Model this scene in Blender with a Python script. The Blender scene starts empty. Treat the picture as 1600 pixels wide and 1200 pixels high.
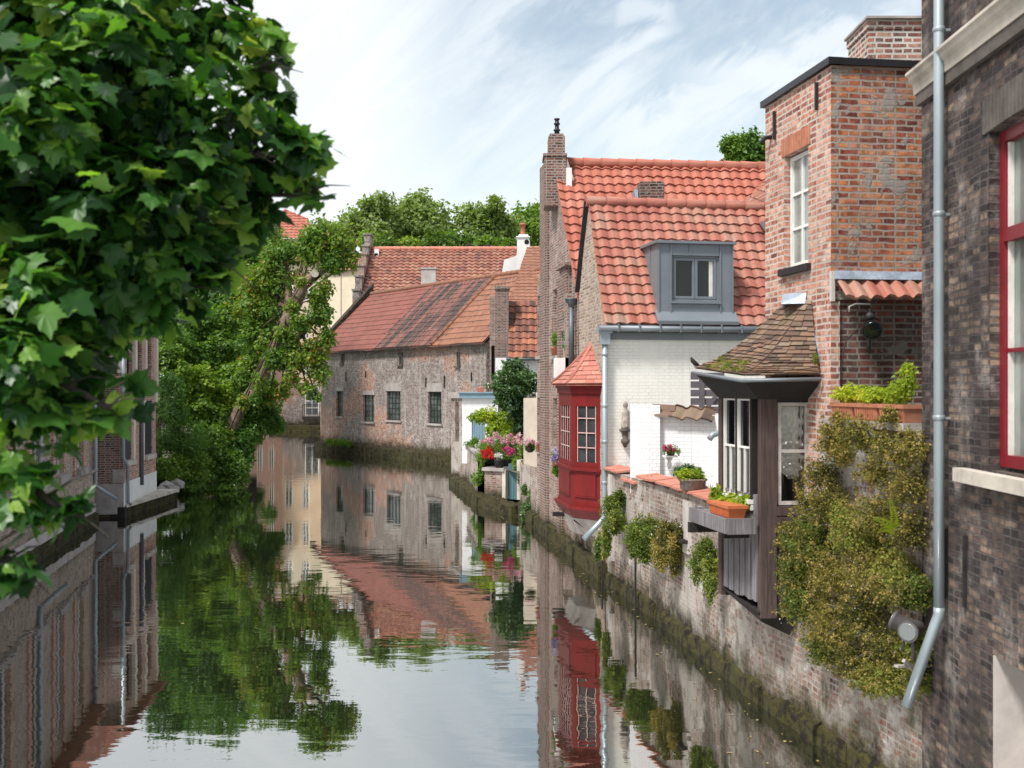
import bpy, bmesh, math, random
import numpy as np
from mathutils import Vector, noise as mnoise
R = math.radians
random.seed(7)
scene = bpy.context.scene
COL = scene.collection

# ------------------------------------------------------------------ camera, sky, sun, exposure
FPX, CAMZ, HY = 1700.0, 3.8, 604.0          # focal length in photo pixels, eye height over the water, horizon row
cam_d = bpy.data.cameras.new('camera'); cam = bpy.data.objects.new('camera', cam_d); COL.objects.link(cam)
cam.location = (0, 0, CAMZ); cam.rotation_euler = (R(90), 0, 0)
cam_d.sensor_width = 36.0; cam_d.lens = 36.0*FPX/1600.0
cam_d.shift_y = (HY-600.0)/1600.0
cam_d.clip_start = 0.05; cam_d.clip_end = 3000
cam_d.dof.use_dof = True; cam_d.dof.focus_distance = 32.0; cam_d.dof.aperture_fstop = 3.2
scene.camera = cam
scene.view_settings.view_transform = 'Standard'; scene.view_settings.look = 'None'
scene.view_settings.gamma = 1.0; scene.view_settings.exposure = 1.02

SUN = Vector((-0.50, -0.50, 1.02)).normalized()
world = bpy.data.worlds.new('World'); scene.world = world; world.use_nodes = True
def build_world():
    nt = world.node_tree; nt.nodes.clear(); N = nt.nodes.new; L = nt.links.new
    out = N('ShaderNodeOutputWorld'); bg = N('ShaderNodeBackground'); bg.inputs[1].default_value = 0.11
    sky = N('ShaderNodeTexSky'); sky.sky_type = 'NISHITA'; sky.sun_disc = False
    sky.sun_elevation = math.asin(SUN.z); sky.sun_rotation = math.atan2(SUN.x, SUN.y)
    sky.air_density = 1.0; sky.dust_density = 1.6; sky.ozone_density = 1.0
    tc = N('ShaderNodeTexCoord'); sep = N('ShaderNodeSeparateXYZ'); L(tc.outputs['Generated'], sep.inputs[0])
    def M(op, a, b=None, c=None, clamp=False):
        n = N('ShaderNodeMath'); n.operation = op; n.use_clamp = clamp
        for i, v in enumerate((a, b, c)):
            if v is None: continue
            if isinstance(v, (int, float)): n.inputs[i].default_value = v
            else: L(v, n.inputs[i])
        return n.outputs[0]
    def MR(v, a, b, c=0.0, d=1.0):
        n = N('ShaderNodeMapRange'); n.interpolation_type = 'SMOOTHSTEP'
        L(v, n.inputs[0]); n.inputs[1].default_value = a; n.inputs[2].default_value = b
        n.inputs[3].default_value = c; n.inputs[4].default_value = d
        return n.outputs[0]
    x, y, z = sep.outputs
    yy = M('MAXIMUM', M('ABSOLUTE', y), 0.25)
    u = M('DIVIDE', x, yy); v = M('DIVIDE', z, yy)
    # along/across the cirrus direction
    ca, sa = math.cos(R(40)), math.sin(R(40))
    al = M('ADD', M('MULTIPLY', u, ca), M('MULTIPLY', v, sa))
    ac = M('SUBTRACT', M('MULTIPLY', v, ca), M('MULTIPLY', u, sa))
    def noise(sx, sy, det, off=0.0, dist=0.0, rough=0.6):
        c = N('ShaderNodeCombineXYZ'); L(M('MULTIPLY', al, sx), c.inputs[0]); L(M('MULTIPLY', ac, sy), c.inputs[1]); c.inputs[2].default_value = off
        n = N('ShaderNodeTexNoise'); n.inputs['Scale'].default_value = 1.0; n.inputs['Detail'].default_value = det
        n.inputs['Roughness'].default_value = rough; n.inputs['Distortion'].default_value = dist
        L(c.outputs[0], n.inputs['Vector']); return n.outputs['Fac']
    wisp = MR(noise(2.6, 16.0, 9, 3.1, 0.7, 0.68), 0.44, 0.66)
    broad = MR(noise(2.4, 6.0, 6, 9.7, 0.8), 0.42, 0.62)
    # bright hazy veil low in the sky and to the left
    low = MR(v, 0.27, 0.08)
    left = MR(u, 0.06, -0.16)
    veil = M('MAXIMUM', M('MULTIPLY', low, 0.92), M('MULTIPLY', left, 0.82))
    # curved streak: a band in direction space
    def band(u0, v0, u1, v1, w, bend, amp):
        dx, dy = u1-u0, v1-v0; l = math.hypot(dx, dy); dx /= l; dy /= l
        t = M('ADD', M('MULTIPLY', M('SUBTRACT', u, u0), dx), M('MULTIPLY', M('SUBTRACT', v, v0), dy))
        q = M('SUBTRACT', M('MULTIPLY', M('SUBTRACT', v, v0), dx), M('MULTIPLY', M('SUBTRACT', u, u0), dy))
        tn = M('DIVIDE', t, l)
        q = M('ADD', q, M('MULTIPLY', M('MULTIPLY', tn, M('SUBTRACT', 1.0, tn)), bend))
        nz = M('MULTIPLY', M('SUBTRACT', noise(9, 30, 6, u0*50, 0.8), 0.5), w*2.6)
        q = M('ABSOLUTE', M('ADD', q, nz))
        m = M('MULTIPLY', MR(q, w, w*0.1), M('MULTIPLY', MR(tn, -0.12, 0.15), MR(tn, 1.15, 0.75)))
        return M('MULTIPLY', m, amp)
    g = lambda px, py: ((px-800)/FPX, (HY-py)/FPX)
    b1 = band(*g(1055, 35), *g(835, 215), 0.016, 0.045, 0.62)
    b2 = band(*g(960, 15), *g(1060, 30), 0.018, -0.02, 0.5)
    b3 = band(*g(1450, 20), *g(870, 265), 0.040, 0.03, 0.65)
    b4 = band(*g(1600, 60), *g(1050, 130), 0.035, -0.03, 0.7)
    b5 = band(*g(900, -60), *g(620, 130), 0.045, 0.03, 0.35)
    m = M('ADD', M('MULTIPLY', wisp, 0.22), M('MULTIPLY', broad, 0.52))
    for b in (b1, b2, b3, b4, b5): m = M('MAXIMUM', m, b)
    m = M('MAXIMUM', m, M('ADD', veil, M('MULTIPLY', wisp, 0.15)), clamp=True)
    cl = N('ShaderNodeMix'); cl.data_type = 'RGBA'
    L(m, cl.inputs[0])
    tint = N('ShaderNodeMix'); tint.data_type = 'RGBA'; tint.blend_type = 'MULTIPLY'; tint.inputs[0].default_value = 1.0
    L(sky.outputs[0], tint.inputs[6]); tint.inputs[7].default_value = (1.15, 0.99, 0.78, 1)
    add = N('ShaderNodeMix'); add.data_type = 'RGBA'; add.blend_type = 'ADD'; add.inputs[0].default_value = 1.0
    L(tint.outputs[2], add.inputs[6]); add.inputs[7].default_value = (0.25, 0.25, 0.25, 1)
    L(add.outputs[2], cl.inputs[6]); cl.inputs[7].default_value = (4.75, 4.95, 5.1, 1)
    L(cl.outputs[2], bg.inputs[0]); L(bg.outputs[0], out.inputs[0])
build_world()
sd = bpy.data.lights.new('sun', 'SUN'); sd.energy = 2.4; sd.angle = R(10); sd.color = (1.0, 0.965, 0.92)
sun = bpy.data.objects.new('sun', sd); COL.objects.link(sun); sun.rotation_euler = SUN.to_track_quat('Z', 'Y').to_euler()
sun.location = (-30, -30, 50)

# ------------------------------------------------------------------ helpers
def W(px, py, Y):
    """the place seen at photo pixel (px, py) when it stands Y metres away"""
    return Vector(((px-800)/FPX*Y, Y, CAMZ-(py-HY)/FPX*Y))
def XP(px, Y): return (px-800)/FPX*Y
def ZP(py, Y): return CAMZ-(py-HY)/FPX*Y

def thing(name, label, cat, loc=(0, 0, 0), group=None, kind=None):
    o = bpy.data.objects.new(name, None); o.empty_display_size = 0.2; COL.objects.link(o)
    o.location = loc; o['label'] = label; o['category'] = cat
    if group: o['group'] = group
    if kind: o['kind'] = kind
    return o
def tag(o, label=None, cat=None, group=None, kind=None):
    if label: o['label'] = label
    if cat: o['category'] = cat
    if group: o['group'] = group
    if kind: o['kind'] = kind
    return o
def root_loc(p):
    v = Vector((0, 0, 0))
    while p is not None: v += p.location; p = p.parent
    return v
def link_mesh(name, me, mat, parent=None):
    if mat is not None: me.materials.append(mat)
    o = bpy.data.objects.new(name, me); COL.objects.link(o)
    if parent is not None:
        o.parent = parent
        off = root_loc(parent); n = len(me.vertices)
        co = np.empty(n*3, dtype=np.float32); me.vertices.foreach_get('co', co)
        co = co.reshape(-1, 3)-np.array(off, dtype=np.float32); me.vertices.foreach_set('co', co.ravel())
    else:                                   # put the origin at the thing's base
        n = len(me.vertices)
        if n:
            co = np.empty(n*3, dtype=np.float32); me.vertices.foreach_get('co', co); co = co.reshape(-1, 3)
            mn, mx = co.min(0), co.max(0); c = np.array([(mn[0]+mx[0])/2, (mn[1]+mx[1])/2, mn[2]], dtype=np.float32)
            me.vertices.foreach_set('co', (co-c).ravel()); o.location = [float(a) for a in c]
    me.update(); return o

class Fr:
    """a vertical facade: s runs left to right as seen from outside, o points outwards"""
    def __init__(s, p0, p1):
        s.a = Vector((p0[0], p0[1], 0)); d = Vector((p1[0]-p0[0], p1[1]-p0[1], 0)); s.L = d.length
        s.d = d.normalized(); s.n = Vector((s.d.y, -s.d.x, 0))
    def P(s, t, z, o=0.0): return s.a+s.d*t+s.n*o+Vector((0, 0, z))
    def sp(s, px, o=0.0):
        """where along the facade photo column px falls"""
        k = (px-800)/FPX; a = s.a+s.n*o
        return (k*a.y-a.x)/(s.d.x-k*s.d.y)
    def Y(s, t): return (s.a+s.d*t).y
    def z(s, px, py): t = s.sp(px); return ZP(py, s.Y(t))

class MB:
    def __init__(s): s.bm = bmesh.new(); s.uv = s.bm.loops.layers.uv.new('UVMap'); s.auto = True; s.jit = 0; s.jf = 1.0
    def face(s, pts, uvs=None):
        f = s.bm.faces.new([s.bm.verts.new(p) for p in pts])
        if uvs:
            for l, u in zip(f.loops, uvs): l[s.uv].uv = u
        return f
    def faces(s, pts, idx):
        vs = [s.bm.verts.new(p) for p in pts]
        for i in idx:
            try: s.bm.faces.new([vs[k] for k in i])
            except ValueError: pass
    def hexa(s, p):     # 8 corners: bottom 4, top 4
        s.faces(p, [(0, 3, 2, 1), (4, 5, 6, 7), (0, 1, 5, 4), (1, 2, 6, 5), (2, 3, 7, 6), (3, 0, 4, 7)]); return s
    def box(s, x0, x1, y0, y1, z0, z1):
        return s.hexa([Vector(q) for q in ((x0, y0, z0), (x1, y0, z0), (x1, y1, z0), (x0, y1, z0), (x0, y0, z1), (x1, y0, z1), (x1, y1, z1), (x0, y1, z1))])
    def fb(s, F, s0, s1, z0, z1, o0, o1):   # box in a facade's frame, o0 inner, o1 outer
        return s.hexa([F.P(s0, z0, o1), F.P(s1, z0, o1), F.P(s1, z0, o0), F.P(s0, z0, o0), F.P(s0, z1, o1), F.P(s1, z1, o1), F.P(s1, z1, o0), F.P(s0, z1, o0)])
    def bar(s, a, b, w, h=None, up=Vector((0, 0, 1))):
        a = Vector(a); b = Vector(b); h = h or w; d = (b-a).normalized()
        if abs(d.dot(up)) > 0.97: up = Vector((0, 1, 0))
        x = d.cross(up).normalized()*w/2; y = x.cross(d).normalized()*h/2
        return s.hexa([a-x-y, a+x-y, b+x-y, b-x-y, a-x+y, a+x+y, b+x+y, b-x+y])
    def tube(s, pts, rad, n=10, cap=True, closed=False):
        pts = [Vector(p) for p in pts]; rings = []
        rads = rad if isinstance(rad, (list, tuple)) else [rad]*len(pts)
        up = None
        for i, p in enumerate(pts):
            d = (pts[min(i+1, len(pts)-1)]-pts[max(i-1, 0)]).normalized()
            if up is None: up = Vector((0, 0, 1)) if abs(d.z) < 0.9 else Vector((1, 0, 0))
            x = d.cross(up).normalized(); y = x.cross(d).normalized(); up = y
            rings.append([s.bm.verts.new(p+(x*math.cos(2*math.pi*k/n)+y*math.sin(2*math.pi*k/n))*rads[i]) for k in range(n)])
        for i in range(len(rings)-1):
            for k in range(n):
                f = s.bm.faces.new((rings[i][k], rings[i][(k+1) % n], rings[i+1][(k+1) % n], rings[i+1][k])); f.smooth = True
        if cap:
            s.bm.faces.new(rings[0]); s.bm.faces.new(list(reversed(rings[-1])))
        return s
    def lathe(s, c, prof, n=16, smooth=True, sx=1.0, sy=1.0):
        c = Vector(c); rings = []
        for r, z in prof: rings.append([s.bm.verts.new(c+Vector((math.cos(2*math.pi*k/n)*r*sx, math.sin(2*math.pi*k/n)*r*sy, z))) for k in range(n)])
        for i in range(len(rings)-1):
            for k in range(n):
                f = s.bm.faces.new((rings[i][k], rings[i][(k+1) % n], rings[i+1][(k+1) % n], rings[i+1][k])); f.smooth = smooth
        s.bm.faces.new(list(reversed(rings[0]))); s.bm.faces.new(rings[-1]); return s
    def prism(s, poly, dvec):
        a = [Vector(p) for p in poly]; b = [p+Vector(dvec) for p in a]; n = len(a)
        s.faces(a+b, [tuple(range(n)), tuple(reversed(range(n, 2*n)))]+[(i, i+n, (i+1) % n+n, (i+1) % n) for i in range(n)]); return s
    def blob(s, c, r, sub=2, amp=0.15, fr=2.0):
        res = bmesh.ops.create_icosphere(s.bm, subdivisions=sub, radius=1.0)
        c = Vector(c); r = Vector(r) if not isinstance(r, (int, float)) else Vector((r, r, r))
        for v in res['verts']:
            k = 1+amp*mnoise.noise(v.co*fr+c*3.1)
            v.co = c+Vector((v.co.x*r.x, v.co.y*r.y, v.co.z*r.z))*k
        return s
    def wall(s, F, s0, s1, z0, z1, ops=(), rev=0.12, o=0.0, seg=0.7):
        def cuts(a, b, extra):
            ks = sorted(set([a, b]+[e for e in extra if a < e < b])); out = []
            for p, q in zip(ks, ks[1:]):
                n = max(1, int(math.ceil((q-p)/seg))); out += [p+(q-p)*i/n for i in range(n)]
            return out+[b]
        S = cuts(s0, s1, [q for w in ops for q in w[:2]]); Z = cuts(z0, z1, [q for w in ops for q in w[2:4]])
        vs = {}
        def V(i, j):
            if (i, j) not in vs: vs[(i, j)] = s.bm.verts.new(F.P(S[i], Z[j], o))
            return vs[(i, j)]
        for i in range(len(S)-1):
            for j in range(len(Z)-1):
                cs, cz = (S[i]+S[i+1])/2, (Z[j]+Z[j+1])/2
                if any(w[0] < cs < w[1] and w[2] < cz < w[3] for w in ops): continue
                s.bm.faces.new((V(i, j), V(i+1, j), V(i+1, j+1), V(i, j+1)))
        for w in ops:
            a, b, c, d = w[:4]; r = w[4] if len(w) > 4 else rev
            for q in ([(a, c, 0), (a, d, 0), (a, d, 1), (a, c, 1)], [(b, d, 0), (b, c, 0), (b, c, 1), (b, d, 1)],
                      [(a, d, 0), (b, d, 0), (b, d, 1), (a, d, 1)], [(b, c, 0), (a, c, 0), (a, c, 1), (b, c, 1)]):
                s.face([F.P(t, zz, o-k*r) for t, zz, k in q])
        return s
    def cut(s, co, no):  # removes what lies on the side the normal points to
        g = s.bm.verts[:]+s.bm.edges[:]+s.bm.faces[:]
        bmesh.ops.bisect_plane(s.bm, geom=g, plane_co=co, plane_no=no, clear_outer=True); return s
    def build(s, name, mat, parent=None, smooth=False, bevel=0.0):
        if s.auto: bmesh.ops.recalc_face_normals(s.bm, faces=s.bm.faces[:]) if not getattr(s, 'open', False) else None
        if bevel: bmesh.ops.bevel(s.bm, geom=s.bm.edges[:], offset=bevel, segments=1, affect='EDGES', clamp_overlap=True)
        s.bm.normal_update()
        if s.auto:
            Zv = Vector((0, 0, 1))
            for f in s.bm.faces:
                n = f.normal
                if abs(n.z) > 0.985 or n.length < 0.5:
                    for l in f.loops: l[s.uv].uv = (l.vert.co.x, l.vert.co.y)
                else:
                    t = Zv.cross(n).normalized(); b = n.cross(t)
                    for l in f.loops: l[s.uv].uv = (l.vert.co.dot(t), l.vert.co.dot(b))
        if smooth:
            for f in s.bm.faces: f.smooth = True
        if s.jit:
            for v in s.bm.verts:
                nv = mnoise.noise_vector(v.co*s.jf); v.co += Vector((nv.x, nv.y, nv.z*0.4))*s.jit
        me = bpy.data.meshes.new(name); s.bm.to_mesh(me); s.bm.free()
        return link_mesh(name, me, mat, parent)

# ------------------------------------------------------------------ materials
def newmat(name):
    m = bpy.data.materials.new(name); m.use_nodes = True; nt = m.node_tree; nt.nodes.clear()
    out = nt.nodes.new('ShaderNodeOutputMaterial'); p = nt.nodes.new('ShaderNodeBsdfPrincipled')
    nt.links.new(p.outputs[0], out.inputs[0]); return m, nt, p
class NT:
    def __init__(s, nt): s.nt = nt
    def n(s, t, **kw):
        x = s.nt.nodes.new(t)
        for k, v in kw.items(): setattr(x, k, v)
        return x
    def l(s, a, b): s.nt.links.new(a, b)
    def math(s, op, a, b=None, clamp=False):
        n = s.n('ShaderNodeMath', operation=op, use_clamp=clamp)
        for i, v in enumerate((a, b)):
            if v is None: continue
            if isinstance(v, (int, float)): n.inputs[i].default_value = v
            else: s.l(v, n.inputs[i])
        return n.outputs[0]
    def mr(s, v, a, b, c=0.0, d=1.0):
        n = s.n('ShaderNodeMapRange', interpolation_type='SMOOTHSTEP'); s.l(v, n.inputs[0])
        for i, q in enumerate((a, b, c, d)): n.inputs[i+1].default_value = q
        return n.outputs[0]
    def mix(s, f, a, b, mode='MIX'):
        n = s.n('ShaderNodeMix', data_type='RGBA', blend_type=mode)
        for i, v in ((0, f), (6, a), (7, b)):
            if isinstance(v, (int, float)): n.inputs[i].default_value = v
            elif isinstance(v, tuple): n.inputs[i].default_value = (v[0], v[1], v[2], 1)
            else: s.l(v, n.inputs[i])
        return n.outputs[2]
    def ramp(s, v, cols, const=False):
        n = s.n('ShaderNodeValToRGB'); cr = n.color_ramp
        if const: cr.interpolation = 'CONSTANT'
        k = len(cols)
        while len(cr.elements) < k: cr.elements.new(0.5)
        for i, c in enumerate(cols):
            cr.elements[i].position = i/k if const else i/(k-1); cr.elements[i].color = (c[0], c[1], c[2], 1)
        s.l(v, n.inputs[0]); return n.outputs[0]
    def noise(s, vec, sc, det=4, rough=0.6, dist=0.0, scl=None):
        if scl is not None:
            mp = s.n('ShaderNodeMapping'); mp.inputs['Scale'].default_value = scl; s.l(vec, mp.inputs[0]); vec = mp.outputs[0]
        n = s.n('ShaderNodeTexNoise'); n.inputs['Scale'].default_value = sc; n.inputs['Detail'].default_value = det
        n.inputs['Roughness'].default_value = rough; n.inputs['Distortion'].default_value = dist; s.l(vec, n.inputs['Vector'])
        return n.outputs['Fac']
    def pos(s): return s.n('ShaderNodeNewGeometry').outputs['Position']
    def uv(s): return s.n('ShaderNodeUVMap').outputs[0]
    def bump(s, h, st, dist=0.02, prev=None):
        n = s.n('ShaderNodeBump'); n.inputs['Strength'].default_value = st; n.inputs['Distance'].default_value = dist
        s.l(h, n.inputs['Height'])
        if prev is not None: s.l(prev, n.inputs['Normal'])
        return n.outputs[0]

def brick(name, cols, mortar, bw=0.21, bh=0.066, ms=0.012, patch=None, patch_amt=0.0, patch_sc=0.9, soot=0.0, streak=0.0,
          moss=0.0, wear=0.3, rough=0.9, bump=0.8, grime=(0.05, 0.045, 0.04), white=0.0, moss_z=0.55, zone=None, algae=0.25, cvar=0.6, smear=0.40, distort=1.0, speck=0.0):
    """worn masonry: a colour per brick, mortar, mortar smears, plaster patches, soot, lime streaks and the wet mossy foot"""
    m, nt, p = newmat(name); g = NT(nt); uv = g.uv(); pos = g.pos()
    nz = g.n('ShaderNodeTexNoise'); nz.inputs['Scale'].default_value = 9.0; nz.inputs['Detail'].default_value = 2; g.l(uv, nz.inputs['Vector'])
    vm = g.n('ShaderNodeVectorMath', operation='MULTIPLY_ADD'); g.l(nz.outputs['Color'], vm.inputs[0]); vm.inputs[1].default_value = (0.026*distort, 0.020*distort, 0); g.l(uv, vm.inputs[2])
    b = g.n('ShaderNodeTexBrick'); g.l(vm.outputs[0], b.inputs['Vector'])
    b.inputs['Scale'].default_value = 1.0; b.inputs['Brick Width'].default_value = bw; b.inputs['Row Height'].default_value = bh
    b.inputs['Mortar Size'].default_value = ms; b.inputs['Mortar Smooth'].default_value = 0.25; b.inputs['Bias'].default_value = 0.0; b.squash = 0.62; b.squash_frequency = 2
    b.inputs['Color1'].default_value = (0, 0, 0, 1); b.inputs['Color2'].default_value = (1, 1, 1, 1); b.inputs['Mortar'].default_value = (0.5, 0.5, 0.5, 1)
    fine = g.noise(pos, 30, 4, 0.7)
    med = g.noise(pos, 4.5, 5, 0.65)
    big = g.noise(pos, 0.9, 4, 0.6)
    v = g.math('ADD', b.outputs['Color'], g.math('MULTIPLY', g.math('SUBTRACT', big, 0.5), 0.7), clamp=True)
    col = g.ramp(v, cols)
    if zone is not None:       # a different brick in one part of the wall: (cols, noise scale, low, high)
        col = g.mix(g.mr(g.noise(pos, zone[1], 3, 0.5), zone[2], zone[3]), col, g.ramp(v, zone[0]))
    col = g.mix(g.math('MULTIPLY', g.mr(fine, 0.45, 0.75), smear), col, mortar)
    dark = g.mr(g.noise(pos, 12, 3, 0.6), 0.35, 0.62)
    col = g.mix(cvar, col, g.mix(dark, (0.35, 0.33, 0.32), (1.15, 1.12, 1.1)), 'MULTIPLY')
    mfac = g.math('MAXIMUM', b.outputs['Fac'], g.math('MULTIPLY', g.mr(med, 0.60-wear*0.25, 0.80-wear*0.1), wear*1.6), clamp=True)
    mc = g.mix(g.mr(big, 0.3, 0.7), mortar, tuple(c*0.72 for c in mortar))
    col = g.mix(mfac, col, mc)
    if white:
        col = g.mix(g.math('MULTIPLY', g.mr(g.noise(pos, 2.3, 6, 0.75), 0.50, 0.66), white), col, (0.55, 0.52, 0.49))
    if speck:
        col = g.mix(g.math('MULTIPLY', g.mr(g.noise(pos, 11, 5, 0.8), 0.52, 0.60), speck), col, (0.58, 0.53, 0.49))
        col = g.mix(g.math('MULTIPLY', g.mr(g.noise(pos, 8, 5, 0.8), 0.48, 0.40), speck*0.8), col, (0.07, 0.05, 0.045))
    pm = None
    if patch is not None:
        pm = g.mr(g.noise(pos, patch_sc, 6, 0.62, 0.3), 0.70-patch_amt*0.35, 0.73-patch_amt*0.35)
        pc = g.mix(g.mr(fine, 0.3, 0.7), patch, tuple(c*0.8 for c in patch))
        col = g.mix(g.math('MULTIPLY', pm, 0.92), col, pc)
    if streak:   # lime and rust runs down the wall
        st = g.noise(pos, 1.0, 4, 0.7, scl=(5.0, 5.0, 0.22))
        col = g.mix(g.math('MULTIPLY', g.mr(st, 0.52, 0.72), streak), col, (0.52, 0.49, 0.45))
        st2 = g.noise(pos, 1.3, 4, 0.7, scl=(4.0, 4.0, 0.3))
        col = g.mix(g.math('MULTIPLY', g.mr(st2, 0.55, 0.75), streak*0.8), col, grime)
    if soot:
        col = g.mix(g.math('MULTIPLY', g.mr(g.noise(pos, 1.1, 5, 0.65), 0.38, 0.62), soot), col, grime)
    if moss:
        sx = g.n('ShaderNodeSeparateXYZ'); g.l(pos, sx.inputs[0])
        h = g.math('ADD', sx.outputs[2], g.math('MULTIPLY', g.math('SUBTRACT', g.noise(pos, 2.2, 5, 0.7), 0.5), -1.1))
        mm = g.math('MULTIPLY', g.mr(h, moss_z+0.35, moss_z-0.25), moss)
        mcol = g.ramp(g.mr(g.noise(pos, 5, 6, 0.75), 0.30, 0.72), [(0.007, 0.005, 0.004), (0.014, 0.011, 0.007), (0.028, 0.024, 0.009), (0.060, 0.055, 0.013), (0.038, 0.030, 0.014), (0.080, 0.064, 0.022)])
        col = g.mix(mm, col, mcol)
        gm = g.mr(g.noise(pos, 1.6, 5, 0.7, scl=(1, 1, 0.5)), 0.56, 0.70)
        hh = g.mr(sx.outputs[2], 2.0, 0.4)
        col = g.mix(g.math('MULTIPLY', g.math('MULTIPLY', gm, hh), algae*2), col, (0.05, 0.052, 0.02))
    g.l(col, p.inputs['Base Color']); p.inputs['Roughness'].default_value = rough; p.inputs['Specular IOR Level'].default_value = 0.3
    h = g.math('ADD', g.math('MULTIPLY', g.math('SUBTRACT', 1.0, b.outputs['Fac']), 0.75), g.math('MULTIPLY', fine, 0.5))
    h = g.math('ADD', h, g.math('MULTIPLY', med, 0.7))
    if pm is not None: h = g.math('ADD', h, g.math('MULTIPLY', pm, 0.5))
    g.l(g.bump(h, bump, 0.012), p.inputs['Normal']); return m

def tile(name, cols, stain=(0.06, 0.05, 0.045), stain_amt=0.3, lichen=0.0, rough=0.75, per=0.7, gap=0.5, moss=0.0, edge=0.0, vs=1.0, bias=0.12):
    """clay tiles: uv counts tiles, a colour per tile"""
    m, nt, p = newmat(name); g = NT(nt); uv = g.uv(); pos = g.pos()
    sc = g.n('ShaderNodeVectorMath', operation='MULTIPLY'); g.l(uv, sc.inputs[0]); sc.inputs[1].default_value = (1, vs, 1)
    fl = g.n('ShaderNodeVectorMath', operation='FLOOR'); g.l(sc.outputs[0], fl.inputs[0])
    wn = g.n('ShaderNodeTexWhiteNoise', noise_dimensions='2D'); g.l(fl.outputs[0], wn.inputs['Vector'])
    big = g.noise(pos, 0.8, 4, 0.6)
    v = g.math('ADD', g.math('MULTIPLY', wn.outputs['Value'], per), g.math('MULTIPLY', big, 1-per*0.6), clamp=True)
    v = g.math('SUBTRACT', v, bias, clamp=True)
    col = g.ramp(v, cols)
    fine = g.noise(pos, 25, 5, 0.7)
    col = g.mix(g.math('MULTIPLY', g.mr(g.noise(pos, 6, 5, 0.7), 0.48, 0.7), stain_amt), col, stain)
    fr = g.n('ShaderNodeVectorMath', operation='FRACTION'); g.l(uv, fr.inputs[0]); sx = g.n('ShaderNodeSeparateXYZ'); g.l(fr.outputs[0], sx.inputs[0])
    if edge:   # each tile darkens towards the lap of the tile above
        col = g.mix(g.math('MULTIPLY', g.mr(sx.outputs[1], 0.72, 1.0), edge), col, stain)
    if lichen: col = g.mix(g.math('MULTIPLY', g.mr(g.noise(pos, 3.3, 6, 0.75), 0.52, 0.66), lichen), col, (0.36, 0.33, 0.29))
    if moss:
        col = g.mix(g.math('MULTIPLY', g.mr(g.noise(pos, 5, 5, 0.7), 0.55, 0.66), moss), col, (0.13, 0.13, 0.025))
    col = g.mix(0.35, col, g.mix(fine, (0.6, 0.6, 0.6), (1.3, 1.3, 1.3)), 'MULTIPLY')
    g.l(col, p.inputs['Base Color']); p.inputs['Roughness'].default_value = rough
    g.l(g.bump(fine, 0.35, 0.01), p.inputs['Normal']); return m

def plain(name, col, rough=0.6, var=0.2, sc=6.0, metal=0.0, bump=0.15, dirt=None, dirt_amt=0.3, streaks=False, spec=0.5, sheen=0):
    m, nt, p = newmat(name); g = NT(nt); pos = g.pos()
    n1 = g.noise(pos, sc, 5, 0.65, scl=(1, 1, 0.25) if streaks else None); n2 = g.noise(pos, sc*6, 4, 0.6)
    c = g.mix(g.mr(n1, 0.3, 0.7), tuple(x*(1-var) for x in col), tuple(min(1, x*(1+var)) for x in col))
    if dirt is not None: c = g.mix(g.math('MULTIPLY', g.mr(g.noise(pos, sc*0.5, 6, 0.7, scl=(1, 1, 0.35)), 0.48, 0.7), dirt_amt), c, dirt)
    g.l(c, p.inputs['Base Color']); p.inputs['Roughness'].default_value = rough; p.inputs['Metallic'].default_value = metal
    p.inputs['Specular IOR Level'].default_value = spec
    if bump: g.l(g.bump(n2, bump, 0.01), p.inputs['Normal'])
    return m

def wood(name, c1, c2, rough=0.8, sc=1.0, gap=None):
    """weathered timber; grain runs along local z"""
    m, nt, p = newmat(name); g = NT(nt); pos = g.pos()
    n1 = g.noise(pos, 14*sc, 6, 0.7, 0.6, scl=(3, 3, 0.12)); n2 = g.noise(pos, 2*sc, 4, 0.6)
    c = g.mix(g.mr(n1, 0.3, 0.68), c1, c2); c = g.mix(g.math('MULTIPLY', g.mr(n2, 0.4, 0.7), 0.4), c, tuple(x*0.5 for x in c1))
    g.l(c, p.inputs['Base Color']); p.inputs['Roughness'].default_value = rough
    g.l(g.bump(n1, 0.5, 0.01), p.inputs['Normal']); return m

def leafmat(name, cols, trans=0.35, rough=0.45, spec=0.35, tcol=None):
    m = bpy.data.materials.new(name); m.use_nodes = True; nt = m.node_tree; nt.nodes.clear(); g = NT(nt)
    out = g.n('ShaderNodeOutputMaterial'); p = g.n('ShaderNodeBsdfPrincipled'); t = g.n('ShaderNodeBsdfTranslucent'); mx = g.n('ShaderNodeMixShader')
    a = g.n('ShaderNodeAttribute', attribute_name='tint')
    c = g.ramp(a.outputs['Fac'], cols)
    g.l(c, p.inputs['Base Color']); p.inputs['Roughness'].default_value = rough; p.inputs['Specular IOR Level'].default_value = spec
    tc = g.mix(1.0, c, tcol or (1.5, 1.7, 0.55), 'MULTIPLY'); g.l(tc, t.inputs['Color'])
    mx.inputs[0].default_value = trans; g.l(p.outputs[0], mx.inputs[1]); g.l(t.outputs[0], mx.inputs[2]); g.l(mx.outputs[0], out.inputs[0])
    return m

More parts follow.
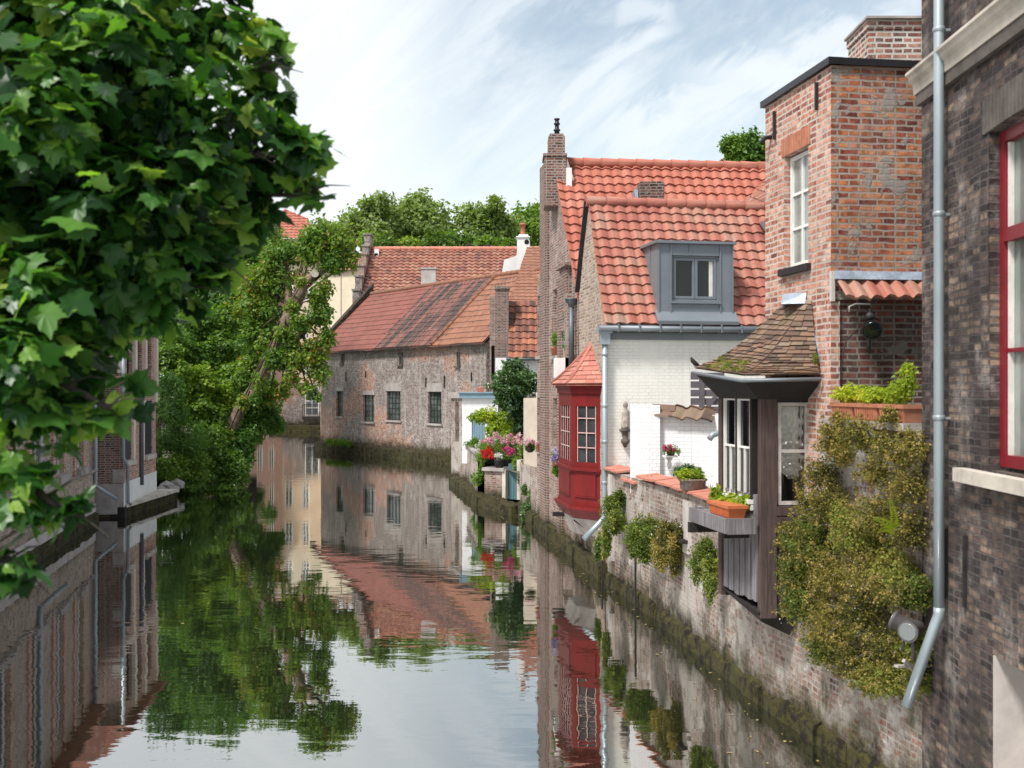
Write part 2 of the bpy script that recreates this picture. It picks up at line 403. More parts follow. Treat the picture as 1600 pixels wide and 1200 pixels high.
def glassmat(name, col=(0.02, 0.025, 0.03), clear=0.0, rough=0.03, var=0.0, spec=1.0):
    """window pane: clear > 0 lets you see in; old glass is slightly wavy"""
    m, nt, p = newmat(name); g = NT(nt); pos = g.pos()
    if var:
        c = g.mix(g.mr(g.noise(pos, 1.7, 3, 0.5), 0.35, 0.65), col, tuple(min(1, x+var) for x in col)); g.l(c, p.inputs['Base Color'])
    else: p.inputs['Base Color'].default_value = (*col, 1)
    p.inputs['Roughness'].default_value = rough; p.inputs['IOR'].default_value = 1.6; p.inputs['Specular IOR Level'].default_value = spec
    g.l(g.bump(g.noise(pos, 5, 2, 0.5), 0.12, 0.01), p.inputs['Normal'])
    if clear:
        out = [n for n in nt.nodes if n.type == 'OUTPUT_MATERIAL'][0]
        tr = g.n('ShaderNodeBsdfTransparent'); tr.inputs[0].default_value = (0.9, 0.93, 0.92, 1)
        gl = g.n('ShaderNodeBsdfGlossy'); gl.inputs['Roughness'].default_value = 0.02; gl.inputs[0].default_value = (1, 1, 1, 1)
        f = g.n('ShaderNodeFresnel'); f.inputs[0].default_value = 1.5
        mx = g.n('ShaderNodeMixShader'); g.l(g.math('ADD', f.outputs[0], 0.02, clamp=True), mx.inputs[0])
        g.l(tr.outputs[0], mx.inputs[1]); g.l(gl.outputs[0], mx.inputs[2]); g.l(mx.outputs[0], out.inputs[0])
    return m

M = {}
M['brick_red'] = brick('old_orange_brick', [(0.14, 0.035, 0.028), (0.26, 0.06, 0.04), (0.40, 0.12, 0.05), (0.52, 0.19, 0.08), (0.55, 0.24, 0.12), (0.46, 0.20, 0.14)], (0.40, 0.34, 0.29), wear=0.12, patch=(0.33, 0.31, 0.28), patch_amt=0.40, patch_sc=2.6, cvar=0.75, smear=0.3, streak=0.15, soot=0.3, grime=(0.10, 0.05, 0.04), distort=1.5)
M['brick_pink'] = brick('pale_pink_brick', [(0.26, 0.08, 0.06), (0.46, 0.17, 0.11), (0.54, 0.24, 0.16), (0.62, 0.34, 0.25), (0.64, 0.42, 0.33)], (0.56, 0.48, 0.42), wear=0.32, white=0.15, cvar=0.7, smear=0.35, distort=1.4, streak=0.12)
M['brick_dkred'] = brick('dark_red_brick', [(0.04, 0.022, 0.02), (0.11, 0.035, 0.03), (0.19, 0.045, 0.035), (0.09, 0.06, 0.055), (0.22, 0.08, 0.055)], (0.27, 0.24, 0.21), wear=0.35, soot=0.3, patch=(0.28, 0.25, 0.22), patch_amt=0.36, patch_sc=2.2, bump=1.0, cvar=0.5, smear=0.3)
M['brick_black'] = brick('sooty_grey_brick', [(0.028, 0.022, 0.023), (0.06, 0.045, 0.045), (0.12, 0.085, 0.08), (0.22, 0.15, 0.12), (0.34, 0.25, 0.18)], (0.15, 0.125, 0.115), wear=0.3, soot=0.62, white=0.34, bh=0.062, ms=0.010, streak=0.22, bump=1.6, grime=(0.024, 0.021, 0.022), moss=0.3, moss_z=0.3, smear=0.35, distort=1.5)
M['brick_wharf'] = brick('grey_purple_brick', [(0.088, 0.06, 0.06), (0.168, 0.112, 0.104), (0.224, 0.16, 0.148), (0.304, 0.24, 0.216), (0.224, 0.2, 0.196)], (0.315, 0.281, 0.255), wear=0.6, white=0.5, streak=0.5, speck=0.6, moss=0.9, moss_z=0.75, bw=0.24, bh=0.075, grime=(0.10, 0.085, 0.08),
                          zone=([(0.34, 0.11, 0.05), (0.50, 0.18, 0.085), (0.58, 0.26, 0.13), (0.54, 0.32, 0.20)], 0.30, 0.50, 0.60))
M['brick_quay'] = brick('weathered_quay_brick', [(0.098, 0.049, 0.041), (0.213, 0.098, 0.074), (0.295, 0.131, 0.098), (0.344, 0.197, 0.148), (0.262, 0.197, 0.156)], (0.357, 0.323, 0.281), wear=0.75, white=0.85, streak=0.45, speck=0.35, patch=(0.46, 0.42, 0.38), patch_amt=0.52, patch_sc=0.9, moss=1.0, moss_z=0.36, algae=0.45, grime=(0.055, 0.045, 0.03), distort=1.6)
M['brick_gable'] = brick('brown_red_brick', [(0.12, 0.052, 0.04), (0.232, 0.104, 0.08), (0.296, 0.152, 0.112), (0.344, 0.216, 0.168), (0.36, 0.264, 0.224)], (0.377, 0.336, 0.303), wear=0.4, white=0.35, streak=0.2, moss=1.0, moss_z=0.4, algae=0.3)
M['brick_tan'] = brick('tan_brick', [(0.2, 0.12, 0.08), (0.33, 0.22, 0.15), (0.42, 0.3, 0.21), (0.5, 0.38, 0.28), (0.46, 0.38, 0.31)], (0.469, 0.418, 0.367), wear=0.45, white=0.3, streak=0.15, moss=1.0, moss_z=0.45)
M['brick_chim'] = brick('chimney_brick', [(0.07, 0.045, 0.04), (0.22, 0.08, 0.06), (0.16, 0.10, 0.08), (0.38, 0.13, 0.10), (0.42, 0.25, 0.18)], (0.62, 0.57, 0.52), wear=0.08, ms=0.016, bh=0.075)
M['brick_brown'] = brick('old_brown_brick', [(0.072, 0.04, 0.032), (0.16, 0.068, 0.052), (0.224, 0.096, 0.072), (0.288, 0.16, 0.12)], (0.336, 0.296, 0.264), wear=0.2, moss=0.8, moss_z=0.4, ms=0.014)
M['brick_white'] = brick('white_painted_brick', [(0.84, 0.82, 0.76), (0.86, 0.84, 0.78), (0.85, 0.83, 0.77)], (0.83, 0.81, 0.75), wear=0.0, bump=0.28, ms=0.006, cvar=0.06, smear=0.05, grime=(0.50, 0.47, 0.41), streak=0.22)
M['limewash'] = brick('lime_washed_brick', [(0.82, 0.82, 0.83), (0.85, 0.85, 0.86), (0.83, 0.83, 0.84)], (0.80, 0.80, 0.81), wear=0.0, bump=0.35, ms=0.006, cvar=0.06, smear=0.05, grime=(0.50, 0.48, 0.46), streak=0.18)
M['render_tan'] = plain('tan_render', (0.56, 0.48, 0.40), 0.9, 0.12, 1.5, dirt=(0.30, 0.26, 0.21), dirt_amt=0.5)
M['cream'] = plain('cream_render', (0.66, 0.57, 0.43), 0.9, 0.06, 1.0, dirt=(0.45, 0.38, 0.28), dirt_amt=0.3)
M['stone'] = plain('grey_stone', (0.36, 0.33, 0.31), 0.85, 0.2, 3, bump=0.5, dirt=(0.16, 0.14, 0.12), dirt_amt=0.5)
M['stone_pale'] = plain('pale_stone', (0.55, 0.50, 0.43), 0.85, 0.15, 3, bump=0.4, dirt=(0.20, 0.17, 0.15), dirt_amt=0.6)
M['stone_dark'] = plain('dark_stone', (0.10, 0.085, 0.075), 0.9, 0.3, 4, bump=0.6)
M['moss_stone'] = brick('mossy_stone', [(0.03, 0.023, 0.018), (0.06, 0.046, 0.034), (0.12, 0.09, 0.065)], (0.05, 0.04, 0.03), bw=0.35, bh=0.12, wear=0.7, moss=1.0, moss_z=0.6, algae=0.9, bump=2.0, distort=3.0)
M['plaster_white'] = plain('white_plaster', (0.78, 0.77, 0.75), 0.85, 0.05, 2, bump=0.2, dirt=(0.5, 0.47, 0.43), dirt_amt=0.25)
M['plaster_dirty'] = plain('stained_plaster', (0.50, 0.46, 0.43), 0.9, 0.15, 2, bump=0.5, dirt=(0.22, 0.19, 0.17), dirt_amt=0.6)
M['tile_orange'] = tile('orange_pantile', [(0.296, 0.079, 0.05), (0.385, 0.115, 0.072), (0.429, 0.151, 0.101), (0.458, 0.202, 0.144)], stain_amt=0.2, edge=0.35, per=0.5)
M['tile_house'] = tile('weathered_red_pantile', [(0.229, 0.074, 0.059), (0.328, 0.104, 0.074), (0.386, 0.14, 0.096), (0.371, 0.192, 0.14), (0.315, 0.229, 0.177)], stain_amt=0.3, edge=0.45, lichen=0.15, stain=(0.12, 0.08, 0.06), per=0.5)
M['tile_far'] = tile('old_red_pantile', [(0.077, 0.044, 0.033), (0.253, 0.087, 0.056), (0.323, 0.127, 0.081), (0.352, 0.183, 0.114)], stain_amt=0.4, lichen=0.4, edge=0.6, stain=(0.09, 0.07, 0.065))
M['tile_flat'] = tile('smooth_red_tile', [(0.173, 0.049, 0.037), (0.214, 0.066, 0.047), (0.243, 0.078, 0.057)], stain_amt=0.12, edge=0.45)
M['tile_mott'] = tile('mottled_dark_tile', [(0.03, 0.024, 0.023), (0.075, 0.042, 0.036), (0.17, 0.065, 0.05), (0.28, 0.105, 0.075), (0.22, 0.15, 0.13)], stain_amt=0.75, per=1.0, lichen=0.12, stain=(0.035, 0.03, 0.03), vs=0.3, bias=0.36)
M['tile_amber'] = tile('amber_tile', [(0.211, 0.082, 0.046), (0.267, 0.112, 0.064), (0.31, 0.134, 0.079)], stain_amt=0.35, edge=0.5)
M['tile_brown'] = tile('mossy_brown_plain_tile', [(0.043, 0.03, 0.024), (0.111, 0.064, 0.043), (0.17, 0.098, 0.064), (0.23, 0.128, 0.076), (0.204, 0.17, 0.128)], stain_amt=0.35, per=1.0, moss=0.45, lichen=0.15)
M['tile_oriel'] = tile('pink_red_slab_tile', [(0.357, 0.119, 0.085), (0.442, 0.162, 0.119), (0.51, 0.23, 0.178)], stain_amt=0.12, per=0.9)
M['tile_dark'] = tile('dark_red_pantile', [(0.079, 0.044, 0.032), (0.158, 0.061, 0.043), (0.284, 0.103, 0.065), (0.434, 0.164, 0.079)], stain_amt=0.35, per=0.8, edge=0.4)
M['clay'] = plain('terracotta', (0.42, 0.16, 0.09), 0.8, 0.2, 8, dirt=(0.25, 0.17, 0.12), dirt_amt=0.4)
M['clay_cop'] = plain('red_coping_tile', (0.50, 0.19, 0.13), 0.8, 0.15, 5, dirt=(0.28, 0.2, 0.16), dirt_amt=0.5, bump=0.3)
M['zinc'] = plain('zinc_sheet', (0.20, 0.225, 0.25), 0.5, 0.06, 2, metal=0.3, bump=0.03, dirt=(0.14, 0.155, 0.17), dirt_amt=0.3)
M['zinc_pipe'] = plain('zinc_pipe', (0.34, 0.40, 0.43), 0.42, 0.1, 3, metal=0.35, bump=0.05, streaks=True, dirt=(0.22, 0.26, 0.28), dirt_amt=0.4)
M['zinc_dark'] = plain('dark_zinc', (0.11, 0.13, 0.145), 0.5, 0.1, 3, metal=0.3, bump=0.04)
M['lead'] = plain('lead_flashing', (0.36, 0.42, 0.50), 0.45, 0.25, 10, metal=0.5, bump=0.8, dirt=(0.6, 0.63, 0.66), dirt_amt=0.6)
M['iron'] = plain('dark_iron', (0.035, 0.03, 0.03), 0.6, 0.3, 10, metal=0.4)
M['black_metal'] = plain('black_edge_metal', (0.03, 0.03, 0.035), 0.45, 0.2, 3, metal=0.4, bump=0.05)
M['red_paint'] = plain('dark_red_paint', (0.17, 0.011, 0.012), 0.45, 0.16, 7, bump=0.12, streaks=True, dirt=(0.10, 0.022, 0.018), dirt_amt=0.5)
M['red_frame'] = plain('crimson_frame_paint', (0.20, 0.012, 0.02), 0.4, 0.08, 4, bump=0.05)
M['white_paint'] = plain('white_paint', (0.75, 0.74, 0.71), 0.55, 0.05, 6, bump=0.1, dirt=(0.5, 0.47, 0.42), dirt_amt=0.3)
M['worn_white'] = plain('peeling_white_paint', (0.50, 0.48, 0.45), 0.7, 0.2, 12, bump=0.3, dirt=(0.16, 0.13, 0.12), dirt_amt=0.6)
M['blue_paint'] = plain('pale_blue_paint', (0.20, 0.32, 0.39), 0.55, 0.1, 4, bump=0.1)
M['teal_paint'] = plain('teal_paint', (0.07, 0.16, 0.18), 0.6, 0.15, 4, bump=0.2, streaks=True)
M['navy_paint'] = plain('dark_blue_shutter_paint', (0.012, 0.022, 0.045), 0.4, 0.1, 4, bump=0.1)
M['green_black'] = plain('black_green_frame_paint', (0.018, 0.028, 0.028), 0.5, 0.1, 4, bump=0.1)
M['grey_slat'] = plain('grey_purple_slat_paint', (0.10, 0.085, 0.10), 0.6, 0.15, 6)
M['timber'] = wood('dark_brown_timber', (0.045, 0.028, 0.026), (0.115, 0.075, 0.068))
M['timber_black'] = wood('blackened_timber', (0.010, 0.007, 0.007), (0.028, 0.020, 0.018))
M['board_grey'] = wood('silver_grey_boards', (0.10, 0.09, 0.10), (0.27, 0.25, 0.26))
M['bark'] = plain('plane_tree_bark', (0.19, 0.14, 0.10), 0.95, 0.5, 4, bump=1.0, dirt=(0.045, 0.035, 0.025), dirt_amt=0.9)
M['pilaster'] = plain('pale_peach_stone', (0.70, 0.58, 0.49), 0.9, 0.12, 2, dirt=(0.40, 0.32, 0.27), dirt_amt=0.4)
M['bark_dark'] = plain('dark_bark', (0.045, 0.035, 0.028), 0.9, 0.3, 6, bump=0.6)
M['stalk'] = plain('green_stalk', (0.12, 0.17, 0.05), 0.7, 0.2, 8)
M['glass'] = glassmat('window_glass', (0.025, 0.03, 0.035), var=0.03)
M['glass_dark'] = glassmat('dark_window_glass', (0.008, 0.010, 0.012), spec=0.35)
M['glass_pale'] = glassmat('pale_window_glass', (0.16, 0.19, 0.17), var=0.12)
M['glass_leaded'] = glassmat('leaded_glass', (0.035, 0.05, 0.045), var=0.10)
M['glass_clear'] = glassmat('clear_glass', clear=1.0)
M['curtain'] = plain('grey_linen', (0.86, 0.84, 0.80), 0.9, 0.08, 8, bump=0.3)
M['lace'] = plain('white_lace', (0.65, 0.64, 0.6), 0.9, 0.1, 8)
M['unlit_black'] = plain('unlit_near_black', (0.015, 0.013, 0.012), 0.9, 0.2, 4)
M['lens'] = glassmat('lamp_lens', (0.20, 0.22, 0.22), rough=0.15)
M['lamp_grey'] = plain('weathered_lamp_housing', (0.12, 0.11, 0.11), 0.6, 0.2, 8, metal=0.3)
M['wicker'] = plain('grey_wicker', (0.20, 0.17, 0.15), 0.9, 0.3, 25, bump=1.0)
M['soil'] = plain('soil', (0.05, 0.035, 0.025), 0.95, 0.3, 10)
M['ground'] = plain('earth_and_grass', (0.10, 0.10, 0.06), 0.95, 0.3, 0.5)
M['paving'] = plain('courtyard_paving', (0.30, 0.27, 0.25), 0.9, 0.2, 2)
M['statue'] = plain('weathered_statue_stone', (0.42, 0.37, 0.32), 0.9, 0.3, 14, bump=0.9, dirt=(0.14, 0.11, 0.10), dirt_amt=0.7)
M['leaf_maple'] = leafmat('maple_leaf', [(0.007, 0.025, 0.008), (0.014, 0.052, 0.014), (0.035, 0.115, 0.025), (0.10, 0.245, 0.045), (0.25, 0.42, 0.075), (0.44, 0.50, 0.13)], 0.42, 0.36, 0.4)  # darkest and brightest greens stand in for shaded inner and sunlit leaves
M['putty'] = plain('aged_glazing_putty', (0.52, 0.38, 0.35), 0.7, 0.15, 12)
M['leaf_dark'] = leafmat('dense_green_leaf', [(0.022, 0.065, 0.016), (0.045, 0.115, 0.022), (0.085, 0.18, 0.032), (0.15, 0.26, 0.045)], 0.35)
M['leaf_mid'] = leafmat('mid_green_leaf', [(0.045, 0.105, 0.02), (0.085, 0.17, 0.028), (0.15, 0.25, 0.04), (0.24, 0.34, 0.06)], 0.4)
M['leaf_bright'] = leafmat('bright_green_leaf', [(0.05, 0.10, 0.018), (0.10, 0.18, 0.025), (0.19, 0.29, 0.035), (0.30, 0.38, 0.05)], 0.4)
M['leaf_far'] = leafmat('far_tree_leaf', [(0.08, 0.125, 0.04), (0.13, 0.19, 0.055), (0.20, 0.27, 0.08), (0.28, 0.35, 0.12)], 0.4)
M['leaf_autumn'] = leafmat('turning_leaf', [(0.035, 0.09, 0.018), (0.075, 0.16, 0.025), (0.14, 0.24, 0.035), (0.20, 0.28, 0.04), (0.40, 0.17, 0.035)], 0.4)
M['leaf_shrub'] = leafmat('dry_shrub_leaf', [(0.03, 0.034, 0.014), (0.085, 0.085, 0.024), (0.16, 0.15, 0.038), (0.27, 0.23, 0.06), (0.42, 0.30, 0.10), (0.50, 0.36, 0.17)], 0.3, 0.7, 0.15)
M['leaf_shrub_green'] = leafmat('green_shrub_leaf', [(0.025, 0.05, 0.014), (0.06, 0.10, 0.02), (0.12, 0.17, 0.03), (0.20, 0.24, 0.045), (0.33, 0.31, 0.08)], 0.3, 0.6, 0.2)
M['leaf_lime'] = leafmat('lime_green_leaf', [(0.14, 0.22, 0.02), (0.26, 0.34, 0.03), (0.40, 0.46, 0.04), (0.55, 0.50, 0.06)], 0.4)
M['leaf_ivy'] = leafmat('ivy_leaf', [(0.012, 0.04, 0.014), (0.03, 0.075, 0.022), (0.06, 0.13, 0.03), (0.12, 0.19, 0.06)], 0.2, 0.35, 0.5)
M['petal_pink'] = leafmat('pink_petal', [(0.50, 0.14, 0.22), (0.62, 0.26, 0.34), (0.72, 0.45, 0.50), (0.78, 0.66, 0.66)], 0.3, 0.7, 0.2, (1, 1, 1))
M['petal_red'] = leafmat('red_petal', [(0.45, 0.01, 0.02), (0.65, 0.03, 0.03), (0.75, 0.06, 0.06)], 0.3, 0.7, 0.2, (1, 1, 1))
M['petal_magenta'] = leafmat('magenta_petal', [(0.38, 0.02, 0.12), (0.55, 0.05, 0.2), (0.7, 0.2, 0.35)], 0.3, 0.7, 0.2, (1, 1, 1))
M['petal_violet'] = leafmat('violet_petal', [(0.18, 0.14, 0.42), (0.32, 0.28, 0.58), (0.65, 0.62, 0.75)], 0.3, 0.7, 0.2, (1, 1, 1))
M['petal_white'] = leafmat('white_petal', [(0.7, 0.7, 0.66), (0.8, 0.8, 0.76)], 0.3, 0.7, 0.2, (1, 1, 1))

def water_mat():
    m = bpy.data.materials.new('canal_water'); m.use_nodes = True; nt = m.node_tree; nt.nodes.clear(); g = NT(nt)
    out = g.n('ShaderNodeOutputMaterial'); d = g.n('ShaderNodeBsdfDiffuse'); gl = g.n('ShaderNodeBsdfGlossy'); mx = g.n('ShaderNodeMixShader')
    d.inputs[0].default_value = (0.012, 0.014, 0.008, 1); gl.inputs['Roughness'].default_value = 0.0; gl.inputs[0].default_value = (1.0, 1.0, 0.98, 1)
    pos = g.pos()
    a = g.noise(pos, 1.0, 2, 0.5, 0.3, scl=(0.9, 2.2, 1)); b = g.noise(pos, 1.0, 2, 0.55, 0.2, scl=(3.2, 8.0, 1))
    calm = g.mr(g.noise(pos, 0.10, 3, 0.5, scl=(1, 0.6, 1)), 0.36, 0.62, 0.25, 1.0)
    h = g.math('ADD', g.math('MULTIPLY', a, 0.9), g.math('MULTIPLY', b, 0.16))
    bp = g.n('ShaderNodeBump'); g.l(g.math('MULTIPLY', h, calm), bp.inputs['Height']); bp.inputs['Strength'].default_value = 1.0; bp.inputs['Distance'].default_value = 0.0060
    g.l(bp.outputs[0], gl.inputs['Normal'])
    f = g.n('ShaderNodeFresnel'); f.inputs[0].default_value = 1.9; g.l(bp.outputs[0], f.inputs['Normal'])
    fac = g.math('ADD', g.math('MULTIPLY', f.outputs[0], 0.64), 0.38, clamp=True)
    g.l(fac, mx.inputs[0]); g.l(d.outputs[0], mx.inputs[1]); g.l(gl.outputs[0], mx.inputs[2]); g.l(mx.outputs[0], out.inputs[0])
    return m
M['water'] = water_mat()

# ------------------------------------------------------------------ builders
def pantile(name, mat, parent, poly, pu=0.24, pv=0.26, amp=0.028, step=0.03, nu=8, lift=0.0):
    """a field of real curved tiles in courses, cut to a convex roof polygon (first edge = eave, left to right)"""
    P = [Vector(p) for p in poly]; u = (P[1]-P[0]).normalized(); n = u.cross(P[-1]-P[0]).normalized()
    if n.z < 0: n = -n
    v = n.cross(u).normalized()
    if v.z < 0: v = -v
    us = [(p-P[0]).dot(u) for p in P]; vs = [(p-P[0]).dot(v) for p in P]
    u0, u1, v1 = min(us), max(us), max(vs); nc = int(math.ceil((u1-u0)/pu)); nr = int(math.ceil(v1/pv))
    mb = MB(); mb.auto = False; bm = mb.bm; uvl = mb.uv
    prof = [(k/nu, amp*(math.sin(2*math.pi*(k/nu))*0.75+0.25*math.sin(4*math.pi*(k/nu)+0.6))) for k in range(nu)]
    rnd = random.Random(len(name)*7+nc)
    for r in range(nr):
        rows = []
        jr = [rnd.uniform(-0.006, 0.006) for _ in range(nc+1)]
        js = [rnd.uniform(-0.01, 0.01) for _ in range(nc+1)]
        for vv, hh in ((r*pv, step), ((r+1)*pv+0.004, 0.0)):
            row = []
            for c in range(nc):
                for t, a in prof:
                    x = u0+(c+t)*pu
                    row.append((bm.verts.new(P[0]+u*x+v*(vv+(js[c] if hh else 0))+n*(hh+a+lift+jr[c])), (x/pu, r+(0.02 if hh else 0.98))))
            rows.append(row)
        for k in range(len(rows[0])-1):
            q = (rows[0][k], rows[0][k+1], rows[1][k+1], rows[1][k])
            f = bm.faces.new([a[0] for a in q]); f.smooth = True
            fu = math.floor(rows[0][k][1][0]+1e-4)
            for l, a in zip(f.loops, q): l[uvl].uv = (min(a[1][0], fu+0.999), a[1][1])
        low = [(bm.verts.new(a[0].co-n*(step+0.004)), a[1]) for a in rows[0]]
        up2 = [(bm.verts.new(a[0].co), a[1]) for a in rows[0]]
        for k in range(len(low)-1):
            f = bm.faces.new((low[k][0], low[k+1][0], up2[k+1][0], up2[k][0]))
            for l in f.loops: l[uvl].uv = rows[0][k][1]
    cen = sum(P, Vector())/len(P)
    for a, b in zip(P, P[1:]+P[:1]):
        e = (b-a).normalized(); no = e.cross(n)
        if no.dot(cen-a) > 0: no = -no
        off = 0.06 if (a-P[0]).length < 1e-6 and (b-P[1]).length < 1e-6 else 0.0
        mb.cut(a+no*off, no)
    for vt in bm.verts:      # old roofs sag and their courses wander
        vt.co += n*(0.022*mnoise.noise(vt.co*0.7))+v*(0.012*mnoise.noise(vt.co*1.1+Vector((5, 0, 0))))
    bm.normal_update()
    me = bpy.data.meshes.new(name); bm.to_mesh(me); bm.free()
    return link_mesh(name, me, mat, parent)

def ridge(mb, a, b, r=0.11, seg=0.4, up=0.0):
    a = Vector(a); b = Vector(b); L = (b-a).length; n = max(1, int(L/seg)); d = (b-a)/n
    for i in range(n):
        p = a+d*i; q = p+d*1.06; mb.tube([p+Vector((0, 0, up)), p.lerp(q, 0.9)+Vector((0, 0, up)), q+Vector((0, 0, up))], [r*1.12, r*0.95, r*0.95], n=10)

def slabtiles(name, mat, parent, S, rows, width, thick=0.014, tw=0.16, seed=1, lap=1.25, jit=0.012):
    """flat tiles laid one by one on a surface S(u, v); width(v) is its width in metres there"""
    rnd = random.Random(seed); mb = MB(); mb.auto = False; bm = mb.bm
    for r in range(rows):
        v0, v1 = r/rows, min(1.0, (r+lap)/rows); w = max(width((v0+v1)/2), 0.05); n = max(1, int(round(w/tw))); off = 0.5*(r % 2)/n
        for c in range(-1, n+1):
            u0 = max(0.0, c/n+off); u1 = min(1.0, (c+1)/n+off-0.006/w)
            if u1-u0 < 0.15/n: continue
            a, b, cc, d = S(u0, v0), S(u1, v0), S(u1, v1), S(u0, v1)
            nn = (b-a).cross(d-a)
            if nn.length < 1e-9: continue
            nn.normalize()
            dn = ((d-a).normalized())*rnd.uniform(-jit, jit)
            h = thick*rnd.uniform(0.8, 1.5); base = 0.012
            A = [a+dn-nn*0.0+nn*(base), b+dn+nn*(base+rnd.uniform(0, 0.006)), cc+nn*0.0, d+nn*0.0]
            T = [A[0]+nn*h, A[1]+nn*h, A[2]+nn*h*0.6, A[3]+nn*h*0.6]
            vs = [bm.verts.new(p) for p in A+T]; uv = (c+0.5, r+0.5)
            for i in [(3, 2, 1, 0), (4, 5, 6, 7), (0, 1, 5, 4), (1, 2, 6, 5), (2, 3, 7, 6), (3, 0, 4, 7)]:
                f = bm.faces.new([vs[k] for k in i])
                for l in f.loops: l[mb.uv].uv = uv
    bm.normal_update(); me = bpy.data.meshes.new(name); bm.to_mesh(me); bm.free(); return link_mesh(name, me, mat, parent)

def window(parent, F, a, b, c, d, cols=2, rows=2, o=-0.08, fw=0.05, mw=0.022, mat='white_paint', glass='glass', name='window', split=None, depth=0.05, curtain=None, label=None):
    """a window in an opening: frame and bars, pane as its sub-part"""
    mb = MB()
    mb.fb(F, a, a+fw, c, d, o-depth, o); mb.fb(F, b-fw, b, c, d, o-depth, o)
    mb.fb(F, a+fw, b-fw, c, c+fw, o-depth, o-0.002); mb.fb(F, a+fw, b-fw, d-fw, d, o-depth, o-0.002)
    ia, ib, ic, id_ = a+fw, b-fw, c+fw, d-fw
    zs = [ic+(id_-ic)*k/rows for k in range(1, rows)] if split is None else split
    for k in range(1, cols):
        x = ia+(ib-ia)*k/cols; w = mw*1.8 if (cols % 2 == 0 and k == cols//2 and cols > 2) else mw
        mb.fb(F, x-w/2, x+w/2, ic, id_, o-depth*0.8, o-0.006)
    for z in zs: mb.fb(F, ia, ib, z-mw/2, z+mw/2, o-depth*0.75, o-0.009)
    w = mb.build(name, M[mat], parent)
    if label: w['label'] = label
    g = MB(); g.open = True; g.face([F.P(ia, ic, o-depth*0.6), F.P(ib, ic, o-depth*0.6), F.P(ib, id_, o-depth*0.6), F.P(ia, id_, o-depth*0.6)])
    g.build('pane', M[glass], w)
    return w

LEAFT = {
    'rhomb': (np.array([[0, 0, 0], [0.38, 0.45, 0.06], [0, 1.0, -0.10], [-0.38, 0.45, 0.06]]), [(0, 1, 2), (0, 2, 3)]),
    'needle': (np.array([[0, 0, 0], [0.16, 0.5, 0.03], [0, 1.0, -0.06], [-0.16, 0.5, 0.03]]), [(0, 1, 2), (0, 2, 3)]),
    'petal': (np.array([[-0.4, 0, 0.0], [0.4, 0, 0.0], [0.45, 0.8, 0.12], [-0.45, 0.8, 0.12]]), [(0, 1, 2), (0, 2, 3)]),
    'ivy': (np.array([[0, 0, 0], [0.45, 0.15, 0.03], [0.30, 0.5, 0.02], [0, 1.0, -0.12], [-0.30, 0.5, 0.02], [-0.45, 0.15, 0.03]]), [(0, 1, 2), (0, 2, 3), (0, 3, 4), (0, 4, 5)]),
}
def _maple():
    half = [(0.0, 0.0), (0.12, -0.06), (0.30, -0.09), (0.34, 0.05), (0.56, 0.12), (0.50, 0.27), (0.64, 0.50), (0.43, 0.50), (0.31, 0.56), (0.24, 0.80), (0.12, 0.84), (0.0, 1.06)]
    pts = [(x, y) for x, y in half]+[(-x, y) for x, y in reversed(half[1:-1])]
    v = [(0, 0.33, 0.0)]+[(x, y, -0.22*(y-0.33)**2-0.10*abs(x)+(0.04 if 0 < i < 11 and i % 2 else 0)) for i, (x, y) in enumerate(pts)]
    n = len(pts); return np.array(v), [(0, 1+i, 1+(i+1) % n) for i in range(n)]
LEAFT['maple'] = _maple()

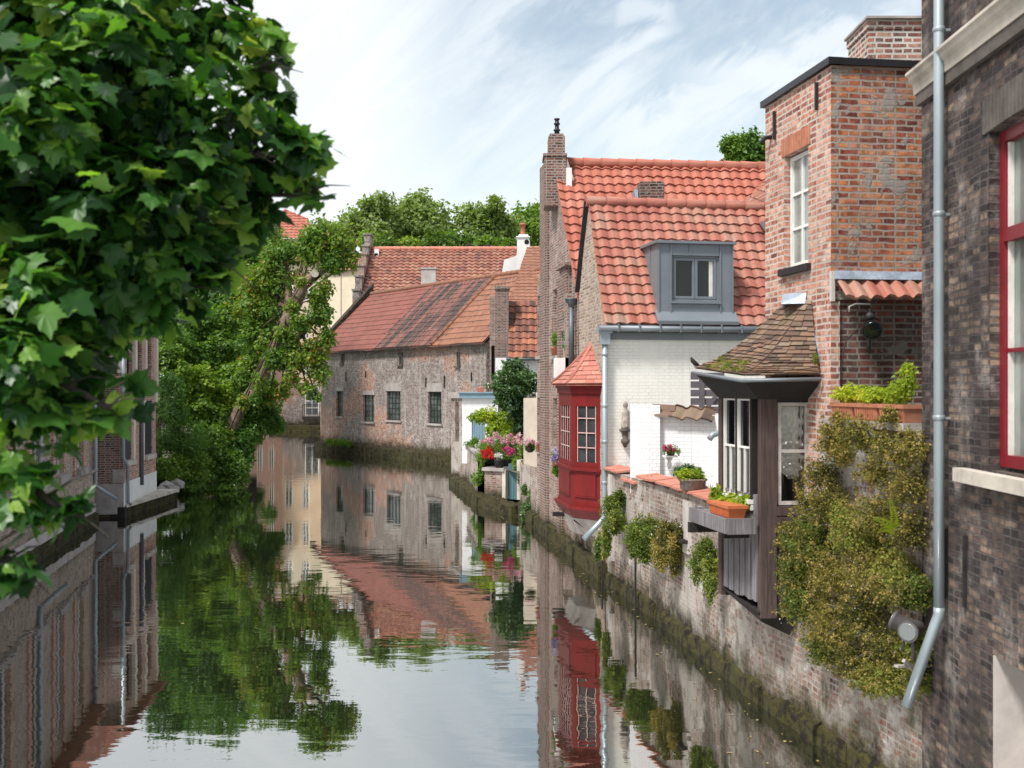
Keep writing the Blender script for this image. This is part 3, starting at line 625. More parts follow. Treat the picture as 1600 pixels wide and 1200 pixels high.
def leafcloud(name, mat, parent, clumps, n, size, shape='rhomb', seed=1, up=0.5, shell=0.35, cmix=0.45, zmin=None, szvar=0.35, droop=0.0, accept=None, tshift=0.0):
    """many separate leaves filling uneven clumps (x, y, z, rx, ry, rz[, weight])"""
    rng = np.random.default_rng(seed); C = np.array([list(c[:6]) for c in clumps], dtype=float)
    wt = np.array([(c[3]*c[4]*c[5])**(2/3)*(c[6] if len(c) > 6 else 1) for c in clumps]); wt /= wt.sum()
    ci = rng.choice(len(clumps), n, p=wt); d = rng.normal(size=(n, 3)); d /= np.linalg.norm(d, axis=1)[:, None]
    # lumpy radius so a clump has bays and spurs
    ph = rng.uniform(0, 6.28, (len(clumps), 6))[ci]
    lump = 1+0.16*np.sin(d[:, 0]*5+ph[:, 0])+0.14*np.sin(d[:, 1]*6+ph[:, 1])+0.16*np.sin(d[:, 2]*7+ph[:, 2])+0.10*np.sin(d[:, 0]*13+d[:, 2]*11+ph[:, 3])
    r = np.clip(1-np.abs(rng.normal(size=n))*shell, 0.05, 1.2)*lump+np.where(rng.random(n) < 0.06, rng.uniform(0, 0.25, n), 0)
    p = C[ci, :3]+d*C[ci, 3:6]*r[:, None]
    keep = np.ones(n, bool)
    if zmin is not None: keep &= p[:, 2] > zmin
    if accept is not None: keep &= accept(p, rng)
    p, d, ci = p[keep], d[keep], ci[keep]; n = len(p)
    nor = d*0.6+np.array([0, 0, up])+rng.normal(size=(n, 3))*0.55; nor /= np.linalg.norm(nor, axis=1)[:, None]
    t = rng.normal(size=(n, 3))+d*0.6+np.array([0, 0, -droop]); t -= nor*(t*nor).sum(1)[:, None]; t /= np.linalg.norm(t, axis=1)[:, None]
    b = np.cross(t, nor); T, F = LEAFT[shape]; s = size*np.clip(1+rng.normal(size=n)*szvar, 0.4, 1.9)
    k = len(T); sx_ = rng.uniform(0.72, 1.12, n)[:, None, None]; sz_ = rng.uniform(-0.4, 2.4, n)[:, None, None]; tw_ = rng.normal(size=n)[:, None, None]*0.22
    V = p[:, None, :]+s[:, None, None]*(b[:, None, :]*T[None, :, 0:1]*sx_+t[:, None, :]*T[None, :, 1:2]+nor[:, None, :]*(T[None, :, 2:3]*sz_+T[None, :, 0:1]*T[None, :, 1:2]*tw_))
    V = V.reshape(-1, 3); Fa = np.array(F)[None]+np.arange(n)[:, None, None]*k; Fa = Fa.reshape(-1, 3)
    ct = rng.random(len(clumps))
    tint = np.clip(cmix*ct[ci]+(1-cmix)*rng.beta(1.6, 2.0, n)*1.15+tshift, 0, 1)
    me = bpy.data.meshes.new(name); me.from_pydata(V, [], Fa)
    at = me.attributes.new('tint', 'FLOAT', 'POINT'); at.data.foreach_set('value', np.repeat(tint, k).astype(np.float32))
    return link_mesh(name, me, mat, parent)

# ------------------------------------------------------------------ water and ground
mb = MB(); mb.open = True; mb.face([Vector(q) for q in ((-260, -60, 0), (260, -60, 0), (260, 400, 0), (-260, 400, 0))])
tag(mb.build('water', M['water']), 'dark still canal water reflecting the houses and sky', 'water', kind='structure')
mb = MB(); mb.open = True
GR = [(4.3, -60), (3.95, 9.0), (3.6, 11.5), (3.2, 13.4), (2.2, 21.2), (0.9, 29.6), (0.4, 32.4), (-0.7, 36.7), (-2.0, 43.9), (-2.2, 53.7), (-10.9, 66.2), (-10.0, 96.5), (-22, 96.5), (-22, 1500), (1500, 1500), (1500, -60)]
GL = [(-6.0, -60), (-7.9, 8), (-12.1, 30.5), (-12.4, 31.9), (-12.6, 35.8), (-12.9, 38), (-12.8, 44), (-14.2, 54), (-18, 72), (-22, 96.5), (-22, 1500), (-1500, 1500), (-1500, -60)]
for G_ in (GR, GL):
    mb.face([Vector((x, y, 1.15)) for x, y in (G_ if G_ is GL else list(reversed(G_)))])
o = mb.build('ground', M['ground']); tag(o, 'earth banks on both sides of the canal', 'ground', kind='structure')

def footing(parent, pts, z=0.32, w=0.10, seed=0, name='footing', mat='moss_stone'):
    """the wet stone foot that juts out of a quay wall; pts run left to right as seen from the water"""
    mb = MB()
    for (a, b) in zip(pts, pts[1:]):
        F = Fr(a, b); n = max(1, int(F.L/0.35))
        rn = random.Random(seed+int(a[1]*10))
        hs = [z+rn.uniform(-0.05, 0.05) for _ in range(n+1)]; ws = [w+rn.uniform(-0.04, 0.05) for _ in range(n+1)]
        for i in range(n):
            s0, s1 = F.L*i/n, F.L*(i+1)/n
            mb.hexa([F.P(s0, -0.6, ws[i]+0.05), F.P(s1, -0.6, ws[i+1]+0.05), F.P(s1, -0.6, -0.1), F.P(s0, -0.6, -0.1),
                     F.P(s0, hs[i]-0.03, ws[i]), F.P(s1, hs[i+1]-0.03, ws[i+1]), F.P(s1, hs[i+1]+0.06, -0.1), F.P(s0, hs[i]+0.06, -0.1)])
    mb.jit = 0.07; mb.jf = 2.5
    return mb.build(name, M[mat], parent)

def pipe(parent, pts, r=0.04, mat='zinc_pipe', joints=(), name='drainpipe', n=12):
    mb = MB(); mb.tube(pts, r, n=n)
    for j in joints:
        j = Vector(j); mb.lathe(j-Vector((0, 0, 0.03)), [(r*1.0, 0), (r*1.22, 0.01), (r*1.22, 0.05), (r, 0.06)], n=12)
    return mb.build(name, M[mat], parent)

# ------------------------------------------------------------------ far warehouse with the three-coloured roof
FW = Fr((-11.5, 65.5), (-1.2, 50.9))
wh = thing('warehouse', 'long low grey brick canal house with barred windows and patched red roof', 'building', (-6, 60, 0))
def wz(px, py): return FW.z(px, py)
wins = [(525.5, 536, 611, 651), (567, 584, 617, 659), (604, 626, 611, 657), (669, 690, 612, 662)]
ops = []; wl = []
for (a, b, t, bt) in wins:
    mid = (a+b)/2; ops.append((FW.sp(a), FW.sp(b), wz(mid, bt), wz(mid, t), 0.22)); wl.append(ops[-1])
slots = [(533, 537, 551, 568), (623, 629, 551, 570), (713, 718, 550, 572)]
for (a, b, t, bt) in slots:
    mid = (a+b)/2; ops.append((FW.sp(a), FW.sp(b), wz(mid, bt), min(5.7, wz(mid, t)), 0.3))
mb = MB(); mb.wall(FW, 0, FW.L, -0.4, 5.85, ops, seg=0.8); mb.jit = 0.05; mb.jf = 0.5
mb.face([FW.P(0, -0.4, -6), FW.P(0, -0.4, 0), FW.P(0, 5.85, 0), FW.P(0, 9.5, -3.6), FW.P(0, 5.85, -7)])
mb.face([FW.P(FW.L, -0.4, 0), FW.P(FW.L, -0.4, -6), FW.P(FW.L, 5.85, -7), FW.P(FW.L, 9.5, -3.6), FW.P(FW.L, 5.85, 0)])
mb.open = True
mb.build('wall', M['brick_wharf'], wh)
for i, (a, b, c, d, r) in enumerate(wl):
    w = window(wh, FW, a, b, c, d, cols=4 if i > 1 else 3, rows=5, o=-0.12, fw=0.06, mw=0.035, mat='green_black', glass='glass_leaded')
    m2 = MB(); m2.fb(FW, a-0.1, b+0.1, c-0.09, c, -0.1, 0.07); m2.build('sill', M['stone'], w)
    m2 = MB(); m2.fb(FW, a-0.12, b+0.12, d, d+0.22+0.2*(i > 1), -0.05, 0.03); m2.build('lintel', M['stone'], w)
for (a, b, c, d, r) in ops[4:]:
    m2 = MB(); m2.fb(FW, a-0.1, b+0.06, c-0.08, c, -0.2, 0.09); m2.fb(FW, a, b, c, d, -0.35, -0.28); m2.fb(FW, b, b+0.07, c, d, -0.1, 0.06); w = m2.build('slot_window', M['stone_dark'], wh)
m2 = MB()
for px, t, b in ((541, 581, 596), (666, 590, 605), (695, 587, 606), (737, 582, 596), (572, 580, 590)):
    s = FW.sp(px); z1, z0 = FW.z(px, t), FW.z(px, b); m2 = MB(); m2.fb(FW, s-0.03, s+0.03, z0, z1, 0.0, 0.05); m2.build('wall_anchor', M['iron'], wh)
E0, E1 = FW.P(-0.35, 5.86, 0.32), FW.P(FW.L+0.2, 5.86, 0.32); up = -FW.n*3.92+Vector((0, 0, 3.72))
sA, sB = FW.sp(590)/(FW.L+0.55), FW.sp(683)/(FW.L+0.55)
sA, sB = (FW.sp(590)+0.35)/(FW.L+0.55), (FW.sp(683)+0.35)/(FW.L+0.55)
def rp(t, z=0.0): return E0.lerp(E1, t)+Vector((0, 0, z))
roofp = MB(); roofp.hexa([rp(0, -0.08), rp(1, -0.08), rp(1, -0.08)+up, rp(0, -0.08)+up, rp(0, -0.01), rp(1, -0.01), rp(1, -0.01)+up, rp(0, -0.01)+up])
bk = -FW.n*3.9-Vector((0, 0, 3.7)); roofp.open = True
roofp.face([rp(0)+up, rp(1)+up, rp(1)+up+bk, rp(0)+up+bk]); rf = roofp.build('roof', M['tile_mott'], wh)
pantile('tile_field', M['tile_flat'], rf, [rp(0), rp(sA), rp(sA)+up, rp(0)+up], pu=0.34, pv=0.42, amp=0.012, step=0.02, nu=4)
pantile('tile_field', M['tile_mott'], rf, [rp(sA), rp(sB), rp(sB)+up, rp(sA)+up], pu=0.16, pv=0.38, amp=0.036, step=0.03, nu=5, lift=0.01)
pantile('tile_field', M['tile_amber'], rf, [rp(sB), rp(1), rp(1)+up, rp(sB)+up], pu=0.30, pv=0.42, amp=0.014, step=0.022, nu=4)
m2 = MB(); ridge(m2, rp(0)+up, rp(1)+up, 0.13, 0.45); ridge(m2, rp(sB, 0.05), rp(sB, 0.05)+up, 0.10, 0.4); m2.build('ridge_tile', M['tile_amber'], rf)
m2 = MB(); a = rp(0, 0.0)+FW.d*(-0.25); m2.hexa([a-FW.d*0.3+Vector((0, 0, -0.3)), a+FW.d*0.2+Vector((0, 0, -0.3)), a+FW.d*0.2+up*1.05, a-FW.d*0.3+up*1.05, a-FW.d*0.3+Vector((0, 0, 0.12)), a+FW.d*0.2+Vector((0, 0, 0.12)), a+FW.d*0.2+up*1.05+Vector((0, 0, 0.45)), a-FW.d*0.3+up*1.05+Vector((0, 0, 0.5))])
m2.jit = 0.08; m2.build('parapet', M['moss_stone'], wh)
m2 = MB(); s = FW.sp(650); c = rp(0.5)+up; p = W(670, 436, 63.2); m2.box(p.x-0.42, p.x+0.42, p.y-0.3, p.y+0.3, 8.9, ZP(421, 63.2)); m2.box(p.x-0.47, p.x+0.47, p.y-0.35, p.y+0.35, ZP(421, 63.2), ZP(421, 63.2)+0.08); m2.build('chimney', M['plaster_dirty'], rf)
footing(wh, [(-11.75, 66.5), (-11.62, 65.4), (-2.7, 52.9)], z=0.48, w=0.22, seed=3)
# left return of the wharf wall
# ------------------------------------------------------------------ long rear roof with stepped gable, behind the warehouse
rr = thing('gabled_house', 'long red pantiled roof with stepped gable rising behind the low grey canal house', 'house', (-3, 75, 0))
m2 = MB(); m2.box(-9.7, 5, 70, 80, 1.1, 9.5); m2.prism([(-9.7, 70, 9.5), (-9.7, 80, 9.5), (-9.7, 75, 13.2)], (14.7, 0, 0)); m2.build('wall', M['brick_wharf'], rr)
rf = pantile('roof', M['tile_far'], rr, [(-9.7, 69.6, 9.3), (5.2, 69.6, 9.3), (5.2, 75, 13.25), (-9.7, 75, 13.25)], pu=0.42, pv=0.42, amp=0.055, step=0.06, nu=6)
m2 = MB(); ridge(m2, (-9.7, 75, 13.3), (5.2, 75, 13.3), 0.16, 0.5); m2.build('ridge_tile', M['clay_cop'], rf)
m2 = MB()
for i, (y0, y1, zt) in enumerate(((69.2, 70.3, 9.9), (70.3, 71.4, 10.9), (71.4, 72.5, 11.7), (72.5, 73.7, 12.6), (73.7, 74.6, 13.3), (74.6, 76, 14.2), (76, 78, 12.6), (78, 80, 10.5))):
    m2.box(-10.15, -9.72, y0, y1, 1.1, zt); m2.box(-10.2, -9.66, y0-0.06, y1+0.06, zt, zt+0.12)
m2.build('stepped_gable', M['brick_wharf'], rr)
m2 = MB()
for x, z in ((-9.4, 12.7), (-9.45, 12.4)): m2.box(x, x+0.3, 74.3, 74.7, z, z+0.5)
m2.build('flashing', M['plaster_white'], rr)

# white sloping chimney
wc = thing('chimney', 'white plastered sloping chimney with red clay pot among the far roofs', 'chimney', (0.2, 58, 6.5))
m2 = MB(); Yc = 58.0
prof = [(778, 452), (783, 432), (788, 406), (803, 401), (808, 398), (808, 372), (811, 366), (825, 366), (828, 378), (828, 398), (828, 421), (812, 433), (798, 452)]
m2.prism([W(x, y, Yc) for x, y in prof], (0, 0.8, 0)); m2.box(XP(806.5, Yc), XP(828, Yc), Yc-0.06, Yc+0.86, ZP(371, Yc), ZP(369, Yc)); m2.build('shaft', M['plaster_white'], wc)
m2 = MB(); m2.tube([W(823, 378, Yc-0.03), W(823, 378, Yc+0.05)], 0.13, n=12); m2.build('flue_hole', M['unlit_black'], wc)
m2 = MB(); m2.lathe(W(817, 367, Yc+0.4), [(0.16, 0), (0.13, 0.1), (0.12, 0.5), (0.19, 0.52), (0.19, 0.6), (0.12, 0.62)], n=12); m2.build('pot', M['clay'], wc)

# ------------------------------------------------------------------ red roofs and brick chimney right of the warehouse
bs = thing('brick_tower', 'narrow red brick chimney wall with slit window beside the patched roof', 'building', (-0.5, 46, 0))
F = Fr((XP(765, 46), 46), (XP(795, 46), 46)); m2 = MB()
s1 = F.sp(774)
m2.fb(F, s1, F.L, 0.5, ZP(449, 46), -0.7, 0.0); m2.fb(F, s1-0.03, F.L+0.04, ZP(452, 46), ZP(447, 46), -0.75, 0.05); m2.build('chimney_stack', M['brick_brown'], bs)
m2 = MB(); m2.open = True; m2.wall(F, 0, s1, 0.5, ZP(462, 46), [(0.07, s1-0.03, ZP(585, 46), ZP(540, 46), 0.15)], o=-0.12)
m2.face([F.P(0, 0.5, -3), F.P(0, 0.5, -0.12), F.P(0, ZP(525, 46), -0.12), F.P(0, ZP(460, 46), -3)])
m2.build('wall', M['brick_gable'], bs)
m2 = MB(); m2.fb(F, 0.05, s1, ZP(590, 46), ZP(585, 46), -0.3, -0.05); m2.fb(F, 0.07, s1-0.03, ZP(585, 46), ZP(540, 46), -0.4, -0.27); m2.build('slit_window', M['unlit_black'], bs)

wr = thing('cottage', 'small white cottage wall under dark to orange pantiles beside the ivy', 'house', (0.6, 45, 0))
F = Fr((XP(774, 45.6), 45.6), (XP(842, 45.6), 45.6))
m2 = MB(); m2.open = True; m2.wall(F, 0, F.L, 0.8, ZP(559, 45.6), o=0); m2.build('wall', M['limewash'], wr)
pantile('roof', M['tile_dark'], wr, [F.P(F.sp(794), ZP(559, 45.3), 0.25), F.P(F.L, ZP(559, 45.3), 0.25), F.P(F.L, ZP(470, 46.8), -1.3), F.P(F.sp(794), ZP(470, 46.8), -1.3)], pu=0.30, pv=0.33, amp=0.04, step=0.05)
m2 = MB(); m2.tube([F.P(F.sp(791), ZP(559, 45.3)-0.06, 0.30), F.P(F.L, ZP(559, 45.3)-0.06, 0.30)], 0.055, n=8); m2.build('gutter', M['zinc_dark'], wr)
ur = thing('cottage', 'orange tiled roof rising right behind the white sloping chimney', 'house', (1.4, 54, 0))
pts = [(794, 470, 50), (846, 470, 50), (846, 418, 57), (822, 418, 57), (794, 462, 51.5)]
P0 = W(794, 474, 50); a = Vector((1.7, 0, 0))
pantile('roof', M['tile_amber'], ur, [P0, P0+a, P0+a+Vector((0, 6.5, 3.4)), P0+Vector((0.95, 6.5, 3.4))], pu=0.30, pv=0.40, amp=0.015, step=0.022, nu=4)
m2 = MB(); m2.box(P0.x+0.1, P0.x+1.6, P0.y+0.3, P0.y+6, 1.1, P0.z+0.1); m2.build('wall', M['brick_wharf'], ur)

# small white garden house with blue fascia
gh = thing('garden_house', 'low white house with pale blue fascia and blue door above the quay', 'house', (-1.6, 41.5, 0))
Yg = 41.0; F = Fr((XP(722, Yg), Yg), (XP(778, Yg), Yg)); m2 = MB(); m2.open = True
oa, ob = F.sp(737), F.sp(758); m2.wall(F, 0, F.L, 0.9, ZP(617, Yg), [(oa, ob, ZP(694, Yg), ZP(645, Yg), 0.08)])
m2.build('wall', M['limewash'], gh)
m2 = MB(); m2.fb(F, oa, ob, ZP(694, Yg), ZP(645, Yg), -0.12, -0.05)
for k in range(5): m2.fb(F, oa+0.03+k*(ob-oa)/5, oa+(k+0.85)*(ob-oa)/5, ZP(692, Yg), ZP(647, Yg), -0.05, -0.035)
m2.build('door', M['blue_paint'], gh)
m2 = MB(); m2.fb(F, -0.1, F.L+0.1, ZP(622, Yg), ZP(614.5, Yg), -2.0, 0.12); m2.fb(F, -0.14, F.L+0.14, ZP(614.5, Yg), ZP(613, Yg), -2.0, 0.17); m2.build('fascia', M['blue_paint'], gh)
m2 = MB(); m2.box(XP(745, Yg), XP(756, Yg), Yg+0.3, Yg+0.7, ZP(614, Yg), ZP(610, Yg)+0.1); m2.lathe((XP(750, Yg), Yg+0.5, ZP(610, Yg)), [(0.12, 0), (0.16, 0.12)], n=10); m2.build('chimney_cap', M['clay'], gh)
bp_ = thing('brick_pier', 'tall weathered brick pier with dark slit rising straight from the canal', 'pier', (-2.3, 43, 0))
F = Fr((XP(705.5, 43.2), 43.2), (XP(728, 42.2), 42.2)); m2 = MB(); m2.open = True
m2.wall(F, 0, F.L, -0.4, ZP(615, 43), [(F.sp(711.5), F.sp(717), ZP(690, 43), ZP(628, 43), 0.25)], seg=0.5)
m2.face([F.P(0, -0.4, -4), F.P(0, -0.4, 0), F.P(0, ZP(615, 43), 0), F.P(0, ZP(615, 43), -4)]); m2.face([F.P(F.L, -0.4, 0), F.P(F.L, -0.4, -2), F.P(F.L, ZP(615, 43), -2), F.P(F.L, ZP(615, 43), 0)])
m2.jit = 0.03; m2.build('wall', M['brick_quay'], bp_)
m2 = MB(); m2.fb(F, F.sp(711), F.sp(718), ZP(691, 43), ZP(627, 43), -0.4, -0.22); m2.build('slit', M['unlit_black'], bp_)
m2 = MB(); m2.fb(F, -0.1, F.L+0.3, ZP(622, 43), ZP(613, 43), -0.6, 0.1); m2.jit = 0.02; m2.build('cap_stone', M['stone'], bp_)

# terrace wall, pier with pot, teal gate
tw = thing('garden_wall', 'low brick terrace wall with mossy foot under the flower baskets', 'wall', (-1.6, 38, 0))
m2 = MB(); m2.open = True
F = Fr((XP(727, 42.2), 42.2), (-1.12, 35.6)); m2.wall(F, 0, F.L, -0.4, 1.55, seg=0.5); m2.jit = 0.03
m2.face([F.P(0, 1.55, 0), F.P(F.L, 1.55, 0), F.P(F.L, 1.55, -2), F.P(0, 1.55, -2)])
m2.build('wall', M['brick_quay'], tw)
m2 = MB(); m2.fb(F, 0, F.L, 1.55, 1.63, -0.3, 0.06); m2.build('coping', M['stone'], tw)
footing(tw, [(-2.3, 42.9), (-1.12, 35.6)], 0.3, 0.15)
gp = thing('gate_pier', 'squat brick pier topped by a stone slab and dark pot', 'pier', (-0.58, 34.7, 0))
F = Fr((XP(757, 34.7), 34.7), (XP(786, 34.4), 34.4)); m2 = MB(); m2.fb(F, 0, F.L, 0.2, 1.12, -1.0, 0); m2.build('brickwork', M['brick_gable'], gp)
m2 = MB(); m2.fb(F, -0.06, F.L+0.06, 1.12, 1.22, -0.7, 0.08); m2.build('slab', M['stone'], gp)
m2 = MB(); m2.fb(F, F.L-0.02, F.L+0.10, 0.25, 1.18, -0.3, 0.03); m2.fb(F, F.L+0.5, F.L+0.64, 0.25, 1.5, -0.3, 0.03); m2.build('gate_post', M['stone_pale'], gp)
footing(gp, [(-1.15, 35.7), (XP(757, 34.6), 34.6), (XP(812, 31.9), 31.9)], 0.30, 0.22, seed=5)
gt = thing('garden_gate', 'closed teal plank gate under the hanging flowers', 'gate', (0, 34.2, 0.2))
m2 = MB(); m2.fb(F, F.L+0.10, F.L+0.50, 0.22, 1.36, -0.24, -0.18)
for k in range(4): m2.fb(F, F.L+0.105+k*0.1, F.L+0.192+k*0.1, 0.24, 1.34, -0.18, -0.165)
m2.build('boards', M['teal_paint'], gt)
tr = thing('rendered_wall', 'tan rendered garden wall half hidden by ivy next to the tall brick gable', 'wall', (0.4, 32.5, 0))
m2 = MB(); m2.open = True
F = Fr((XP(812, 32.6), 32.6), (0.80, 29.3)); m2.wall(F, 0, F.L, -0.4, 1.55, seg=0.5)
F2 = Fr((XP(818, 33.5), 33.5), (XP(838, 33.3), 33.3)); m2.build('lower_wall', M['brick_quay'], tr)
m2 = MB(); m2.fb(F2, 0, F2.L+0.3, 0.6, ZP(622, 33.4), -0.3, 0); m2.build('upper_wall', M['render_tan'], tr)
footing(tr, [(XP(812, 32.6), 32.6), (0.70, 29.5)], 0.3, 0.12, seed=8)

# ------------------------------------------------------------------ tall brown gable house with the orange roof
gx = lambda Y: 4.70-0.135*Y
G = thing('gable_house', 'tall narrow brick gable house with orange pantiles and chimney on its peak', 'house', (1.3, 27, 0))
FG = Fr((gx(29.7), 29.7), (gx(23.92), 23.92))
sY = lambda Y: (29.7-Y)/(29.7-23.92)*FG.L
ops = [(FG.sp(839.5), FG.sp(846), ZP(705, 29), ZP(622, 29), 0.18), (FG.sp(840), FG.sp(846.5), ZP(556, 29), ZP(460, 29), 0.18),
       (FG.sp(863), FG.sp(874), ZP(556, 27), ZP(452, 27), 0.25), (FG.sp(864), FG.sp(873), ZP(720, 27), ZP(622, 27), 0.2),
       (FG.sp(886), FG.sp(899), ZP(556, 25.2), ZP(505, 25.2), 0.2)]
m2 = MB(); m2.open = True; m2.wall(FG, 0, FG.L, -0.4, 9.35, ops, seg=0.6)
def slope_cut(mb, F, sa, za, sb, zb):
    a, b = F.P(sa, za), F.P(sb, zb); e = b-a; no = Vector((e.x, e.y, e.z)).cross(F.n)
    if no.z < 0: no = -no
    mb.cut(a, no.normalized())
ap = sY(26.9)
slope_cut(m2, FG, ap, 9.3, FG.L, 5.85); slope_cut(m2, FG, 0, 6.5, ap, 9.3)
m2.jit = 0.025; m2.jf = 0.8
m2.build('wall', M['brick_gable'], G)
m2 = MB(); m2.box(1.2, 7.5, 24.5, 29.3, 1.1, 5.9); m2.build('rear_wall', M['brick_gable'], G)
# flat brick strips on the gable
m2 = MB()
for a, b, z1 in ((848.5, 857.5, ZP(255, 28)), (876, 880, 6.4)): m2.fb(FG, FG.sp(a), FG.sp(b), -0.35, z1, -0.05, 0.09)
m2.fb(FG, FG.sp(880.5), FG.sp(892), ZP(520, 26), ZP(420, 26), -0.05, 0.10); m2.fb(FG, FG.sp(878.5), FG.sp(893.5), ZP(424, 26), ZP(419, 26), -0.1, 0.16)
m2.build('pilaster', M['brick_brown'], G)
for i, (a, b, c, d, r) in enumerate(ops):
    w = window(G, FG, a, b, c, d, cols=2, rows=4, o=-r+0.03, fw=0.05, mat='worn_white', glass='glass')
    m3 = MB(); m3.fb(FG, a-0.05, b+0.05, c-0.08, c, -r, 0.06); m3.build('sill', M['stone'], w)
u_ = Vector((5.6, 0.56, 0)); A = Vector((gx(24.0)-0.02, 24.0-0.1, 5.75)); Bp = Vector((gx(26.9)-0.05, 26.9, 9.32))
rf = pantile('roof', M['tile_orange'], G, [A, A+u_, Bp+u_, Bp], pu=0.25, pv=0.30, amp=0.032, step=0.04)
m2 = MB(); ridge(m2, Bp+Vector((0.3, 0, 0.02)), Bp+u_+Vector((0, 0, 0.02)), 0.12, 0.42); m2.build('ridge_tile', M['tile_orange'], rf)
m2 = MB(); m2.open = True; C_ = Vector((gx(29.5), 29.6, 6.4)); m2.face([Bp, Bp+u_, C_+u_, C_]); m2.face([A+Vector((0, 0, -0.05)), A+u_+Vector((0, 0, -.05)), Bp+u_+Vector((0, 0, -.05)), Bp+Vector((0, 0, -.05))]); m2.build('roof_deck', M['tile_orange'], G)
ch = MB(); cx, cy = gx(26.9)+0.02, 26.85
ch.box(cx-0.30, cx+0.22, cy-0.42, cy+0.42, 8.2, ZP(250, 26.9)); ch.box(cx-0.33, cx+0.25, cy-0.45, cy+0.45, ZP(250, 26.9), ZP(246, 26.9))
ch.box(cx-0.20, cx+0.20, cy-0.36, cy+0.36, ZP(246, 26.9), ZP(218, 26.9)); ch.box(cx-0.17, cx+0.17, cy-0.32, cy+0.32, ZP(218, 26.9), ZP(214, 26.9))
cho = ch.build('chimney', M['brick_brown'], G)
m2 = MB(); m2.lathe((cx+0.02, cy, ZP(214, 26.9)), [(0.07, 0), (0.06, 0.13), (0.085, 0.14), (0.085, 0.17), (0.055, 0.18), (0.05, 0.28), (0.075, 0.29), (0.075, 0.33), (0.05, 0.34), (0.05, 0.40), (0.07, 0.41), (0.07, 0.44)], n=12); m2.build('pot', M['black_metal'], cho)
m2 = MB(); m2.prism([(cx+0.23, cy-0.46, 8.85), (cx+0.40, cy-0.5, 8.45), (cx+0.44, cy-0.3, 8.75), (cx+0.27, cy-0.1, 9.35), (cx+0.23, cy, 9.4)], (0, 0.0, 0.05)); m2.box(cx+0.225, cx+0.36, cy-0.50, cy-0.38, 8.55, 9.1); m2.build('flashing', M['plaster_white'], G)
m2 = MB(); m2.box(XP(998, 25), XP(1037, 25), 24.85, 25.45, 6.9, ZP(287, 25)); m2.box(XP(1000, 25), XP(1035, 25), 24.9, 25.4, ZP(287, 25), ZP(284.5, 25)); m2.jit = 0.02
lc = m2.build('low_chimney', M['brick_dkred'], G)
m2 = MB(); m2.prism([W(991, 296, 24.9), W(997, 296, 24.9), W(998, 325, 24.9), W(995, 325, 24.9)], (0, 0.5, 0)); m2.build('flashing', M['lead'], lc)
# hopper + pipe between the houses
pipe(G, [(gx(24.15)-0.12, 24.15, ZP(478, 24.1)), (gx(24.15)-0.12, 24.15, ZP(575, 24.1))], 0.06, mat='zinc_dark')
m2 = MB(); m2.lathe((gx(24.15)-0.12, 24.15, ZP(480, 24.1)), [(0.06, 0), (0.09, 0.08), (0.13, 0.10), (0.13, 0.16), (0.15, 0.17), (0.15, 0.2)], n=10); m2.build('rainwater_hopper', M['zinc_dark'], G)
m2 = MB(); m2.box(gx(25)-0.35, gx(25)-0.02, 24.5, 25.5, ZP(590, 25), ZP(560, 25)); m2.build('white_box', M['plaster_white'], G)
m2 = MB(); m2.prism([W(878, 415, 25.6), W(884, 407, 25.4), W(898, 424, 25), W(903, 436, 24.8), W(897, 442, 24.8)], (0.25, 0, 0)); m2.build('lead_patch', M['lead'], G)
footing(G, [(gx(29.7), 29.7), (gx(23.9), 23.9)], 0.32, 0.12, seed=2)

# house behind at the right with grey verge, and a grey gable peak
H = thing('neighbour_house', 'brown tiled roof with grey verge leaning behind the orange brick tower', 'house', (6.6, 26, 0))
e0 = W(1136, 322, 27.5); e1 = W(1190, 352, 23.0); upv = Vector((2.6, 0.2, 2.0))
pantile('roof', M['tile_far'], H, [e0, e1, e1+upv, e0+upv], pu=0.2, pv=0.26, amp=0.03, step=0.03, nu=5)
m2 = MB(); m2.bar(e1+Vector((0, -0.06, -0.06)), e1+upv+Vector((0, -0.06, -0.06)), 0.07, 0.16); m2.build('verge_board', M['board_grey'], H)
m2 = MB(); m2.box(e0.x+0.6, e0.x+4, 23.1, 27.4, 1.1, e0.z-0.1); m2.prism([(e1.x+0.05, 23.1, e1.z-0.1), (e1.x+4, 23.1, e1.z-0.1), (e1.x+2.65, 23.1, e1.z+1.85)], (0, 4.2, 0)); m2.build('wall', M['stone'], H)
pk = thing('gable_peak', 'small grey gable peak poking above the orange roof ridge', 'house', (6.6, 34, 0))
Yp = 34; m2 = MB(); m2.prism([W(1112, 266, Yp), W(1128, 252, Yp), W(1146, 266, Yp), W(1146, 300, Yp), W(1112, 300, Yp)], (0, 2, 0)); m2.build('wall', M['stone'], pk)
m2 = MB(); m2.bar(W(1105, 270, Yp-0.1), W(1128, 250.5, Yp-0.1), 0.25, 0.08); m2.bar(W(1128, 250.5, Yp-0.1), W(1149, 268, Yp-0.1), 0.25, 0.08); m2.build('verge', M['tile_far'], pk)

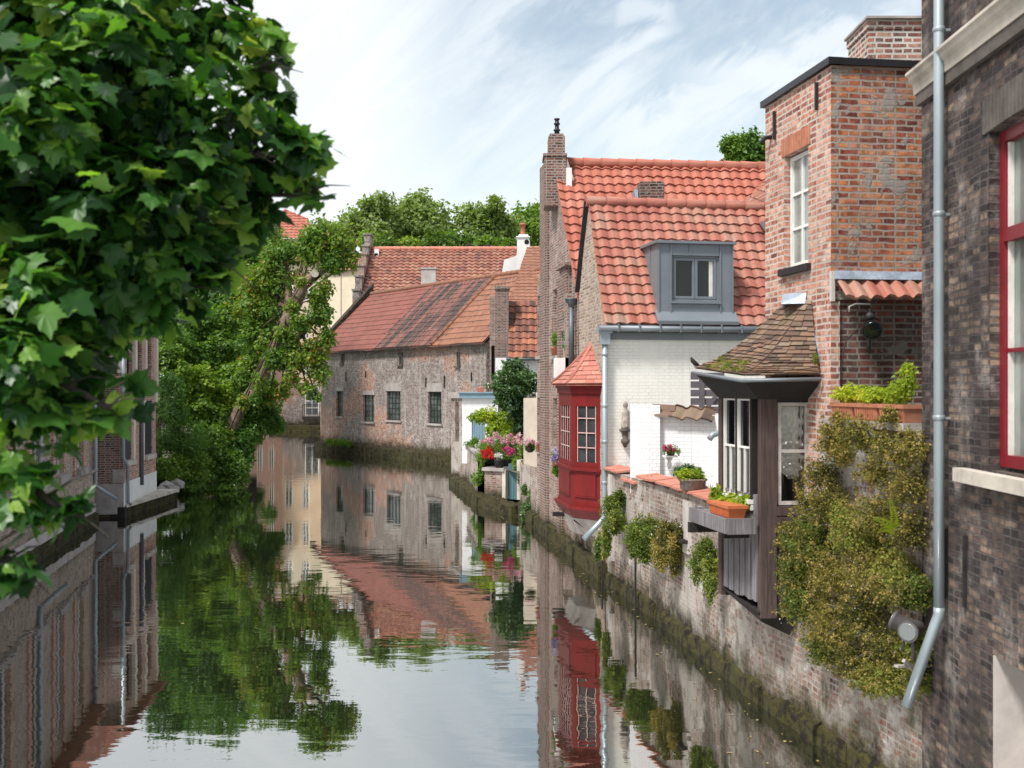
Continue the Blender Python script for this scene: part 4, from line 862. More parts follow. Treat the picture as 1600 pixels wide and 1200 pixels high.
# ------------------------------------------------------------------ white house with zinc dormer
H2 = thing('white_house', 'white painted brick house with red pantile roof and grey metal dormer', 'house', (3.4, 22, 0))
FWg = Fr((gx(23.9), 23.9), (1.82, 21.3)); FWf = Fr((1.82, 21.3), (5.5, 21.97))
m2 = MB(); m2.open = True; m2.wall(FWg, 0, FWg.L, -0.4, 7.75, seg=0.6)
apx = FWg.L*(23.9-22.9)/2.6
slope_cut(m2, FWg, apx, 7.68, FWg.L, 5.05); slope_cut(m2, FWg, 0, 5.9, apx, 7.68); m2.jit = 0.02
m2.build('gable_wall', M['brick_tan'], H2)
m2 = MB(); m2.open = True; m2.wall(FWf, 0, FWf.L, 1.0, 5.05, seg=1.5); m2.jit = 0.008; m2.build('front_wall', M['brick_white'], H2)
m2 = MB(); m2.box(1.75, 5.5, 22.2, 23.8, 1.1, 5.0); m2.build('rear_wall', M['brick_tan'], H2)
eA = FWf.P(-0.06, 5.02, 0.20); eB = FWf.P(FWf.L+0.1, 5.02, 0.20); rup = -FWf.n*1.80+Vector((0, 0, 2.66)); rup += FWf.d*(0.13)
eB2 = eB
rA, rB = eA+rup, eB+rup
rf = pantile('roof', M['tile_house'], H2, [eA, eB, rB, rA], pu=0.245, pv=0.245, amp=0.027, step=0.036, nu=10)
m2 = MB(); ridge(m2, rA+Vector((-0.05, 0, 0.02)), rB+Vector((0, 0, 0.02)), 0.105, 0.42); m2.build('ridge_tile', M['tile_house'], rf)
m2 = MB(); m2.open = True; dk = Vector((0, 0, -0.06)); m2.face([eA+dk, eB+dk, rB+dk, rA+dk]); bkv = Vector((-0.13, 1.05, -1.80)); m2.face([rA, rB, rB+bkv, rA+bkv]); m2.build('roof_deck', M['clay'], H2)
# verge: dark board and mortar
m2 = MB(); vb0 = FWg.P(-0.02, 5.88, 0.04); vb1 = FWg.P(apx, 7.70, 0.04); m2.bar(vb0, vb1, 0.10, 0.06); m2.build('verge_board', M['black_metal'], H2)
# gutter, soffit band
m2 = MB(); m2.fb(FWf, -0.16, FWf.L, 4.88, 5.0, 0.08, 0.22); m2.tube([FWf.P(-0.18, 4.93, 0.22), FWf.P(FWf.L, 4.93, 0.22)], 0.06, n=8); m2.fb(FWf, 0.02, FWf.L, 4.72, 4.86, 0.0, 0.05)
for k in range(9): s = 0.2+k*0.42; m2.fb(FWf, s-0.01, s+0.01, 4.86, 5.02, 0.0, 0.295)
m2.build('gutter', M['zinc'], H2)
dp = FWf.P(-0.03, 0, 0.10)
m2 = MB(); m2.tube([(dp.x, dp.y, 4.78), (dp.x, dp.y, 2.2), (dp.x, dp.y, 1.27), (dp.x-0.12, dp.y-0.05, 1.13), (dp.x-0.42, dp.y-0.2, 0.86)], 0.055, n=10)
for z in (4.4, 3.4, 2.7, 1.9, 1.4): m2.lathe((dp.x, dp.y, z), [(0.056, 0), (0.07, 0.01), (0.07, 0.05), (0.056, 0.06)], n=10)
m2.box(dp.x-0.16, dp.x+0.14, dp.y-0.10, dp.y+0.08, 4.84, 4.96); m2.box(dp.x-0.10, dp.x+0.10, dp.y-0.08, dp.y+0.07, 4.62, 4.84); m2.build('drainpipe', M['zinc_pipe'], H2)
# dormer
D = MB(); sa, sb = FWf.sp(1025, 0.0), FWf.sp(1143, 0.0); zt, zb = ZP(382, 21.6), ZP(497, 21.5)
w0, w1, v0, v1 = FWf.sp(1047), FWf.sp(1121), ZP(471, 21.6), ZP(400, 21.6)
D.open = True
zb -= 0.06; DO = 0.10
D.wall(FWf, sa, sb, zb, zt, [(w0, w1, v0, v1, 0.07)], o=DO, seg=5)
for (s, q) in ((sa, 1), (sb, -1)): D.face([FWf.P(s, zb, DO), FWf.P(s, zt, DO), FWf.P(s, zt, -1.6), FWf.P(s, zb, -1.6)])
dm = D.build('dormer', M['zinc'], H2)
D = MB(); zr = 5.17; D.hexa([FWf.P(sa-0.05, zr+0.04, DO-0.02), FWf.P(sa-0.05, 5.02, 0.26), FWf.P(sb+0.05, 5.02, 0.26), FWf.P(sb+0.05, zr+0.04, DO-0.02), FWf.P(sa-0.05, zr+0.13, DO-0.02), FWf.P(sa-0.05, 5.085, 0.27), FWf.P(sb+0.05, 5.085, 0.27), FWf.P(sb+0.05, zr+0.13, DO-0.02)]); D.build('apron', M['zinc'], dm)
D = MB(); D.fb(FWf, sa-0.07, sb+0.04, zt, zt+0.05, -1.6, 0.18)
for s in (sa+0.02, w0-0.02, (w0+w1)/2-0.12, w1+0.02, sb-0.02):
    D.fb(FWf, s-0.012, s+0.012, v1 if w0 < s < w1 else zb, zt, DO, DO+0.025)
for k in (-0.35, -0.8): D.fb(FWf, sa-0.025, sa, zb, zt, k-0.012, k+0.012)
D.fb(FWf, sa-0.02, sb+0.06, zb-0.02, zb+0.03, -0.05, 0.20); D.build('seam', M['zinc'], dm)
window(dm, FWf, w0, w1, v0, v1, cols=1, rows=1, o=0.05, fw=0.04, mat='zinc', glass='glass_dark')
for k in range(2):
    mid = (w0+w1)/2; a_ = (w0+0.05, mid-0.005)[k > 0] if k == 0 else mid+0.005; b_ = mid-0.005 if k == 0 else w1-0.05
    D = MB(); 
    D.fb(FWf, a_, a_+0.05, v0+0.05, v1-0.05, -0.01, 0.055); D.fb(FWf, b_-0.05, b_, v0+0.05, v1-0.05, -0.01, 0.055)
    D.fb(FWf, a_+0.05, b_-0.05, v0+0.05, v0+0.10, -0.01, 0.052); D.fb(FWf, a_+0.05, b_-0.05, v1-0.10, v1-0.05, -0.01, 0.052); D.build('casement', M['zinc'], dm)
D = MB(); D.fb(FWf, w0-0.03, w1+0.03, v0-0.05, v0-0.003, 0.0, 0.15); D.build('sill', M['zinc'], dm)
D = MB(); D.fb(FWf, w1-0.19, w1-0.11, v0+0.1, v1-0.1, 0.022, 0.026); D.build('curtain', M['lace'], dm)
footing(H2, [(gx(23.9), 23.9), (1.82, 21.2)], 0.34, 0.12, seed=4)

# red oriel
OR = thing('oriel_window', 'glossy dark red wooden oriel window with pink tiled cap over the canal', 'oriel window', (1.4, 22.6, 1.0))
pa, pb, pc, pd = (1.79, 21.72), (1.22, 22.3), (1.02, 23.7), (1.50, 24.2)
def off(pt, k):   # widen the plan outwards from the wall
    c = Vector((1.62, 22.9)); v = Vector(pt)-c; v *= (1+k); return (c.x+v.x, c.y+v.y)
def ring(mb, plan, z0, z1, plan1=None):
    p1 = plan1 or plan; n = len(plan)
    mb.faces([Vector((x, y, z0)) for x, y in plan]+[Vector((x, y, z1)) for x, y in p1], [tuple(range(n)), tuple(reversed(range(n, 2*n)))]+[(i, (i+1) % n, (i+1) % n+n, i+n) for i in range(n)])
plan = [pa, pb, pc, pd]; pl = lambda k: [off(q, k) for q in plan]
m2 = MB(); m2.open = True
for (q0, q1, wn) in ((pb, pa, 2), (pc, pb, 3), (pd, pc, 2)):
    F = Fr(q0, q1); g_ = 0.12 if wn == 2 else 0.18
    m2.wall(F, 0, F.L, 1.42, 3.78, [(g_, F.L-g_, 2.22, 3.50, 0.05)], seg=4)
    m2.fb(F, 0.14, F.L-0.14, 1.58, 2.02, 0.0, 0.022); m2.fb(F, 0.10, F.L-0.10, 1.55, 1.575, 0.0, 0.03); m2.fb(F, 0.10, F.L-0.10, 2.025, 2.05, 0.0, 0.03)
m2.build('body', M['red_paint'], OR)
m2 = MB(); ring(m2, pl(0.10), 2.09, 2.15); ring(m2, pl(0.06), 2.05, 2.09); ring(m2, pl(0.06), 3.66, 3.76); ring(m2, pl(0.12), 3.76, 3.84)
ring(m2, pl(0.04), 1.36, 1.42); ring(m2, pl(0.16), 1.30, 1.36); ring(m2, pl(0.02), 1.18, 1.30, pl(0.14)); ring(m2, pl(-0.1), 1.10, 1.18, pl(0.02)); m2.build('moulding', M['red_paint'], OR)
for (q0, q1, cn) in ((pb, pa, 2), (pc, pb, 4), (pd, pc, 2)):
    F = Fr(q0, q1); g_ = 0.12 if cn == 2 else 0.18
    w = window(OR, F, g_, F.L-g_, 2.22, 3.50, cols=cn, rows=4, o=-0.01, fw=0.045, mw=0.03, mat='red_paint', glass='glass', depth=0.04)
    m3 = MB(); ia, ib = g_+0.045, F.L-g_-0.045
    for k in range(1, cn): x = ia+(ib-ia)*k/cn; m3.fb(F, x-0.011, x+0.011, 2.27, 3.45, -0.012, -0.004)
    for k in range(1, 4): z = 2.265+1.19*k/4; m3.fb(F, ia, ib, z-0.01, z+0.01, -0.012, -0.003)
    for x in (ia, ib): m3.fb(F, x-0.008, x+0.008, 2.265, 3.455, -0.012, -0.004)
    m3.build('glazing_putty', M['putty'], w)
    m3 = MB(); m3.fb(F, g_, F.L-g_, 3.40, 3.50, -0.02, 0.002); m3.build('arched_head', M['red_paint'], w)
apex = Vector((1.68, 22.6, 4.66))
m2 = MB()
ro = [Vector((*off(q, 0.22), 3.82)) for q in plan]
m2.faces(ro+[apex-Vector((0, 0, 0.03))], [(0, 1, 4), (1, 2, 4), (2, 3, 4), (0, 3, 2, 1)]); orf = m2.build('roof', M['tile_oriel'], OR)
for (q0, q1) in ((ro[1], ro[0]), (ro[2], ro[1]), (ro[3], ro[2])):
    S = lambda u, v, q0=q0, q1=q1: q0.lerp(q1, u).lerp(apex, v*0.97)-Vector((0, 0, 0.05*math.sin(math.pi*v)-0.03))
    slabtiles('tile_field', M['tile_oriel'], orf, S, 8, lambda v, L=(q1-q0).length: L*(1-v), thick=0.018, tw=0.24, seed=3, jit=0.004)
m2 = MB()
for q in ro[:3]: m2.tube([q+Vector((0, 0, 0.05)), q.lerp(apex, 0.5)+Vector((0, 0, 0.015)), apex+Vector((0, 0, 0.05))], 0.04, n=8)
m2.build('hip_tile', M['tile_oriel'], orf)
m2 = MB(); ring(m2, [off(q, -0.35) for q in plan], 0.75, 1.10, pl(-0.1)); m2.build('corbel', M['stone'], OR)
for a_, b_ in (((1.75, 23.6, 1.0), (0.88, 23.4, 1.06)), ((1.8, 22.2, 0.75), (1.3, 22.4, 1.08))): m2 = MB(); m2.bar(a_, b_, 0.09); m2.build('bracket', M['timber_black'], OR)

# statue on the white wall
st = thing('statuette', 'small weathered stone figure on a bracket on the white wall', 'statue', (2.1, 21.25, 2.9))
c = FWf.P(FWf.sp(975), 0, 0.09); z0 = ZP(670, 21.4)
m2 = MB(); m2.lathe((c.x, c.y, z0), [(0.075, 0), (0.085, 0.06), (0.072, 0.2), (0.075, 0.33), (0.045, 0.39), (0.035, 0.41), (0.05, 0.45), (0.045, 0.50), (0.015, 0.55)], n=12, sy=0.8); m2.jit = 0.012; m2.jf = 9; m2.build('figure', M['statue'], st)
m2 = MB(); m2.lathe((c.x, c.y+0.02, z0-0.05), [(0.11, 0), (0.12, 0.05)], n=8); m2.lathe((c.x, c.y+0.02, z0-0.36), [(0.02, 0), (0.06, 0.07), (0.085, 0.10), (0.085, 0.15), (0.05, 0.17), (0.06, 0.3), (0.10, 0.33)], n=10); m2.jit = 0.008; m2.build('bracket', M['stone_dark'], st)

# ------------------------------------------------------------------ right quay wall and courtyard
QR = [(1.82, 21.28), (2.36, 17.9), (3.0, 13.0), (3.29, 11.56), (3.40, 11.0), (3.66, 9.55)]
QW = thing('quay_wall', 'weathered brick quay wall with pale lime stains and moss along the water', 'wall', (2.7, 15, 0))
m2 = MB(); m2.open = True; m2.jit = 0.035; m2.jf = 0.9
tops = [2.18, 2.22, 2.22, 3.42, 3.42]
for i, (a, b) in enumerate(zip(QR, QR[1:])):
    F = Fr(a, b); m2.wall(F, 0, F.L, -0.4, tops[i] if i < 3 else 3.42, seg=0.4)
    m2.face([F.P(0, tops[i], 0), F.P(F.L, tops[i], 0), F.P(F.L, tops[i], -0.35), F.P(0, tops[i], -0.35)])
m2.build('brickwork', M['brick_quay'], QW)
footing(QW, QR, 0.22, 0.05, seed=11)
F = Fr(QR[0], QR[1]); F2 = Fr(QR[1], QR[2])
m2 = MB()
def coping(F, s0, s1, z, tilt=0.03):
    n = max(1, int((s1-s0)/0.22))
    for k in range(n):
        a = s0+(s1-s0)*k/n; b = s0+(s1-s0)*(k+0.97)/n; dz = random.uniform(-0.008, 0.008)
        m2.hexa([F.P(a, z+dz, 0.07), F.P(b, z+dz, 0.07), F.P(b, z+dz+tilt, -0.30), F.P(a, z+dz+tilt, -0.30), F.P(a, z+0.035+dz, 0.07), F.P(b, z+0.035+dz, 0.07), F.P(b, z+0.045+dz+tilt, -0.30), F.P(a, z+0.045+dz+tilt, -0.30)])
coping(F, 0.0, F.L*0.36, 2.20); coping(F, F.L*0.42, F.L*0.68, 2.10); coping(F, F.L*0.72, F.L, 2.23); coping(F2, 0, F2.L*0.75, 2.24)
m2.build('coping', M['clay_cop'], QW)
m2 = MB()
for px in (957, 1076): 
    Fx = F if px < 1010 else F2; s = Fx.sp(px); m2.fb(Fx, s-0.14, s+0.14, 0.5 if px == 957 else 1.35, 2.12, -0.02, 0.05)
m2.jit = 0.01; m2.build('stone_block', M['plaster_dirty'], QW)
for px, z1, z0 in ((1003, 1.2, -0.1), (950, 0.5, -0.1)): m2 = MB(); s = F.sp(px); m2.fb(F, s-0.02, s+0.02, z0, z1, 0.10, 0.13); m2.build('iron_strip', M['iron'], QW)
for px, z in ((1077, 1.5), (1105, 1.35)): m2 = MB(); s = F2.sp(px); m2.fb(F2, s-0.2, s+0.1, z, z+0.05, 0, 0.14); m2.build('iron_shelf', M['iron'], QW)

cy = MB(); cy.open = True; cy.face([Vector(q) for q in ((2.0, 21.3, 1.9), (2.45, 17.9, 1.9), (3.1, 13.2, 1.9), (6, 13.2, 1.9), (6, 21.9, 1.9))]); tag(cy.build('courtyard', M['paving']), 'paved courtyard behind the quay wall', 'courtyard', kind='structure')
CW = thing('courtyard_wall', 'lime-white courtyard wall capped with a short row of brown tiles', 'wall', (2.9, 19.3, 1.9))
F = Fr((XP(985, 19.4), 19.4), (XP(1031, 19.35), 19.35)); m2 = MB(); m2.fb(F, 0, F.L, 1.9, ZP(633, 19.4), -0.25, 0); m2.jit = 0.012; m2.build('wall', M['limewash'], CW)
F = Fr((XP(1029, 19.5), 19.5), (XP(1140, 19.0), 19.0)); m2 = MB(); m2.fb(F, 0, F.L, 1.9, ZP(648, 19.3), -0.2, 0); m2.jit = 0.012; m2.build('wall', M['limewash'], CW)
CF = F
m2 = MB(); s0, s1 = F.sp(1020), F.sp(1054)
for r_ in range(2): m2.hexa([F.P(s0+0.07*(1-r_), ZP(650-7*r_, 19.4), 0.17-0.1*r_), F.P(s1+0.02, ZP(652-7*r_, 19.4), 0.17-0.1*r_), F.P(s1, ZP(640-4*r_, 19.4), -0.06), F.P(s0-0.02, ZP(638-4*r_, 19.4), -0.06), F.P(s0+0.07*(1-r_), ZP(647-7*r_, 19.4), 0.17-0.1*r_), F.P(s1+0.02, ZP(649-7*r_, 19.4), 0.17-0.1*r_), F.P(s1, ZP(637-4*r_, 19.4), -0.06), F.P(s0-0.02, ZP(635-4*r_, 19.4), -0.06)])
m2.build('cap_tile', M['tile_brown'], CW)
pantile('pantile_cap', M['tile_brown'], CW, [F.P(F.sp(1052), ZP(653, 19.3), 0.16), F.P(F.sp(1118), ZP(657, 19.2), 0.16), F.P(F.sp(1118), ZP(640, 19.2), -0.16), F.P(F.sp(1052), ZP(636, 19.3), -0.16)], pu=0.26, pv=0.36, amp=0.035, step=0.03)
sg = thing('slatted_shutter', 'grey slatted shutter with diagonal brace above the courtyard wall', 'shutter', (3.3, 19.8, 2.6))
F = Fr((XP(1079, 19.9), 19.9), (XP(1132, 19.8), 19.8)); m2 = MB()
for k in range(5): z = ZP(646-k*13.2, 19.8); m2.fb(F, 0, F.L, z, z+0.125, -0.03, 0)
m2.fb(F, F.sp(1092), F.sp(1101), ZP(648, 19.8), ZP(583, 19.8), 0.002, 0.03); m2.bar(F.P(F.sp(1103), ZP(640, 19.8), 0.017), F.P(F.sp(1128), ZP(606, 19.8), 0.017), 0.03, 0.08); m2.build('slats', M['grey_slat'], sg)
m2 = MB(); m2.fb(F, F.sp(1062), F.L+0.3, 1.9, ZP(650, 19.8), -0.3, -0.12); m2.build('backing', M['limewash'], sg)
pipe(None, [(XP(1130, 18), 18, ZP(678, 18)), (XP(1122, 18), 17.97, ZP(677, 18)), (XP(1113, 18), 17.95, ZP(679, 18)), (XP(1107, 18), 17.93, ZP(686, 18))], 0.05, name='spout')
tag(bpy.data.objects['spout'], 'short pale curved overflow spout sticking from the white wall', 'spout')

# ------------------------------------------------------------------ timber bay
BY = thing('timber_bay', 'dark timber bay window with mossy brown tiled roof hanging over the canal', 'bay window', (2.9, 12.4, 1.2))
FBf = Fr((2.72, 12.0), (3.30, 12.06)); FBl = Fr((2.50, 13.15), (2.72, 12.0))
tx = lambda Y: 5.256-0.164*Y
m2 = MB()
cw = FBf.sp(1214); m2.fb(FBf, 0.03, cw, 1.24, 3.86, -0.12, 0.0)      # the corner post
m2.build('corner_post', M['timber'], BY)
m2 = MB(); m2.fb(FBf, cw, FBf.L, ZP(628, 12), 3.84, -0.2, -0.03); m2.fb(FBf, cw, FBf.L, ZP(628, 12), ZP(612, 12), -0.05, 0.004)
m2.fb(FBl, 0.0, FBl.L-0.02, ZP(620, 12.5), 3.86, -0.2, -0.02); m2.build('lintel', M['timber_black'], BY)
m2 = MB(); m2.fb(FBf, FBf.sp(1268), FBf.L, 1.3, 3.8, -0.2, -0.02); m2.fb(FBf, cw, FBf.sp(1270), ZP(806, 12), ZP(792, 12), -0.15, 0.015); m2.fb(FBf, cw, FBf.sp(1270), ZP(820, 12), ZP(808, 12), -0.15, 0.02); m2.fb(FBl, -0.02, 0.08, 1.3, 3.8, -0.2, 0.0)
m2.build('post', M['timber'], BY)
m2 = MB(); m2.fb(FBf, cw, FBf.L, 1.3, ZP(818, 12), -0.12, -0.05)
for k in range(4): a_ = cw+0.01+k*0.1; m2.fb(FBf, a_, a_+0.088, 1.28+0.03*math.sin(k*7), ZP(819, 12), -0.05, -0.035)
m2.build('front_boards', M['timber'], BY)
m2 = MB(); zt_ = ZP(770, 12.4)
nb = 12
for k in range(nb): 
    a_ = 0.08+(FBl.L-0.18)*k/nb; m2.fb(FBl, a_, a_+(FBl.L-0.18)/nb*0.86, 1.38+0.05*random.random(), zt_, -0.05, -0.03+0.012*(k % 2))
m2.fb(FBl, 0.05, FBl.L-0.08, 1.45, zt_, -0.10, -0.055); m2.build('side_boards', M['board_grey'], BY)
# front window with the draped cloth
wa, wb, wc_, wd = cw+0.02, FBf.sp(1266), ZP(790, 12), ZP(629, 12)
w = MB()
w.fb(FBf, wa, wa+0.04, wc_, wd, -0.09, -0.03); w.fb(FBf, wb-0.045, wb, wc_, wd, -0.09, -0.03); w.fb(FBf, wa+0.04, wb-0.045, wc_, wc_+0.04, -0.09, -0.032); w.fb(FBf, wa+0.04, wb-0.045, wd-0.04, wd, -0.09, -0.032)
w.fb(FBf, wa+0.04, wb-0.045, ZP(708, 12), ZP(703, 12), -0.085, -0.035); w = w.build('window', M['worn_white'], BY)
g_ = MB(); g_.open = True; g_.face([FBf.P(wa+0.03, wc_+0.03, -0.06), FBf.P(wb-0.03, wc_+0.03, -0.06), FBf.P(wb-0.03, wd-0.03, -0.06), FBf.P(wa+0.03, wd-0.03, -0.06)]); g_.build('pane', M['glass_clear'], w)
# cloth: a sagging sheet with folds
cm = MB(); cm.open = True; nu_, nv_ = 44, 56; grid = []
for j in range(nv_+1):
    v = j/nv_; row = []
    for i in range(nu_+1):
        u = i/nu_; c_ = 4*u*(1-u); zlow = ZP(728, 12)-0.16*c_**0.8
        z = (wd-0.045)*(1-v)+zlow*v
        sag = 0.045*math.sin((v*11+c_*4.0*v)*math.pi*0.9)*min(1, v*2.0)+0.020*math.sin(u*26+v*4)*(1-v)
        sag += 0.03*mnoise.noise(Vector((u*5, v*9-c_*2.0, 0.3)))
        row.append(cm.bm.verts.new(FBf.P(wa+0.05+(wb-wa-0.10)*u, z, -0.105+sag*0.9)))
    grid.append(row)
for j in range(nv_):
    for i in range(nu_): cm.bm.faces.new((grid[j+1][i], grid[j+1][i+1], grid[j][i+1], grid[j][i])).smooth = True
cm.build('curtain', M['curtain'], BY)
# left casements
zb_, zt2 = ZP(778, 12.4), ZP(622, 12.6)
for k in range(2):
    a_ = 0.10+k*(FBl.L-0.12-cw)/2; b_ = 0.10+(k+1)*(FBl.L-0.12-cw)/2-0.05
    m3 = MB(); fw = 0.026
    m3.fb(FBl, a_, a_+fw, zb_, zt2, -0.055, -0.02); m3.fb(FBl, b_-fw, b_, zb_, zt2, -0.055, -0.02); m3.fb(FBl, a_+fw, b_-fw, zb_, zb_+fw, -0.08, -0.022); m3.fb(FBl, a_+fw, b_-fw, zt2-fw, zt2, -0.08, -0.022)
    m3.fb(FBl, a_+fw, b_-fw, ZP(700, 12.5), ZP(697, 12.5), -0.055, -0.024); m3.fb(FBl, (a_+b_)/2-0.008, (a_+b_)/2+0.008, zb_+fw, ZP(700, 12.5), -0.075, -0.024)
    w = m3.build('window', M['white_paint'], BY)
    g_ = MB(); g_.open = True; g_.face([FBl.P(a_+fw, zb_+fw, -0.05), FBl.P(b_-fw, zb_+fw, -0.05), FBl.P(b_-fw, zt2-fw, -0.05), FBl.P(a_+fw, zt2-fw, -0.05)]); g_.build('pane', M['glass_clear'], w)
    m3 = MB(); m3.fb(FBl, b_, b_+0.05, zb_-0.02, zt2+0.02, -0.1, -0.012); m3.build('mullion', M['timber_black'], BY)
m3 = MB(); m3.fb(FBl, 0.05, FBl.L-cw, zb_-0.05, zb_-0.003, -0.1, 0.03); m3.fb(FBl, 0.05, FBl.L-cw, zb_-0.12, zb_-0.06, -0.1, 0.0); m3.build('sill', M['white_paint'], BY)
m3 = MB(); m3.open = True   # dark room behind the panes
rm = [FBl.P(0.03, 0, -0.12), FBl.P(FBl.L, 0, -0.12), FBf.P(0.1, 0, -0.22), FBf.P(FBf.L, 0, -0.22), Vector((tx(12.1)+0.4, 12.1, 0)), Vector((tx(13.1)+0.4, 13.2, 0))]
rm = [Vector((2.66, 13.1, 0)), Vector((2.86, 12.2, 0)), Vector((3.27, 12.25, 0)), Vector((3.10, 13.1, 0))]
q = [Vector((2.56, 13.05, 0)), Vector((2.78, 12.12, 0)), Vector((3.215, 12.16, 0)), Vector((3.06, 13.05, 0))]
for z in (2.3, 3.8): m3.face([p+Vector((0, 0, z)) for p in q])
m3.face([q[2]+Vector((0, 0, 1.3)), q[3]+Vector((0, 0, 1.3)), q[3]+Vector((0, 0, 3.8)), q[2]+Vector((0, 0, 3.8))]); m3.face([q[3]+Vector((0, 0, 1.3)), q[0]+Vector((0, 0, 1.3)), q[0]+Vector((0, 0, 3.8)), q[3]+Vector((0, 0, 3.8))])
m3.face([p+Vector((0, 0, 1.35)) for p in q]); m3.build('interior', M['unlit_black'], BY)
# roof
C0 = Vector((2.52, 11.80, 3.915)); E_ = Vector((2.23, 13.28, 4.02)); Rr_ = Vector((tx(11.68)-0.03, 11.70, 3.93))
T1 = Vector((tx(12.05)-0.01, 12.05, 4.76)); T0 = Vector((tx(12.55)-0.01, 12.55, 4.80)); Tf = Vector((tx(13.2), 13.3, 4.0))
def sag(v): return -0.13*math.sin(math.pi*v)*(1.1-0.4*v)
Sl = lambda u, v: E_.lerp(C0, u).lerp(T0.lerp(T1, u), v)+Vector((0, 0, sag(v)))
Sf = lambda u, v: C0.lerp(Rr_, u).lerp(T1.lerp(Vector((tx(11.95), 11.95, 4.74)), u), v)+Vector((0, 0, sag(v)))
m2 = MB(); m2.open = True; n = 10
for S in (Sl, Sf):
    for j in range(n): m2.face([S(0, j/n), S(1, j/n), S(1, (j+1)/n), S(0, (j+1)/n)])
m2.face([E_, C0, Rr_, Tf]); brf = m2.build('roof', M['tile_brown'], BY)
slabtiles('tile_field', M['tile_brown'], brf, Sl, 19, lambda v: 1.5*(1-v)+0.5*v, thick=0.013, tw=0.16, seed=5)
slabtiles('tile_field', M['tile_brown'], brf, Sf, 19, lambda v: 0.85*(1-v)+0.1*v, thick=0.013, tw=0.16, seed=6)
m2 = MB(); m2.open = True
for j in range(n): m2.face([E_.lerp(T0, j/n)+Vector((0, 0, sag(j/n))), E_.lerp(T0, (j+1)/n)+Vector((0, 0, sag((j+1)/n))), Tf.lerp(T0, (j+1)/n), Tf.lerp(T0, j/n)])
m2.build('roof_back', M['tile_brown'], BY)
m2 = MB(); m2.tube([E_+Vector((-0.03, 0, -0.05)), C0+Vector((-0.04, -0.04, -0.05)), Rr_+Vector((0, -0.05, -0.05))], 0.021, n=8); m2.build('gutter', M['zinc'], BY)
m2 = MB(); m2.open = True   # boarded cove; its near-black colour stands in for the eaves shadow
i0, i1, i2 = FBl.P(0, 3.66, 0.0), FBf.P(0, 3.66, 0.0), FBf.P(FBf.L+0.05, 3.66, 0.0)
dz = Vector((0, 0, -0.06)); m2.face([i0, i1, C0+dz, E_+dz]); m2.face([i1, i2, Rr_+dz, C0+dz]); m2.build('eaves_cove', M['unlit_black'], BY)
m2 = MB(); m2.hexa([W(1220, 475, 12.1), W(1258, 474, 12.0), W(1258, 474, 12.25), W(1222, 475, 12.5), W(1223, 459, 12.3), W(1260, 457, 12.1), W(1260, 457, 12.2), W(1224, 459, 12.5)])
m2.bar(W(1262, 474, 12.02), W(1288, 578, 11.72), 0.05, 0.015); m2.build('flashing', M['lead'], BY)
m2 = MB(); p = E_+Vector((-0.02, 0, 0.05)); m2.tube([p+Vector((0.07, 0, -0.02)), p+Vector((0.03, 0, 0.01)), p+Vector((-0.01, 0, 0.05)), p+Vector((-0.025, 0, 0.09))], [0.018, 0.03, 0.026, 0.008], n=8); m2.build('corner_finial', M['timber_black'], BY)
# bracket under the bay, coloured black in place of the shadow gap there
m2 = MB(); m2.hexa([Vector(q) for q in ((2.78, 12.10, 1.18), (3.1, 12.15, 1.02), (3.1, 12.9, 1.02), (2.62, 12.9, 1.3), (2.72, 12.03, 1.3), (3.2, 12.1, 1.3), (3.1, 13, 1.38), (2.52, 13.1, 1.38))]); m2.build('corbel', M['timber_black'], BY)
# shelf window box
SB = thing('window_shelf', 'grey timber shelf with planks projecting from the dark bay for a flower box', 'shelf', (2.4, 12.6, 2.2))
Fs = Fr((2.50, 13.2), (2.70, 12.05)); m2 = MB(); z = 2.30
m2.fb(Fs, 0.05, Fs.L, z, z+0.03, 0.0, 0.34); m2.fb(Fs, 0.0, Fs.L+0.03, z-0.12, z+0.045, 0.34, 0.37); m2.fb(Fs, Fs.L, Fs.L+0.03, z-0.13, z+0.045, 0.0, 0.34); m2.fb(Fs, 0.02, 0.05, z-0.12, z+0.045, 0, 0.34)
m2.build('tray', M['board_grey'], SB)
for a_, d_, e_ in ((Fs.L-0.25, 0.20, 0.3), (0.1, 0.24, 0.42)): m2 = MB(); m2.fb(Fs, a_, a_+0.07, z-d_, z-0.12, 0.0, e_); m2.build('bracket', M['timber_black'], SB)

# ------------------------------------------------------------------ orange brick tower house
TW = thing('tower_house', 'orange and red brick house with flat black roof edge and cement patches', 'house', (3.9, 12.2, 2.2))
FTl = Fr((tx(13.25), 13.25), (3.37, 11.5)); FTf = Fr((3.37, 11.5), (4.95, 11.72))
ztop = 7.20
o1 = (FTl.sp(1225), FTl.sp(1263), 5.16, 6.48, 0.10)
m2 = MB(); m2.open = True; m2.wall(FTl, 0, FTl.L, 2.0, ztop, [o1], seg=1.0)
m2.jit = 0.008; m2.build('side_wall', M['brick_pink'], TW)
m2 = MB(); m2.open = True; m2.wall(FTf, 0, FTf.L, 4.72, ztop, seg=1.0); m2.jit = 0.008; m2.build('front_wall', M['brick_red'], TW)
m2 = MB(); m2.open = True; m2.wall(FTf, 0.0, FTf.L, 2.0, 4.72, seg=1.0, o=-0.04); m2.jit = 0.012; m2.build('lower_wall', M['brick_dkred'], TW)
m2 = MB(); m2.fb(FTf, 0.0, 0.10, 3.3, 4.70, -0.05, 0.0); m2.build('corner_strip', M['brick_pink'], TW)
m2 = MB(); m2.box(3.4, 7.0, 11.8, 13.2, 2.0, ztop-0.1); m2.build('core', M['brick_dkred'], TW)
